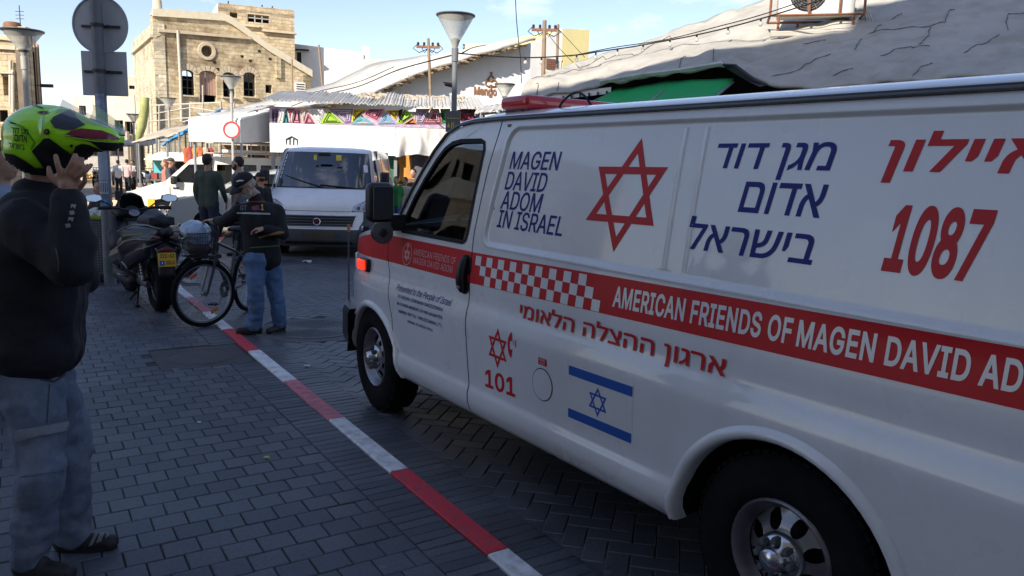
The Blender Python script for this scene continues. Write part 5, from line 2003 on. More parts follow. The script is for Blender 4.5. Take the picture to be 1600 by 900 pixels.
# ---- near signpost seen from behind
B = Vector((-5.23, 9.87, 0))
sp_ = empty('signpost', B, 0, 'tall grey signpost with a round and a square plate seen from behind', 'signpost')
m_post = mat('grey_painted_post', (0.13, 0.14, 0.17), 0.55, var=0.15, vs=3, dirt=(0.24, 0.24, 0.25), dirt_amt=0.3, ds=6, bump=0.1, bs=30)
m_plate = mat('aluminium_plate_back', (0.40, 0.42, 0.45), 0.55, metal=0.0, var=0.06, vs=2)
mb = MB()
mb.tube([(0, 0, 0), (0, 0, 1.2), (0, 0, 4.6)], [0.075, 0.068, 0.068], 20)
part('pole', mb, m_post, sp_, 60)
zD = 3.27
mb = MB()
mb.lathe([(0, -0.006), (0.345, -0.006), (0.352, 0.004), (0.35, 0.014), (0.338, 0.014), (0.335, 0.0), (0, 0.0)], 48, Matrix.Translation((-0.01, 0.10, zD)) @ TM)
dp = part('round_plate', mb, m_plate, sp_, 40)
mb = MB()
mb.box((0.015, 0.095, 2.68), (0.575, 0.008, 0.545))
qp = part('square_plate', mb, m_plate, sp_, 40, 0.004)
for z, par in ((zD - 0.02, dp), (2.70, qp)):
 mb = MB()
 mb.box((0, 0.083, z), (0.48, 0.022, 0.03))
 part('rail', mb, m_iron, par, 35, 0.004)
 mb = MB()
 mb.lathe([(0.070, -0.022), (0.078, -0.022), (0.078, 0.022), (0.070, 0.022)], 20, Matrix.Translation((0, 0, z)))
 part('clamp', mb, m_iron, par, 40)
 for dx in (-0.10, 0.10):
  mb = MB()
  mb.box((dx, 0.068, z), (0.04, 0.03, 0.035))
  part('bolt', mb, m_iron, par, 0, 0.003)
def pole_wrap(name, z0, z1, a0, a1, m, r=0.0705, parent=None):
 mb = MB()
 mb.grid(10, 2, lambda a, b: (r * math.cos(R(lerp(a0, a1, a))), r * math.sin(R(lerp(a0, a1, a))), lerp(z0, z1, b)))
 return part(name, mb, m, parent or sp_, 60)
m_stick = mat('pale_sticker', (0.42, 0.46, 0.52), 0.7, var=0.2, vs=9)
pole_wrap('poster', 1.35, 1.74, 215, 330, mat('faded_poster', (0.33, 0.38, 0.46), 0.8, var=0.2, vs=8))
pole_wrap('sticker', 1.18, 1.34, 220, 325, m_stick, 0.0712)
for k in range(6):
 pole_wrap('sticker_stripe', 1.20, 1.32, 225 + k * 17, 232 + k * 17, m_iron, 0.0722)
pole_wrap('poster', 2.00, 2.42, 235, 330, mat('torn_poster', (0.24, 0.30, 0.42), 0.8, var=0.5, vs=18))
for k in range(3):
 pole_wrap('sticker_stripe', 2.06 + k * 0.11, 2.12 + k * 0.11, 250, 285, m_stick, 0.0716)
pole_wrap('blue_sticker', 1.02, 1.12, 262, 315, mat('blue_sticker', (0.05, 0.27, 0.50), 0.6), 0.0712)
pole_wrap('sticker_figure', 1.045, 1.095, 280, 297, m_stick, 0.0720)
pole_wrap('paper', 0.15, 0.36, 240, 330, mat('dirty_green_paper', (0.10, 0.14, 0.12), 0.8, var=0.4, vs=14), 0.0755)
# ---- litter bin and bags
bn = empty('litter_bin', (-5.45, 10.22, 0), 0.10, 'grey mesh litter bin with a lime green rim beside the signpost', 'litter bin')
mb = MB()
mb.box((0, 0, 0.46), (0.40, 0.36, 0.74))
part('body', mb, mat('bin_grey', (0.07, 0.08, 0.095), 0.6, var=0.15), bn, 35, 0.01)
mb = MB()
mb.box((0, 0, 0.05), (0.42, 0.38, 0.10))
part('base', mb, m_blk, bn, 35, 0.005)
for sx in (-0.21, 0.21):
 for sy in (-0.19, 0.19):
  mb = MB()
  mb.box((sx, sy, 0.46), (0.03, 0.03, 0.84))
  part('corner_post', mb, m_galv, bn, 0)
mb = MB()
for k in range(20):
 mb.box((0, -0.184, 0.13 + k * 0.035), (0.36, 0.006, 0.004))
for k in range(11):
 mb.box((-0.175 + k * 0.035, -0.186, 0.46), (0.004, 0.006, 0.70))
o = part('mesh_wire', mb, m_galv, bn, 0)
o['kind'] = 'stuff'
mb = MB()
mb.box((0, 0, 0.855), (0.44, 0.40, 0.05))
part('rim', mb, mat('lime_rim', (0.22, 0.30, 0.03), 0.5), bn, 35, 0.01)
m_bag = mat('white_plastic_bag', (0.55, 0.56, 0.57), 0.35, var=0.08, vs=5, bump=0.6, bs=14)
def bag(name, P, r, m, label, seed, cat='plastic bag', group=None, rz=0):
 mb = MB()
 mb.ball((0, 0, r[2]), r, n=18, m=12)
 mb.tube([(0, 0, 1.7 * r[2]), (r[0] * .2, 0, 2.1 * r[2]), (r[0] * .5, 0, 2.25 * r[2])], [r[0] * .35, r[0] * .12, r[0] * .22], 8)
 me = bake(mb, min(r) / 6, 2, min(r) * 0.55, 1.2 / min(r))
 o = link(name, me, m, None, 180)
 o.location = P
 o.rotation_euler = (0, 0, rz)
 return tag(o, label, cat, group)
bag('rubbish_bag', (-5.72, 9.85, -0.02), (0.16, 0.12, 0.10), m_bag, 'larger white rubbish bag slumped left of the litter bin', 1)
bag('rubbish_bag', (-5.53, 9.68, -0.02), (0.13, 0.09, 0.055), m_bag, 'small flat white bag lying in front of the litter bin', 2, rz=1)
bag('rubbish_bag', (-5.80, 10.1, 0.0), (0.09, 0.07, 0.13), mat('yellow_bag', (0.35, 0.28, 0.06), 0.5, bump=0.4, bs=12), 'yellowish bag standing behind the white rubbish bag', 3)
bag('rubbish_bag', (-5.52, 10.2, 0.84), (0.15, 0.12, 0.06), m_bag, 'white bag lying on top of the litter bin', 4)
# small litter on the ground
for lab, P, s_, m_ in (('scrap of white paper on the road in front of the white van', gnd(480, 410), 0.10, m_bag), ('tiny paper scrap on the road right of the kerb', gnd(480, 573), 0.035, m_bag),
                       ('small dry leaf on the pavement near the kerb', gnd(417, 716), 0.022, m_ymark), ('cigarette end on the pavement in the near left', gnd(311, 661), 0.018, m_bag)):
 mb = MB()
 n_ = 7
 mb.add([(s_ * (0.7 + 0.3 * math.sin(k * 2.1)) * math.cos(2 * PI * k / n_), 0.7 * s_ * math.sin(2 * PI * k / n_), 0.004 + 0.3 * s_ * (k % 2)) for k in range(n_)] + [(0, 0, 0.35 * s_)],
           [(k, (k + 1) % n_, n_) for k in range(n_)] + [tuple(range(n_))[::-1]])
 o = part('litter', mb, m_, None, 0)
 o.location = P
 tag(o, lab, 'litter')
# ============================================================ AMBULANCE
AO = Vector((-0.804, 4.859, 0.0))           # foot of the front left wheel's outer face
YAW = R(125)
AU = Vector((math.cos(YAW), math.sin(YAW), 0))
AV = Vector((-math.sin(YAW), math.cos(YAW), 0))
UC = 1.5
amb = empty('ambulance', AO - AU * UC - AV * 1.0, YAW,
   'big white ambulance van with a red stripe, red star and blue and red lettering', 'ambulance')
ZR = [0.30, 0.315, 0.33, 0.35, 0.38, 0.42, 0.455, 0.472, 0.482, 0.50, 0.56, 0.62, 0.68, 0.74, 0.79, 0.83, 0.85, 0.865, 0.88,
      0.895, 0.91, 0.925, 0.94, 0.96, 1.0, 1.06, 1.12, 1.18, 1.235, 1.30, 1.37, 1.44, 1.51, 1.58, 1.65, 1.72, 1.78, 1.83, 1.87, 1.90]
PZ = [0.29, 0.315, 0.34, 0.40, 0.455, 0.475, 0.485, 0.60, 0.80, 0.85, 0.90, 0.935, 0.96, 1.05, 1.25, 1.5, 1.75, 1.86, 1.90, 1.95]
PV = [-0.09, -0.045, -0.02, 0.004, 0.004, -0.002, -0.012, -0.006, 0.0, -0.001, -0.014, -0.028, -0.032, -0.034, -0.058, -0.090, -0.128, -0.148, -0.160, -0.19]
_zs = np.arange(0.20, 2.10, 0.004)
_g = np.exp(-(np.arange(-12, 13) * 0.004 / 0.011) ** 2 / 2)
_vs = np.convolve(np.pad(np.interp(_zs, PZ, PV), 12, mode='edge'), _g / _g.sum(), 'valid')
PANEL = (-4.35, -1.035, 1.262, 1.858, 0.07)
def lean(u, z):
 return 0.19 * (z - 1.26) * sstep(-1.9, -1.25, u)
def sstep(a, b, x):
 t = min(1, max(0, (x - a) / (b - a)))
 return t * t * (3 - 2 * t)
def sdf_rr(u, z, b):
 u += lean(u, z)
 cx, cz = (b[0] + b[1]) / 2, (b[2] + b[3]) / 2
 qx = abs(u - cx) - (b[1] - b[0]) / 2 + b[4]
 qz = abs(z - cz) - (b[3] - b[2]) / 2 + b[4]
 return math.hypot(max(qx, 0), max(qz, 0)) + min(max(qx, qz), 0) - b[4]
def sstep(a, b, x):
 t = min(1, max(0, (x - a) / (b - a)))
 return t * t * (3 - 2 * t)
def body_v(u, z):
 v = float(np.interp(z, _zs, _vs))
 if u > 0.22:
  t = min(0.985, (u - 0.22) / 0.90)
  v -= 0.50 * (1 - math.sqrt(1 - t * t))
 if z > 1.22 and u > -0.75:
  v -= 0.10 * (z - 1.22) * sstep(-0.75, 0.0, u)
 d = sdf_rr(u, z, PANEL)
 v -= 0.013 * sstep(0.012, -0.012, d)
 v += 0.004 * sstep(0.03, 0.012, d) * sstep(-0.012, 0.012, d)
 if d < -0.02:
  for pu in (-2.332, -2.437):
   v += 0.005 * math.exp(-((u - pu) / 0.008) ** 2)
 return v
def amb_pt(u, z, e=0.0, side=1):
 v = body_v(u, z)
 h = 0.004
 fu = (body_v(u + h, z) - body_v(u - h, z)) / (2 * h)
 fz = (body_v(u, z + h) - body_v(u, z - h)) / (2 * h)
 n = Vector((-fu, 1.0, -fz)).normalized()
 p = Vector((u + UC, 1.0 + v, z)) + n * e
 if side < 0:
  p.y, n.y = -p.y, -n.y
 return p, n
def amb_skin(name, v2, tris, m, e=0.0, side=1, parent=None, label=None):
 P = [amb_pt(u, z, e, side) for u, z in v2]
 # outward winding
 fs = []
 for t in tris:
  a, b, c = (P[i][0] for i in t[:3])
  n = (b - a).cross(c - a)
  fs.append(tuple(t) if n.dot(P[t[0]][1]) > 0 else tuple(reversed(t)))
 me = bpy.data.meshes.new(name)
 me.from_pydata([tuple(p) for p, _ in P], [], fs)
 me.update()
 me.shade_smooth()
 me.normals_split_custom_set_from_vertices([tuple(n) for _, n in P])
 o = bpy.data.objects.new(name, me)
 COL.objects.link(o)
 me.materials.append(m)
 o.parent = parent or amb
 if label:
  o['label'] = label
 return o
def grid_pts(u0, u1, z0, z1, du=0.05):
 pts = []
 k = int(round((u1 - u0) / du))
 for i in range(k + 1):
  for z in ZR:
   if z0 < z < z1:
    pts.append((u0 + (u1 - u0) * i / k, z))
 return pts
ARCH_F = arc(0.25, 0.30, 0.415, 2, 177, 26)
ARCH_R = arc(-2.965, 0.335, 0.455, -1, 181, 30)
def side_outline():
 a = []
 a += [(-4.70, 1.90), (-4.70, 0.32), (-3.42, 0.315)]
 a += ARCH_R[::-1]
 a += [(-2.505, 0.315)]
 a += [(-2.0, 0.312), (-1.0, 0.312), (-0.17, 0.312)]
 a += ARCH_F[::-1]
 a += [(0.665, 0.40), (0.80, 0.55), (1.06, 0.60), (1.075, 0.85), (1.05, 1.02), (0.95, 1.085), (0.80, 1.13), (0.55, 1.185), (0.25, 1.238), (0.02, 1.268)]
 a += [(-0.03, 1.33), (-0.115, 1.48), (-0.22, 1.62), (-0.34, 1.745), (-0.47, 1.835), (-0.60, 1.875), (-0.78, 1.895), (-1.0, 1.90)]
 return a
OUT = side_outline()
SEAM_R = [(-1.040, 2.0), (-1.040, 1.846), (-0.990, 1.66), (-0.937, 1.30), (-0.950, 1.05), (-0.985, 0.70), (-1.012, 0.45), (-1.012, 0.2)]
SEAM_F = [(0.06, 1.6), (0.085, 1.22), (0.055, 1.06), (0.012, 0.955), (-0.035, 0.80), (-0.075, 0.69), (-0.10, 0.2)]
def seam_u(S_, z):
 zs = [p[1] for p in S_][::-1]
 us = [p[0] for p in S_][::-1]
 return float(np.interp(z, zs, us))
WIN = [(-0.070, 1.262), (-0.115, 1.345), (-0.175, 1.455), (-0.265, 1.575), (-0.375, 1.685), (-0.475, 1.755), (-0.56, 1.785), (-0.66, 1.797),
       (-0.875, 1.797), (-0.912, 1.785), (-0.922, 1.75), (-0.905, 1.60), (-0.872, 1.30), (-0.862, 1.262), (-0.84, 1.25), (-0.10, 1.25)]
def densify(lp, d=0.04):
 o = []
 for i in range(len(lp)):
  a, b = lp[i], lp[(i + 1) % len(lp)]
  k = max(1, int(math.hypot(b[0] - a[0], b[1] - a[1]) / d))
  for j in range(k):
   o.append((lerp(a[0], b[0], j / k), lerp(a[1], b[1], j / k)))
 return o
OUTD = densify(OUT)
G = 0.0045
allpts = grid_pts(-4.7, 1.06, 0.29, 1.9, 0.06)
def ringpts(b, d, step=0.04):
 """points along an outline d outside the rounded rectangle b"""
 lp = rrect(b[0] - d, b[1] + d, b[2] - d, b[3] + d, max(0.01, b[4] + d), 6)
 return [(u - lean(u - 0.05, z), z) for u, z in densify(lp, step)]
ring_loops = [ringpts(PANEL, d_, 0.06) for d_ in (-0.02, -0.012, -0.008, -0.004, 0.0, 0.004, 0.008, 0.012, 0.02, 0.03)]
for pu in (-2.332, -2.437):
 for k in (3, 2, 1):
  ring_loops.append(densify([(pu - k * 0.006, 1.287), (pu + k * 0.006, 1.287), (pu + k * 0.006, 1.832), (pu - k * 0.006, 1.832)], 0.06))
def clean(pts):
 return [p for p in pts if inside_poly(p[0], p[1], OUT)]
seamR_line = [(seam_u(SEAM_R, z), z) for z in np.linspace(0.25, 1.95, 36)]
seamF_line = [(seam_u(SEAM_F, z), z) for z in np.linspace(0.30, 1.50, 26)]
def shift(line, d):
 return [(u + d, z) for u, z in line]
def cut_region(loops, pts, test):
 return region(loops, pts, test)
inO = lambda u, z: inside_poly(u, z, OUT)
polyR = lambda d: shift(seamR_line, d) + [(-6, 1.95), (-6, 0.25)]
rearP = shift(seamR_line, -G)[::-1] + [(-4.8, 0.25), (-4.8, 1.95)]
for side in (1, -1):
 # load bay side
 v2, tr = cut_region([OUTD, rearP] + ring_loops, [p for p in clean(allpts) if abs(sdf_rr(p[0], p[1], PANEL) - 0.005) > 0.035 and min(abs(p[0] + 2.332), abs(p[0] + 2.437)) > 0.025], lambda u, z: inO(u, z) and u < seam_u(SEAM_R, z) - G)
 side_o = amb_skin('side_panel', v2, tr, m_paint, 0, side)
 doorP = shift(seamR_line, G)[::-1] + shift(seamF_line, -G)
 WIND = densify(WIN)
 isdoor = lambda u, z: inO(u, z) and u > seam_u(SEAM_R, z) + G and u < seam_u(SEAM_F, min(z, 1.5)) - G and not inside_poly(u, z, WIN)
 v2, tr = cut_region([OUTD, doorP, WIND], clean(allpts), isdoor)
 door_o = amb_skin('front_door', v2, tr, m_paint, 0, side)
 v2, tr = cut_region([OUTD, shift(seamF_line, G) + [(1.2, 1.5), (1.2, 0.3)]], clean(allpts), lambda u, z: inO(u, z) and u > seam_u(SEAM_F, min(z, 1.5)) + G)
 fender_o = amb_skin('front_fender', v2, tr, m_paint, 0, side)
 # dark shell seen through the seams
 v2, tr = cut_region([OUTD, WIND], clean(grid_pts(-4.7, 1.06, 0.29, 1.9, 0.15)), lambda u, z: inO(u, z) and not inside_poly(u, z, WIN))
 amb_skin('inner_shell', v2, tr, m_dark, -0.014, side)
 # window
 v2, tr = region([WIND], [p for p in allpts if inside_poly(p[0], p[1], WIN)], lambda u, z: inside_poly(u, z, WIN))
 win_o = amb_skin('window', v2, tr, m_glass, -0.010, side, door_o)
 # black rubber round the window
 big = []
 cu_ = sum(p[0] for p in WIN) / len(WIN)
 cz_ = sum(p[1] for p in WIN) / len(WIN)
 n_ = len(WIN)
 for i in range(n_):
  a, b, c = Vector(WIN[i - 1]), Vector(WIN[i]), Vector(WIN[(i + 1) % n_])
  t = (c - a).normalized()
  nn = Vector((t.y, -t.x))
  if nn.dot(b - Vector((cu_, cz_))) < 0:
   nn = -nn
  big.append((b.x + nn.x * 0.014, b.y + nn.y * 0.014))
 sm = []
 for i in range(n_):
  a, b, c = Vector(WIN[i - 1]), Vector(WIN[i]), Vector(WIN[(i + 1) % n_])
  t = (c - a).normalized()
  nn = Vector((t.y, -t.x))
  if nn.dot(b - Vector((cu_, cz_))) < 0:
   nn = -nn
  sm.append((b.x - nn.x * 0.010, b.y - nn.y * 0.010))
 bigd, smd = densify(big, 0.04), densify(sm, 0.04)
 v2, tr = region([bigd, smd], [], lambda u, z: inside_poly(u, z, big) and not inside_poly(u, z, sm))
 amb_skin('window_seal', v2, tr, m_rub, 0.003, side, door_o)
 # arch lips
 for A_, cu2, cz2, nm in ((ARCH_F, 0.25, 0.30, 'f'), (ARCH_R, -2.965, 0.335, 'r')):
  prof = [(-0.012, -0.05), (-0.010, 0.004), (0.0, 0.018), (0.014, 0.022), (0.028, 0.013), (0.038, 0.0005)]
  mb = MB()
  vs, fs = [], []
  for (u, z) in A_:
   rad = Vector((u - cu2, z - cz2)).normalized()
   for (dr, dv) in prof:
    uu, zz = u + rad.x * dr, z + rad.y * dr
    p, nrm = amb_pt(uu, max(zz, 0.29), 0.0, 1)
    p.z = zz
    p.y += dv
    vs.append((p.x, p.y * side, p.z))
  k = len(prof)
  for i in range(len(A_) - 1):
   for j in range(k - 1):
    q = (i * k + j, i * k + j + 1, (i + 1) * k + j + 1, (i + 1) * k + j)
    fs.append(q if side > 0 else q[::-1])
  mb.add(vs, fs)
  part('wheel_arch_lip', mb, m_paint, amb, 60)
  # liner
  mb = MB()
  vs, fs = [], []
  for (u, z) in A_:
   for yy in (0.99, 0.55):
    vs.append((u + UC, yy * side, z))
  for i in range(len(A_) - 1):
   fs.append((2 * i, 2 * i + 1, 2 * i + 3, 2 * i + 2))
  c_ = len(vs)
  vs += [(cu2 + UC, 0.55 * side, 0.25)]
  for i in range(len(A_) - 1):
   fs.append((2 * i + 1, c_, 2 * i + 3))
  mb.add(vs, fs)
  part('wheel_arch_liner', mb, m_dark, amb, 60)
 if side > 0:
  # door handle
  mb = MB()
  v2, tr = region([rrect(-0.958, -0.842, 0.972, 1.185, 0.05, 5)], [(-0.90, z) for z in (1.0, 1.05, 1.1, 1.15)], lambda u, z: True)
  amb_skin('handle_recess', v2, tr, m_dark, 0.002, 1, door_o)
  mb = MB()
  pts = []
  for z in np.linspace(0.985, 1.17, 9):
   p, n = amb_pt(-0.90, z, 0.022 * math.sin(PI * (z - 0.975) / 0.205) + 0.006)
   pts.append(p)
  mb.tube(pts, [0.018, 0.026, 0.028, 0.028, 0.028, 0.028, 0.028, 0.026, 0.018], 10)
  hd = part('handle', mb, m_blk, door_o, 60)
  mb = MB()
  p, n = amb_pt(-0.905, 1.012, 0.034)
  mb.cone(p, p + n * 0.006, 0.012, 0.012, 12, 1)
  part('lock', mb, m_steel, hd, 60)
# ---- roof, hood, windscreen, nose: lofted from the left edge to the right edge
def loft(name, edge, m, bulge=0.05, outw=0.0, nw=17, pw=2.0):
 E_ = []
 for (u, z) in edge:
  p, n = amb_pt(u, z, -0.001)
  E_.append(p)
 def fn(a, b):
  k = b * (len(E_) - 1)
  i = min(int(k), len(E_) - 2)
  p = E_[i].lerp(E_[i + 1], k - i)
  s_ = 1 - 2 * a
  h = 1 - abs(s_) ** pw
  return (p.x + outw * h, p.y * s_, p.z + bulge * h)
 mb = MB()
 mb.grid(nw, len(E_) * 2 - 1, fn)
 return part(name, mb, m, amb, 50)
roof_o = loft('roof', [(-4.70, 1.90), (-3.5, 1.90), (-2.2, 1.90), (-1.0, 1.90), (-0.78, 1.895), (-0.60, 1.875), (-0.47, 1.835)], m_paint, 0.085, 0.0, 33, 7.0)
loft('windscreen', [(-0.47, 1.835), (-0.34, 1.745), (-0.22, 1.62), (-0.115, 1.48), (-0.03, 1.33), (0.02, 1.268)], m_glass, 0.03, 0.10)
loft('hood', [(0.02, 1.268), (0.25, 1.238), (0.55, 1.185), (0.80, 1.13), (0.95, 1.085), (1.05, 1.02)], m_paint, 0.035, 0.05)
loft('grille', [(1.05, 1.02), (1.075, 0.85), (1.06, 0.60)], m_grey, 0.0, 0.09)
# rear end
mb = MB()
mb.box((-4.70 + UC, 0, 1.12), (0.03, 1.72, 1.56))
part('rear_door', mb, m_paint, amb, 35, 0.01)
# floor, partition and underbody
mb = MB()
mb.box((-1.9 + UC, 0, 0.42), (5.4, 1.30, 0.16))
mb.box((-1.6 + UC, 0, 0.33), (1.6, 1.55, 0.10))
mb.box((-0.35 + UC, 0, 0.55), (1.3, 1.84, 0.08))
part('underbody', mb, m_dark, amb, 35)
mb = MB()
mb.box((-1.12 + UC, 0, 1.2), (0.03, 1.70, 1.36))
part('partition', mb, m_grey, amb, 35)
mb = MB()
mb.box((0.16 + UC, 0, 1.07), (0.42, 1.66, 0.22))
mb.box((0.02 + UC, 0.42, 1.20), (0.25, 0.42, 0.10))
part('dashboard', mb, m_blk, amb, 35, 0.03)
for sy in (0.42, -0.42):
 mb = MB()
 mb.box((-0.62 + UC, sy, 0.80), (0.5, 0.5, 0.16))
 mb.add([(-.90, -.25, .85), (-.74, -.25, .85), (-.74, .25, .85), (-.90, .25, .85), (-1.05, -.22, 1.43), (-.93, -.22, 1.43), (-.93, .22, 1.43), (-1.05, .22, 1.43)],
           [(0, 3, 2, 1), (4, 5, 6, 7), (0, 1, 5, 4), (1, 2, 6, 5), (2, 3, 7, 6), (3, 0, 4, 7)], Matrix.Translation((UC, sy, 0)))
 st = part('seat', mb, m_grey, amb, 35, 0.05, 3)
 mb = MB()
 mb.box((-0.99 + UC, sy, 1.55), (0.10, 0.27, 0.19))
 part('headrest', mb, m_grey, st, 35, 0.04, 3)
mb = MB()
mb.tube([(0.19 * math.cos(a), 0.19 * math.sin(a), 0) for a in np.linspace(0, 2 * PI, 24, endpoint=False)], 0.015, 8, closed=True,
  M=Matrix.Translation((-0.22 + UC, 0.42, 1.22)) @ Matrix.Rotation(R(-62), 4, 'Y'))
for a in (R(90), R(210), R(330)):
 mb.tube([(0, 0, -0.02), (0.18 * math.cos(a), 0.18 * math.sin(a), 0)], 0.014, 6, M=Matrix.Translation((-0.22 + UC, 0.42, 1.22)) @ Matrix.Rotation(R(-62), 4, 'Y'))
part('steering_wheel', mb, m_blk, amb, 60)
# drip rail
for side in (1, -1):
 rail = [(-4.70, 1.905), (-4.0, 1.905), (-3.0, 1.905), (-2.0, 1.905), (-1.2, 1.905), (-0.95, 1.903), (-0.75, 1.897), (-0.60, 1.879), (-0.47, 1.840), (-0.34, 1.752), (-0.22, 1.628), (-0.115, 1.488), (-0.03, 1.338)]
 for nm, off, dz, rr_, mm in (('drip_rail', 0.010, 0.0, 0.0065, m_grey), ('drip_channel', -0.006, 0.014, 0.009, m_blk)):
  mb = MB()
  pts = []
  for u, z in rail:
   p, n = amb_pt(u, z, off)
   p.z += dz
   pts.append((p.x, p.y * side, p.z))
  mb.tube(pts, rr_, 8)
  part(nm, mb, mm, amb, 60)
 mb = MB()
 pts = []
 for u, z in rail[:8]:
  p, n = amb_pt(u, z, -0.03)
  pts.append((p.x, p.y * side, p.z + 0.028))
 mb.tube(pts, 0.014, 10)
 part('roof_edge', mb, m_paint, amb, 60)
# ---- lettering and marks
def cut_flat(vs, fs, us=(), zs=()):
 bm = bmesh.new()
 V_ = [bm.verts.new(v) for v in vs]
 for f in fs:
  try:
   bm.faces.new([V_[i] for i in f])
  except ValueError:
   pass
 lo_u, hi_u = min(v[0] for v in vs), max(v[0] for v in vs)
 lo_z, hi_z = min(v[1] for v in vs), max(v[1] for v in vs)
 for z in zs:
  if lo_z < z < hi_z:
   bmesh.ops.bisect_plane(bm, geom=bm.verts[:] + bm.edges[:] + bm.faces[:], plane_co=(0, z, 0), plane_no=(0, 1, 0), dist=1e-6)
 for u in us:
  if lo_u < u < hi_u:
   bmesh.ops.bisect_plane(bm, geom=bm.verts[:] + bm.edges[:] + bm.faces[:], plane_co=(u, 0, 0), plane_no=(1, 0, 0), dist=1e-6)
 bmesh.ops.triangulate(bm, faces=bm.faces[:])
 bm.verts.ensure_lookup_table()
 bm.verts.index_update()
 vs = [(v.co.x, v.co.y) for v in bm.verts]
 fs = [tuple(v.index for v in f.verts) for f in bm.faces]
 bm.free()
 return vs, fs
def letter(name, body, u0, u1, z0, z1, m, bold=0.0, shear=0.0, e=0.0016, slope=0.0, rot=None, spacing=1.0, parent=None):
 """u0 is the left (front) end as one reads it"""
 vs, fs = text_fit(body, abs(u1 - u0), z1 - z0, bold, shear, spacing)
 w = [(u0 - v[0], z0 + v[1] + slope * v[0], 0) for v in vs]
 a, b = cut_flat(w, fs, (), ZR)
 return amb_skin(name, a, b, m, e, 1, parent)
def poly_mark(name, loops, m, e=0.0016, test=None, parent=None, step=0.05):
 lps = [densify(l, step) for l in loops]
 us = [p[0] for l in loops for p in l]
 zs = [p[1] for l in loops for p in l]
 test = test or (lambda u, z: inside_poly(u, z, loops[0]))
 gp = [p for p in grid_pts(min(us), max(us), min(zs), max(zs), 0.06)] if max(us) - min(us) > 0.08 else []
 v2, tr = region(lps, gp, test)
 return amb_skin(name, v2, tr, m, e, 1, parent)
def star_mark(name, T1, T2, wd, m, e, parent=None):
 def ringof(T):
  c = Vector((sum(p[0] for p in T) / 3, sum(p[1] for p in T) / 3))
  inn = []
  for i in range(3):
   # move each edge inward by wd
   pass
  E2 = []
  for i in range(3):
   a, b = Vector(T[i]), Vector(T[(i + 1) % 3])
   d = (b - a).normalized()
   n = Vector((-d.y, d.x))
   if n.dot(c - a) < 0:
    n = -n
   E2.append((a + n * wd, d))
  for i in range(3):
   p, d = E2[i - 1]
   q, g_ = E2[i]
   den = d.x * g_.y - d.y * g_.x
   t = ((q.x - p.x) * g_.y - (q.y - p.y) * g_.x) / den
   inn.append(tuple(p + d * t))
  return inn
 I1, I2 = ringof(T1), ringof(T2)
 tst = lambda u, z: (inside_poly(u, z, T1) and not inside_poly(u, z, I1)) or (inside_poly(u, z, T2) and not inside_poly(u, z, I2))
 return poly_mark(name, [T1, I1, T2, I2], m, e, tst, parent, 0.03)
def s_bot(u):
 return 1.040 + 0.017 * max(0, -0.97 - u)
def s_top(u):
 return 1.205 + 0.0135 * max(0, -0.97 - u)
us_ = np.arange(-4.68, -1.05, 0.06)
st = [(u, s_top(u)) for u in us_] + [(-1.045, s_top(-1.045))]
st = [(min(u, seam_u(SEAM_R, z) - G - 0.001), z) for u, z in st]
sb = [(u, s_bot(u)) for u in us_]
edge = [(seam_u(SEAM_R, z) - G - 0.001, z) for z in np.linspace(s_bot(-0.96), 1.205, 6)]
poly = sb + edge + st[::-1][1:]
poly_mark('red_stripe', [poly], m_red, 0.0010)
zz = np.linspace(1.040, 1.205, 6)
poly = [(seam_u(SEAM_R, z) + G + 0.001, z) for z in zz] + [(u, 1.207) for u in np.arange(-0.88, 0.02, 0.06)] + \
       [(seam_u(SEAM_F, z) - G - 0.001, z) for z in zz[::-1]] + [(u, 1.040) for u in np.arange(-0.0, -0.9, -0.06)]
poly_mark('red_stripe', [poly], m_red, 0.0010)
poly = [(seam_u(SEAM_F, z) + G + 0.001, z) for z in zz] + [(0.25, 1.200), (0.40, 1.182), (0.55, 1.158), (0.70, 1.128), (0.85, 1.090), (0.96, 1.06), (1.03, 1.02), (1.03, 1.0), (0.9, 1.012), (0.7, 1.034), (0.5, 1.036), (0.3, 1.038), (0.15, 1.040)]
poly_mark('red_stripe', [poly], m_red, 0.0010)
# chequered part of the stripe
cw = 0.0535
m_sq = m_white
for r_ in range(3):
 for c_ in range(r_ % 3, 19 - (2 - r_), 2):
  z1 = s_top(-1.5) - 0.012 - r_ * 0.0495
  u0 = -0.990 - c_ * cw
  z0 = z1 - 0.0495
  sl = 0.018 * (-1.5 - u0)
  q = [(u0, z0 + sl), (u0, z1 + sl), (u0 - cw, z1 + sl), (u0 - cw, z0 + sl)]
  poly_mark('white_square', [q], m_sq, 0.0020)
letter('lettering', 'MAGEN', -1.165, -1.580, 1.652, 1.742, m_blue, 0.008, 0.18)
letter('lettering', 'DAVID', -1.150, -1.500, 1.548, 1.640, m_blue, 0.008, 0.18)
letter('lettering', 'ADOM', -1.135, -1.490, 1.448, 1.542, m_blue, 0.008, 0.18)
letter('lettering', 'IN ISRAEL', -1.125, -1.668, 1.352, 1.445, m_blue, 0.008, 0.18)
T1 = [(-2.092, 1.796), (-1.822, 1.440), (-2.240, 1.446)]
T2 = [(-2.029, 1.320), (-2.267, 1.680), (-1.853, 1.676)]
star_mark('red_star', T1, T2, 0.031, m_red, 0.0016)
letter('lettering', heb('מגן דוד'), -2.500, -2.985, 1.645, 1.772, m_blue, 0.010, 0.16)
letter('lettering', heb('אדום'), -2.640, -2.980, 1.528, 1.636, m_blue, 0.010, 0.16)
letter('lettering', heb('בישראל'), -2.430, -2.968, 1.376, 1.500, m_blue, 0.010, 0.16)
letter('lettering', heb('איילון'), -3.150, -3.605, 1.648, 1.800, m_red, 0.022, 0.16)
letter('lettering', '1087', -3.200, -3.490, 1.385, 1.588, m_red, 0.030, 0.22)
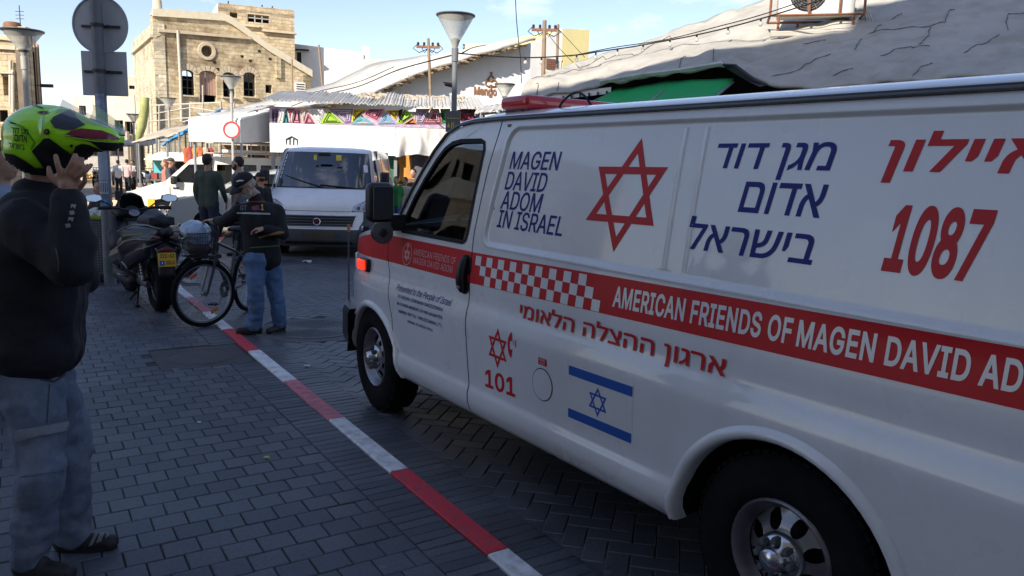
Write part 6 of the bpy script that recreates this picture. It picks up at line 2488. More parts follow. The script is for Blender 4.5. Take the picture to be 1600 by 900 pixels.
letter('lettering', 'AMERICAN FRIENDS OF', -2.085, -2.947, s_bot(-2.085) + 0.037, s_bot(-2.085) + 0.126, m_white, 0.022, 0, 0.0026, 0.018, spacing=1.05)
letter('lettering', 'MAGEN DAVID ADOM', -2.968, -3.750, s_bot(-2.97) + 0.037, s_bot(-2.97) + 0.126, m_white, 0.022, 0, 0.0026, 0.018, spacing=1.05)
letter('lettering', heb('ארגון ההצלה הלאומי'), -1.435, -2.705, 0.912, 1.018, m_red, 0.014, 0, 0.0050, 0.006)
letter('lettering', '101', -1.172, -1.445, 0.520, 0.620, m_red, 0.020, 0, 0.0016, 0.05)
c = (-1.288, 0.752)
k_ = 0.105
T1 = [(c[0] + k_ * 0.9 * math.cos(R(a)), c[1] + k_ * math.sin(R(a))) for a in (90, 210, 330)]
T2 = [(c[0] + k_ * 0.9 * math.cos(R(a)), c[1] + k_ * math.sin(R(a))) for a in (270, 30, 150)]
star_mark('red_star', T1, T2, 0.014, m_red, 0.0016)
# handset over the small star
hs = arc(-1.335, 0.79, 0.062, 150, 270, 10, 0.08)[::-1]
hs = []
for (a, w_) in zip(np.linspace(105, 258, 14), [0.014, 0.036, 0.042, 0.036, 0.020, 0.016, 0.016, 0.016, 0.016, 0.020, 0.036, 0.042, 0.036, 0.014]):
 hs.append((a, w_))
cx_, cz_ = -1.415, 0.795
outer = [(cx_ - 0.040 * math.cos(R(a)) - 0.0, cz_ + 0.068 * math.sin(R(a))) for a, w_ in hs]
inner = [(cx_ - (0.040 - w_) * math.cos(R(a)), cz_ + (0.068 - w_) * math.sin(R(a))) for a, w_ in hs]
outer = [(u - 0.005, z) for u, z in outer]
inner = [(u - 0.005, z) for u, z in inner]
poly_mark('telephone_mark', [outer + inner[::-1]], m_red, 0.0022, step=0.2)
for rr_ in (0.022, 0.038):
 a1 = arc(-1.415, 0.81, rr_, 150, 210, 8)
 a2 = arc(-1.415, 0.81, rr_ - 0.006, 150, 210, 8)
 poly_mark('signal_mark', [a1 + a2[::-1]], m_red, 0.0022, step=0.2)
# fuel flap
a1, a2 = arc(-1.668, 0.658, 0.079, 0, 359, 30), arc(-1.668, 0.658, 0.0745, 0, 359, 30)
poly_mark('fuel_flap_gap', [a1, a2], m_dark, 0.0014, lambda u, z: inside_poly(u, z, a1) and not inside_poly(u, z, a2), step=0.2)
a3 = arc(-1.668, 0.658, 0.0745, 0, 359, 30)
poly_mark('fuel_flap', [a3], m_paint, 0.0030, step=0.2)
poly_mark('fuel_label', [[(-1.635, 0.752), (-1.635, 0.785), (-1.70, 0.785), (-1.70, 0.752)]], m_red, 0.0016)
letter('lettering', 'DIESEL', -1.642, -1.693, 0.771, 0.781, m_white, 0.01, 0, 0.0024)
letter('lettering', '>|<', -1.648, -1.687, 0.756, 0.768, m_white, 0.02, 0, 0.0024)
# flag
poly_mark('flag_sticker', [[(-1.862, 0.545), (-1.862, 0.806), (-2.275, 0.812), (-2.275, 0.550)]], m_white, 0.0010)
for z0, z1 in ((0.756, 0.798), (0.558, 0.600)):
 poly_mark('flag_stripe', [[(-1.864, z0), (-1.864, z1), (-2.272, z1 + .004), (-2.272, z0 + .004)]], m_flagblue, 0.0020)
c = (-2.062, 0.680)
k_ = 0.066
T1 = [(c[0] + k_ * math.cos(R(a)), c[1] + k_ * math.sin(R(a))) for a in (90, 210, 330)]
T2 = [(c[0] + k_ * math.cos(R(a)), c[1] + k_ * math.sin(R(a))) for a in (270, 30, 150)]
star_mark('flag_star', T1, T2, 0.009, m_flagblue, 0.0020)
# emblem and lettering on the door
a1, a2 = arc(-0.205, 1.115, 0.062, 0, 358, 26, 0.070), arc(-0.205, 1.115, 0.056, 0, 358, 26, 0.064)
poly_mark('emblem_ring', [a1, a2], m_pinkish, 0.0022, lambda u, z: inside_poly(u, z, a1) and not inside_poly(u, z, a2), step=0.2)
c = (-0.205, 1.110)
k_ = 0.046
T1 = [(c[0] + k_ * math.cos(R(a)), c[1] + k_ * math.sin(R(a))) for a in (90, 210, 330)]
T2 = [(c[0] + k_ * math.cos(R(a)), c[1] + k_ * math.sin(R(a))) for a in (270, 30, 150)]
star_mark('emblem_star', T1, T2, 0.012, m_pinkish, 0.0022)
poly_mark('emblem_flame', [[(-0.187, 1.165), (-0.205, 1.178), (-0.223, 1.165), (-0.214, 1.155), (-0.196, 1.155)]], m_pinkish, 0.0024)
letter('lettering', 'AMERICAN FRIENDS OF', -0.285, -0.790, 1.118, 1.158, m_pinkish, 0.004, 0, 0.0022)
letter('lettering', 'MAGEN DAVID ADOM', -0.295, -0.765, 1.068, 1.108, m_pinkish, 0.004, 0, 0.0022)
letter('lettering', 'Presented to the People of Israel', -0.118, -0.800, 0.868, 0.918, m_blue, 0.006, 0.35, 0.0016, 0.012)
for i, (tx, a, b) in enumerate((('BY REGINA LIEBERMAN GWOZDZINSKA', -0.165, -0.725), ('IN LOVING MEMORY OF HER DAUGHTER', -0.150, -0.725),
        ("MANUE 'GITTEL' GWOZDZINSKA Z\"L", -0.175, -0.715), ('MIAMI, FLORIDA 2016', -0.295, -0.610))):
 letter('lettering', tx, a, b, 0.838 - i * 0.046, 0.858 - i * 0.046, m_blue, 0.012, 0, 0.0016, 0.012)
# side warning lamp on the fender
base, n0 = amb_pt(0.40, 0.978)
ang = math.atan2(n0.x, n0.y)
T_ = Matrix.Translation(base) @ Matrix.Rotation(-ang, 4, 'Z')
mb = MB()
mb.box((0, 0.012, 0), (0.17, 0.03, 0.088), M=T_)
lampb = part('warning_lamp', mb, m_blk, amb, 35, 0.008)
mb = MB()
mb.box((0.012, 0.036, 0), (0.125, 0.022, 0.066), M=T_)
part('lens', mb, m_lamp_on, lampb, 35, 0.006)
mb = MB()
for k in range(5):
 mb.box((0.012, 0.0475, -0.026 + k * 0.013), (0.12, 0.003, 0.002), M=T_)
part('lens_rib', mb, m_redlens, lampb, 35)
# mirror
mb = MB()
MC = Vector((-0.075 + UC, 1.085, 1.425))
mb.box(MC, (0.10, 0.175, 0.245))
mir = part('mirror', mb, m_blk, amb, 45, 0.045, 4)
mb = MB()
mb.box(MC + Vector((-0.0515, 0, 0)), (0.006, 0.13, 0.20))
part('mirror_glass', mb, mat('mirror_glass', (0.05, 0.055, 0.06), 0.08, metal=0.0, var=0, spec=0.8), mir, 45, 0.02, 3)  # near-black base colour stands in for a dark reflection
mb = MB()
mb.ball(MC + Vector((-0.005, -0.005, -0.185)), (0.045, 0.066, 0.062))
part('lower_mirror', mb, m_blk, mir, 60)
mb = MB()
mb.lathe([(0.066, -0.004), (0.070, 0.0), (0.066, 0.004)], 20, Matrix.Translation(MC + Vector((-0.040, -0.005, -0.185))) @ Matrix.Rotation(R(90), 4, 'Y'))
part('lower_mirror_rim', mb, m_grey, mir, 60)
mb = MB()
mb.box((-0.05 + UC, 0.965, 1.30), (0.11, 0.10, 0.10))
mb.tube([(-0.07 + UC, 0.96, 1.31), (-0.07 + UC, 1.05, 1.34)], 0.022, 8)
mb.tube([(-0.07 + UC, 0.96, 1.27), (-0.075 + UC, 1.06, 1.27)], 0.014, 8)
part('mirror_arm', mb, m_blk, mir, 45, 0.012)
mb = MB()
mb.box((-0.075 + UC, -1.085, 1.475), (0.10, 0.175, 0.245))
part('mirror', mb, m_blk, amb, 45, 0.045, 4)
# bumper with guide rod
mb = MB()
pts = [(0.60, 0.975, 0), (0.80, 0.93, 0), (0.98, 0.83, 0), (1.10, 0.66, 0), (1.16, 0.40, 0), (1.17, 0, 0)]
pts = pts + [(a, -b, c) for a, b, c in pts[::-1][1:]]
vs, fs = [], []
pr = [(0.0, 0.385), (0.02, 0.375), (0.035, 0.42), (0.035, 0.60), (0.02, 0.635), (-0.05, 0.64)]
for i, (a, b, _) in enumerate(pts):
 p0, p1 = Vector(pts[max(i - 1, 0)]), Vector(pts[min(i + 1, len(pts) - 1)])
 t = (p1 - p0).normalized()
 n = Vector((t.y, -t.x, 0))
 if n.dot(Vector((a, b, 0))) < 0:
  n = -n
 for d, z in pr:
  vs.append((a + n.x * d + UC, b + n.y * d, z))
k = len(pr)
for i in range(len(pts) - 1):
 for j in range(k - 1):
  fs.append((i * k + j, (i + 1) * k + j, (i + 1) * k + j + 1, i * k + j + 1))
mb.add(vs, fs)
part('bumper', mb, m_blk, amb, 45, fixn=True)
mb = MB()
rb = Vector((1.00 + UC, 0.835, 0.40))
mb.tube([rb, rb + Vector((0, 0, 0.20)), rb + Vector((0.0, 0, 0.77))], [0.012, 0.008, 0.007], 8)
rod = part('guide_rod', mb, m_grey, amb, 60)
mb = MB()
mb.tube([rb + Vector((0, 0, 0.75)), rb + Vector((0, 0, 0.80))], [0.013, 0.011], 8)
part('rod_tip', mb, mat('orange_plastic', (0.75, 0.18, 0.06), 0.5), rod, 60)
for sy in (1, -1):
 mb = MB()
 mb.box((1.09 + UC, 0.62 * sy, 0.90), (0.06, 0.24, 0.16))
 part('headlight', mb, mat('headlight_glass', (0.5, 0.52, 0.55), 0.1, var=0.1, coat=1), amb, 35, 0.02)
# light bar across the roof
mb = MB()
mb.box((-0.97 + UC, 0.0, 2.005), (0.26, 1.46, 0.075))
lb = part('light_bar', mb, m_redlens, amb, 45, 0.03, 4)
mb = MB()
mb.box((-0.97 + UC, 0.0, 1.965), (0.22, 1.40, 0.02))
mb.box((-0.97 + UC, 0.68, 1.945), (0.10, 0.05, 0.06))
mb.box((-0.97 + UC, -0.68, 1.945), (0.10, 0.05, 0.06))
part('light_bar_mount', mb, m_blk, lb, 35)
mb = MB()
pts = []
for a in np.linspace(0, 1, 16):
 pts.append((-1.30 + UC + 0.02 * math.sin(a * 7), 0.55 - 0.11 * math.cos(a * PI), 1.965 + 0.085 * math.sin(a * PI)))
mb.tube(pts, 0.006, 6)
part('antenna_cable', mb, m_rub, amb, 60)
mb = MB()
mb.box((-1.30 + UC, 0.53, 1.975), (0.10, 0.07, 0.02))
part('antenna_base', mb, m_paint, amb, 35, 0.006)
# wheels
def van_wheel(parent, x, y, sgn, r=0.365, w=0.225, rim=0.225, z=None, holes=8, steel=m_steel, cap=True, turn=0.0, tread=56):
 z = r if z is None else z
 T = Matrix.Translation((x, y, z)) @ Matrix.Rotation(turn, 4, 'Z') @ Matrix.Rotation(R(-90) * sgn, 4, 'X')
 e = bpy.data.objects.new('wheel', None)
 COL.objects.link(e)
 e.parent = parent
 mb = MB()
 prof = [(rim, w * 0.36), (rim + 0.02, w * 0.46), (rim + 0.055, w * 0.50), (r - 0.035, w * 0.47), (r - 0.010, w * 0.40), (r, w * 0.28),
   (r, 0.0), (r, -w * 0.28), (r - 0.012, -w * 0.42), (rim + 0.05, -w * 0.5), (rim, -w * 0.4)]
 mb.lathe(prof, 48, T, caps=False)
 for k in range(tread):                    # tread blocks
  a = 2 * PI * k / tread
  for zz_ in (-0.30, -0.1, 0.1, 0.30):
   a2 = a + (0.03 if zz_ in (-0.1, 0.30) else 0)
   q = T @ Matrix.Rotation(a2, 4, 'Z')
   mb.box((r + 0.001, 0, zz_ * w), (0.012, 2 * PI * r / max(tread, 1) * 0.72, w * 0.16), M=q)
 part('tyre', mb, m_tyre, e, 40)
 mb = MB()
 face = w * 0.20
 mb.lathe([(rim + 0.004, w * 0.40), (rim - 0.004, w * 0.44), (rim - 0.016, w * 0.40), (rim - 0.026, w * 0.26), (rim - 0.04, w * 0.18)], 40, T, caps=False)
 # disc with holes
 outer = arc(0, 0, rim - 0.038, 0, 360 * 39 / 40, 39)
 loops = [outer]
 hl = []
 for k in range(holes):
  a = 2 * PI * (k + .5) / holes
  rc = rim * 0.62
  hr = [(0.036 * math.cos(t), 0.026 * math.sin(t)) for t in np.linspace(0, 2 * PI, 12, endpoint=False)]
  hl.append([(rc * math.cos(a) + p * math.cos(a) - q * math.sin(a) * 1.0, rc * math.sin(a) + p * math.sin(a) + q * math.cos(a)) for q, p in [(b_, a_) for a_, b_ in hr]])
 v2, tr = region([outer] + hl, [(rim * f_ * math.cos(t), rim * f_ * math.sin(t)) for f_ in (0.3, 0.42, 0.8) for t in np.linspace(0, 2 * PI, 20, endpoint=False)],
     lambda a_, b_: inside_poly(a_, b_, outer) and not any(inside_poly(a_, b_, h_) for h_ in hl))
 def dz_(x_, y_):
  q = math.hypot(x_, y_) / rim
  return w * (0.20 + 0.12 * math.exp(-((q - 0.45) / 0.18) ** 2) - 0.06 * (q > .75))
 mb.add([(a_, b_, dz_(a_, b_)) for a_, b_ in v2], tr, T)
 part('rim', mb, steel, e, 60)
 mb = MB()
 mb.lathe([(0.001, 0), (rim - 0.03, 0), (rim - 0.03, 0.004)], 24, T @ Matrix.Translation((0, 0, w * 0.02)), caps=False)
 part('brake_disc', mb, m_dark, e, 60)
 if cap:
  mb = MB()
  mb.lathe([(0.088, w * 0.30), (0.086, w * 0.40), (0.07, w * 0.46), (0.048, w * 0.50), (0.044, w * 0.62), (0.034, w * 0.67), (0.0, w * 0.68)], 28, T, caps=False)
  part('hub_cap', mb, m_chrome, e, 60)
  for k in range(8):
   a = 2 * PI * k / 8
   mb = MB()
   mb.lathe([(0.015, 0), (0.015, 0.03), (0.010, 0.036), (0, 0.037)], 6, T @ Matrix.Translation((0.066 * math.cos(a), 0.066 * math.sin(a), w * 0.42)), caps=False)
   part('wheel_nut', mb, m_grey, e, 40)
 return e
for u, rr_ in ((0.25, 0.36), (-2.955, 0.36)):
 for s_ in (1, -1):
  van_wheel(amb, u + UC, ((0.985 if u > 0 else 0.955) - 0.1125) * s_, s_, rr_, 0.225, 0.200, turn=R(-4) if u > 0 else 0)
# ============================================================ WHITE DELIVERY VAN
m_vpaint = mat('van_white_paint', (0.80, 0.81, 0.83), 0.28, var=0.03, coat=0.8, dirt=(0.42, 0.38, 0.33), dirt_amt=0.2, ds=3)
m_dgrey = mat('dark_grey_bumper', (0.065, 0.073, 0.088), 0.5, var=0.12, vs=4)
m_lens = mat('headlight_lens', (0.42, 0.46, 0.50), 0.08, var=0.1, vs=20, coat=1.0, metal=0.3)
m_vglass = glass('windscreen_glass', (0.40, 0.50, 0.52), 0.55)
VO = Vector(((494 - 800) / 1200 * 13.25, 13.25, 0))
van = empty('delivery_van', VO, R(4.5), 'white delivery van facing the camera with dark grey bumper corners', 'van')
HW = 0.94
VP = [(0.10, 0.20), (0.02, 0.30), (0.0, 0.42), (0.0, 0.52), (0.02, 0.60), (0.03, 0.72), (0.05, 0.82), (0.07, 0.90), (0.12, 1.00), (0.24, 1.10), (0.42, 1.185),
      (0.47, 1.20), (0.60, 1.38), (0.75, 1.58), (0.90, 1.76), (0.97, 1.84), (1.04, 1.885), (1.25, 1.93), (1.8, 1.955), (3.0, 1.965), (4.6, 1.96)]
def vshell(s, t, e=0.0):
 """s across -1..1, t index along the nose-to-tail profile"""
 i = min(int(t), len(VP) - 2)
 k = t - i
 y, z = lerp(VP[i][0], VP[i + 1][0], k), lerp(VP[i][1], VP[i + 1][1], k)
 a = abs(s)
 hw = float(np.interp(z, [0.2, 0.5, 1.0, 1.2, 1.85, 1.96], [0.90, 0.94, 0.94, 0.92, 0.80, 0.74]))
 back = 0.30 * a ** 5 + 0.05 * a ** 2
 back *= float(np.interp(z, [0.2, 1.2, 1.9, 1.96], [1.0, 1.0, 0.6, 0.0]))
 dz = -0.035 * a ** 4 * (1 if z > 1.9 else 0.3)
 return Vector((s * hw, y + back - e, z + dz))
def vpatch(name, s0, s1, t0, t1, ns, nt, m, e=0.0, parent=None, smooth=50, solid=0.0, zf=None):
 mb = MB()
 mb.grid(ns, nt, lambda a, b: tuple(vshell(lerp(s0, s1, a), lerp(t0, t1, b), e)))
 o = part(name, mb, m, parent or van, smooth)
 if solid:
  o.modifiers.new('t', 'SOLIDIFY').thickness = solid
 return o
vpatch('bumper', -1, 1, 0, 6.0, 33, 14, m_dgrey)
vpatch('hood', -1, 1, 6.0, 10.9, 33, 14, m_vpaint)
vpatch('front_panel', -0.80, 0.80, 2.9, 6.05, 25, 8, m_vpaint, 0.004, solid=0.0)
vpatch('windscreen', -0.93, 0.93, 11.1, 15.0, 25, 10, m_vglass, 0.004)
vpatch('windscreen_frame', -1, -0.925, 10.9, 15.4, 4, 10, m_vpaint)
vpatch('windscreen_frame', 0.925, 1, 10.9, 15.4, 4, 10, m_vpaint)
vpatch('windscreen_seal', -0.94, 0.94, 10.85, 11.15, 25, 3, m_rub, 0.003)
vpatch('roof', -1, 1, 15.0, 20, 25, 20, m_vpaint)
def vpoly(name, pts, m, e, parent=None, step=0.1):
 """polygon given in (s, t) laid on the shell"""
 lp = densify(pts, step)
 ss, tt = [p[0] for p in pts], [p[1] for p in pts]
 gp = [(lerp(min(ss), max(ss), i / 14), lerp(min(tt), max(tt), j / 8)) for i in range(15) for j in range(9)]
 gp = [p for p in gp if inside_poly(p[0], p[1], pts)]
 v2, tr = region([lp], gp, lambda x, y: inside_poly(x, y, lp))
 mb = MB()
 mb.add([tuple(vshell(x, y, e)) for x, y in v2], tr)
 return part(name, mb, m, parent or van, 50)
gr_ = vpoly('grille', [(-0.62, 3.4), (0.60, 3.4), (0.68, 5.3), (-0.70, 5.3)], m_blk, 0.012)
for k in range(5):
 t_ = 3.6 + k * 0.40
 mb = MB()
 mb.tube([vshell(s_, t_, 0.02) for s_ in np.linspace(-0.64, 0.63, 14)], 0.008, 5)
 part('grille_bar', mb, m_grey, gr_, 60)
mb = MB()
fr = [(-0.62, 3.35), (0.60, 3.35), (0.69, 5.35), (-0.71, 5.35)]
mb.tube([vshell(a, b, 0.012) for a, b in densify(fr, 0.15)], 0.010, 5, closed=True)
part('grille_frame', mb, m_vpaint, gr_, 60)
c_ = vshell(-0.02, 4.35, 0.035)
TL = Matrix.Translation(c_) @ Matrix.Rotation(R(90), 4, 'X')
mb = MB()
mb.lathe([(0.0, 0.0), (0.052, 0.0), (0.052, 0.008), (0, 0.008)], 28, TL)
lg = part('emblem', mb, mat('emblem_dark', (0.10, 0.02, 0.03), 0.3, coat=0.5), gr_, 40)
mb = MB()
mb.lathe([(0.052, -0.004), (0.067, -0.002), (0.067, 0.010), (0.058, 0.014), (0.052, 0.010)], 28, TL, caps=False)
part('emblem_ring', mb, m_chrome, gr_, 40)
vs, fs = text_fit('FIAT', 0.075, 0.05, 0.0)
mb = MB()
mb.add([(v[0] - 0.0375, v[1] - 0.025, 0.0105) for v in vs], fs, TL)
part('emblem_lettering', mb, m_chrome, gr_, 0)
for sg_ in (1, -1):
 hl_ = vpoly('headlight', [(sg_ * 0.60, 6.15), (sg_ * 0.90, 6.3), (sg_ * 0.985, 7.2), (sg_ * 0.97, 8.5), (sg_ * 0.82, 8.1), (sg_ * 0.62, 7.1)], m_lens, 0.012)
 for q, (a, b) in enumerate(((0.72, 6.9), (0.84, 7.3), (0.92, 7.8))):
  mb = MB()
  p = vshell(sg_ * a, b, 0.02)
  mb.lathe([(0.0, 0), (0.03, 0.0), (0.034, 0.01), (0.028, 0.014)], 14, Matrix.Translation(p) @ Matrix.Rotation(R(90), 4, 'X'), caps=False)
  part('reflector', mb, m_chrome, hl_, 60)
 mb = MB()
 mb.tube([vshell(sg_ * a, b, 0.016) for a, b in ((0.60, 6.15), (0.90, 6.3), (0.985, 7.2), (0.97, 8.5))], 0.006, 5)
 part('headlight_trim', mb, m_iron, hl_, 60)
 vpoly('bumper_corner', [(sg_ * 0.70, 0.3), (sg_ * 0.995, 0.3), (sg_ * 0.995, 6.1), (sg_ * 0.90, 6.0), (sg_ * 0.74, 3.6)], m_dgrey, 0.016)
 vpoly('fog_recess', [(sg_ * 0.78, 2.4), (sg_ * 0.90, 2.2), (sg_ * 0.90, 3.6), (sg_ * 0.82, 3.6)], m_dark, 0.020)
vpoly('plate_holder', [(-0.30, 1.2), (0.32, 1.2), (0.32, 2.6), (-0.30, 2.6)], mat('smeared_brown_plate', (0.075, 0.055, 0.045), 0.7, var=0.15), 0.022)
vpoly('lower_grille', [(-0.65, 0.4), (0.65, 0.4), (0.62, 0.95), (-0.62, 0.95)], m_dark, 0.012)
mb = MB()
mb.tube([vshell(s_, 6.0, 0.001) for s_ in np.linspace(-0.93, 0.93, 20)], 0.006, 4)
part('hood_gap', mb, m_iron, van, 60)
# wipers
for a, b in (((0.05, 11.05), (-0.80, 12.2)), ((0.75, 11.05), (-0.05, 11.35))):
 mb = MB()
 mb.tube([vshell(lerp(a[0], b[0], t), lerp(a[1], b[1], t), 0.02) for t in np.linspace(0, 1, 6)], 0.008, 5)
 part('wiper', mb, m_blk, van, 60)
# windscreen stickers and things on the dashboard
vpoly('sticker', [(0.80, 12.6), (0.88, 12.6), (0.88, 13.3), (0.80, 13.3)], m_white, 0.010)
for k in range(7):
 vpoly('sticker', [(-0.90, 11.9 + k * 0.36), (-0.875, 11.9 + k * 0.36), (-0.872, 12.15 + k * 0.36), (-0.897, 12.15 + k * 0.36)], m_white, 0.010)
mb = MB()
mb.box((0.26, 0.70, 1.74), (0.10, 0.02, 0.10))
part('yellow_rosette', mb, mat('yellow_card', (0.65, 0.55, 0.05), 0.7), van, 35, 0.01)
mb = MB()
mb.box((-0.16, 0.72, 1.74), (0.05, 0.02, 0.09))
part('hanging_freshener', mb, _mats['yellow_card'], van, 0)
mb = MB()
mb.box((0.0, 0.72, 1.80), (0.22, 0.04, 0.07))
part('rear_view_mirror', mb, m_blk, van, 35, 0.015)
mb = MB()
mb.box((0, 0.85, 1.08), (1.6, 0.6, 0.16))
part('dashboard', mb, m_grey, van, 35, 0.04)
mb = MB()
mb.box((0.42, 0.66, 1.185), (0.5, 0.18, 0.05))
mb.box((0.60, 0.70, 1.215), (0.25, 0.14, 0.03))
part('papers', mb, m_white, van, 35, 0.01)
for sx in (-0.42, 0.42):
 mb = MB()
 mb.box((sx, 1.55, 1.15), (0.46, 0.14, 0.75))
 mb.box((sx, 1.56, 1.62), (0.24, 0.10, 0.18))
 part('seat', mb, m_grey, van, 35, 0.05, 3)
mb = MB()
mb.tube([(0.18 * math.cos(a) + 0.42, 0, 0.18 * math.sin(a)) for a in np.linspace(0, 2 * PI, 20, endpoint=False)], 0.014, 6, closed=True, M=Matrix.Translation((0, 1.05, 1.22)) @ Matrix.Rotation(R(-35), 4, 'X'))
part('steering_wheel', mb, m_blk, van, 60)
mb = MB()
mb.box((0, 1.85, 1.1), (1.66, 0.05, 1.6))
part('bulkhead', mb, m_dgrey, van, 0)
# sides
SO = [(0.40, 0.22), (0.50, 0.22)] + arc(0.92, 0.33, 0.36, 190, -10, 16)[0:] + [(1.35, 0.22), (3.2, 0.22)] + arc(3.75, 0.33, 0.36, 190, -10, 16) + [(4.6, 0.24), (4.6, 1.93), (1.25, 1.90), (1.12, 1.87), (0.95, 1.68), (0.75, 1.40), (0.62, 1.18), (0.45, 1.06), (0.36, 0.9), (0.34, 0.5)]
WI = [(0.80, 1.16), (1.42, 1.14), (1.44, 1.72), (1.15, 1.72), (0.98, 1.56)]
def vside(y, z):
 return float(np.interp(z, [0.2, 0.5, 1.0, 1.2, 1.85, 1.96], [0.90, 0.94, 0.94, 0.92, 0.80, 0.74]))
for sg_ in (1, -1):
 sod, wid = densify(SO, 0.1), densify(WI, 0.1)
 gp = [(y, z) for y in np.arange(0.4, 4.6, 0.12) for z in np.arange(0.25, 1.9, 0.1) if inside_poly(y, z, SO)]
 v2, tr = region([sod, wid], gp, lambda y, z: inside_poly(y, z, SO) and not inside_poly(y, z, WI))
 mb = MB()
 mb.add([(sg_ * vside(y, z), y, z) for y, z in v2], [t if sg_ > 0 else t[::-1] for t in tr])
 part('side_panel', mb, m_vpaint, van, 60, fixn=False)
 v2, tr = region([wid], [], lambda y, z: inside_poly(y, z, WI))
 mb = MB()
 mb.add([(sg_ * (vside(y, z) - 0.01), y, z) for y, z in v2], tr)
 part('side_window', mb, m_vglass, van, 0)
 for pts in ([(1.50, 0.25), (1.50, 1.86)], [(0.62, 1.10), (0.66, 0.8), (0.62, 0.45)], [(2.6, 0.3), (2.6, 1.86)], [(4.1, 0.3), (4.1, 1.86)]):
  mb = MB()
  mb.tube([(sg_ * (vside(y, z) + 0.0005), y, z) for y, z in densify(pts, 0.15)[:-1] if z >= 0.25], 0.005, 4)
  part('door_gap', mb, m_dark, van, 60)
 mb = MB()
 mb.grid(14, 2, lambda a, b: (sg_ * (vside(0, lerp(0.42, 0.62, b)) + 0.012), lerp(0.55, 4.58, a), lerp(0.42, 0.62, b)))
 o = part('side_moulding', mb, m_dgrey, van, 0)
 o.modifiers.new('t', 'SOLIDIFY').thickness = 0.012
 # mirrors
 mb = MB()
 mb.box((sg_ * 1.07, 0.78, 1.36), (0.17, 0.10, 0.30))
 mm_ = part('mirror', mb, m_blk, van, 35, 0.04, 3)
 mb = MB()
 mb.box((sg_ * 0.97, 0.80, 1.22), (0.16, 0.06, 0.06))
 part('mirror_arm', mb, m_blk, mm_, 35, 0.01)
 mb = MB()
 mb.box((sg_ * 1.065, 0.725, 1.27), (0.12, 0.012, 0.05))
 part('indicator', mb, mat('orange_lens', (0.6, 0.2, 0.03), 0.2), mm_, 0)
 for y_ in (0.92, 3.75):
  van_wheel(van, sg_ * 0.80, y_, 1, 0.315, 0.2, 0.19, turn=R(-90) * sg_, tread=30)
mb = MB()
mb.box((0, 2.6, 0.36), (1.5, 4.0, 0.2))
mb.box((0, 4.58, 1.08), (1.6, 0.04, 1.66))
part('underbody', mb, m_dark, van, 0)
# ============================================================ CARS BEHIND
m_cream_paint = mat('cream_white_paint', (0.68, 0.66, 0.60), 0.3, var=0.04, coat=0.7, dirt=(0.45, 0.4, 0.32), dirt_amt=0.2, ds=3)
m_cglass = glass('dark_car_glass', (0.25, 0.32, 0.32), 0.5)
def boxy_car(label, cat, name, loc, rz, outline, width, windows, wheels, m, r=0.30, front=None, tumb=0.12, roofz=1.7):
 """car from its side outline (x forward, z up): skin across the width, glazed openings, wheels"""
 e = empty(name, loc, rz, label, cat)
 hw = width / 2
 def wy(z):
  return hw - tumb * max(0, (z - 0.9)) / max(0.1, roofz - 0.9) - 0.04 * max(0, 0.45 - z)
 od = densify(outline, 0.12)
 gp = [(x, z) for x in np.arange(min(p[0] for p in outline), max(p[0] for p in outline), 0.14) for z in np.arange(0.25, roofz, 0.12) if inside_poly(x, z, outline)]
 wl = [densify(w, 0.12) for w in windows]
 for sg in (1, -1):
  v2, tr = region([od] + wl, gp, lambda x, z: inside_poly(x, z, outline) and not any(inside_poly(x, z, w) for w in windows))
  mb = MB()
  mb.add([(x, sg * wy(z), z) for x, z in v2], tr)
  part('body_side', mb, m, e, 60)
  for w in wl:
   v2, tr = region([w], [], lambda x, z: inside_poly(x, z, w))
   mb = MB()
   mb.add([(x, sg * (wy(z) - 0.012), z) for x, z in v2], tr)
   part('window', mb, m_cglass, e, 0)
   mb = MB()
   mb.tube([(x, sg * (wy(z) + 0.001), z) for x, z in w], 0.008, 4, closed=True)
   part('window_seal', mb, m_rub, e, 60)
 # skin across
 n = len(outline)
 mb, mg = MB(), MB()
 gi = front or ()
 for i in range(n):
  a, b = outline[i], outline[(i + 1) % n]
  if a[1] < 0.32 and b[1] < 0.32:
   continue
  tgt = mg if i in gi else mb
  sh = 0.03
  rows_ = []
  for (x, z) in (a, b):
   rows_.append([(x + (0.05 if x > 0 else -0.02) * (1 - (2 * q / 8 - 1) ** 2), wy(z) * (1 - 2 * q / 8), z + (0.03 if z > roofz - 0.15 else 0.015) * (1 - (2 * q / 8 - 1) ** 2)) for q in range(9)])
  tgt.add(rows_[0] + rows_[1], [(q, q + 9, q + 10, q + 1) for q in range(8)])
 part('body_skin', mb, m, e, 40)
 if mg.v:
  part('windscreen', mg, m_cglass, e, 40)
 mb = MB()
 mb.box((sum(p[0] for p in outline) / n, 0, 0.55), ((max(p[0] for p in outline) - min(p[0] for p in outline)) * 0.9, width * 0.86, 0.5))
 part('interior', mb, m_dark, e, 0)
 for wx_ in wheels:
  for sg in (1, -1):
   van_wheel(e, wx_, sg * (hw - 0.09), sg, r, 0.18, r * 0.62, tread=24, cap=False)
 return e
mo = [(2.20, 0.30), (2.25, 0.55), (2.18, 0.80), (1.55, 1.02), (1.30, 1.08), (0.72, 1.62), (0.50, 1.70), (-2.2, 1.72), (-2.35, 1.55), (-2.42, 0.9), (-2.38, 0.30),
      (-1.85, 0.28)] + arc(-1.48, 0.30, 0.36, 180, 0, 10) + [(-1.1, 0.28), (1.0, 0.28)] + arc(1.38, 0.30, 0.36, 180, 0, 10) + [(1.78, 0.28)]
P = at(316, 300, 19.6)
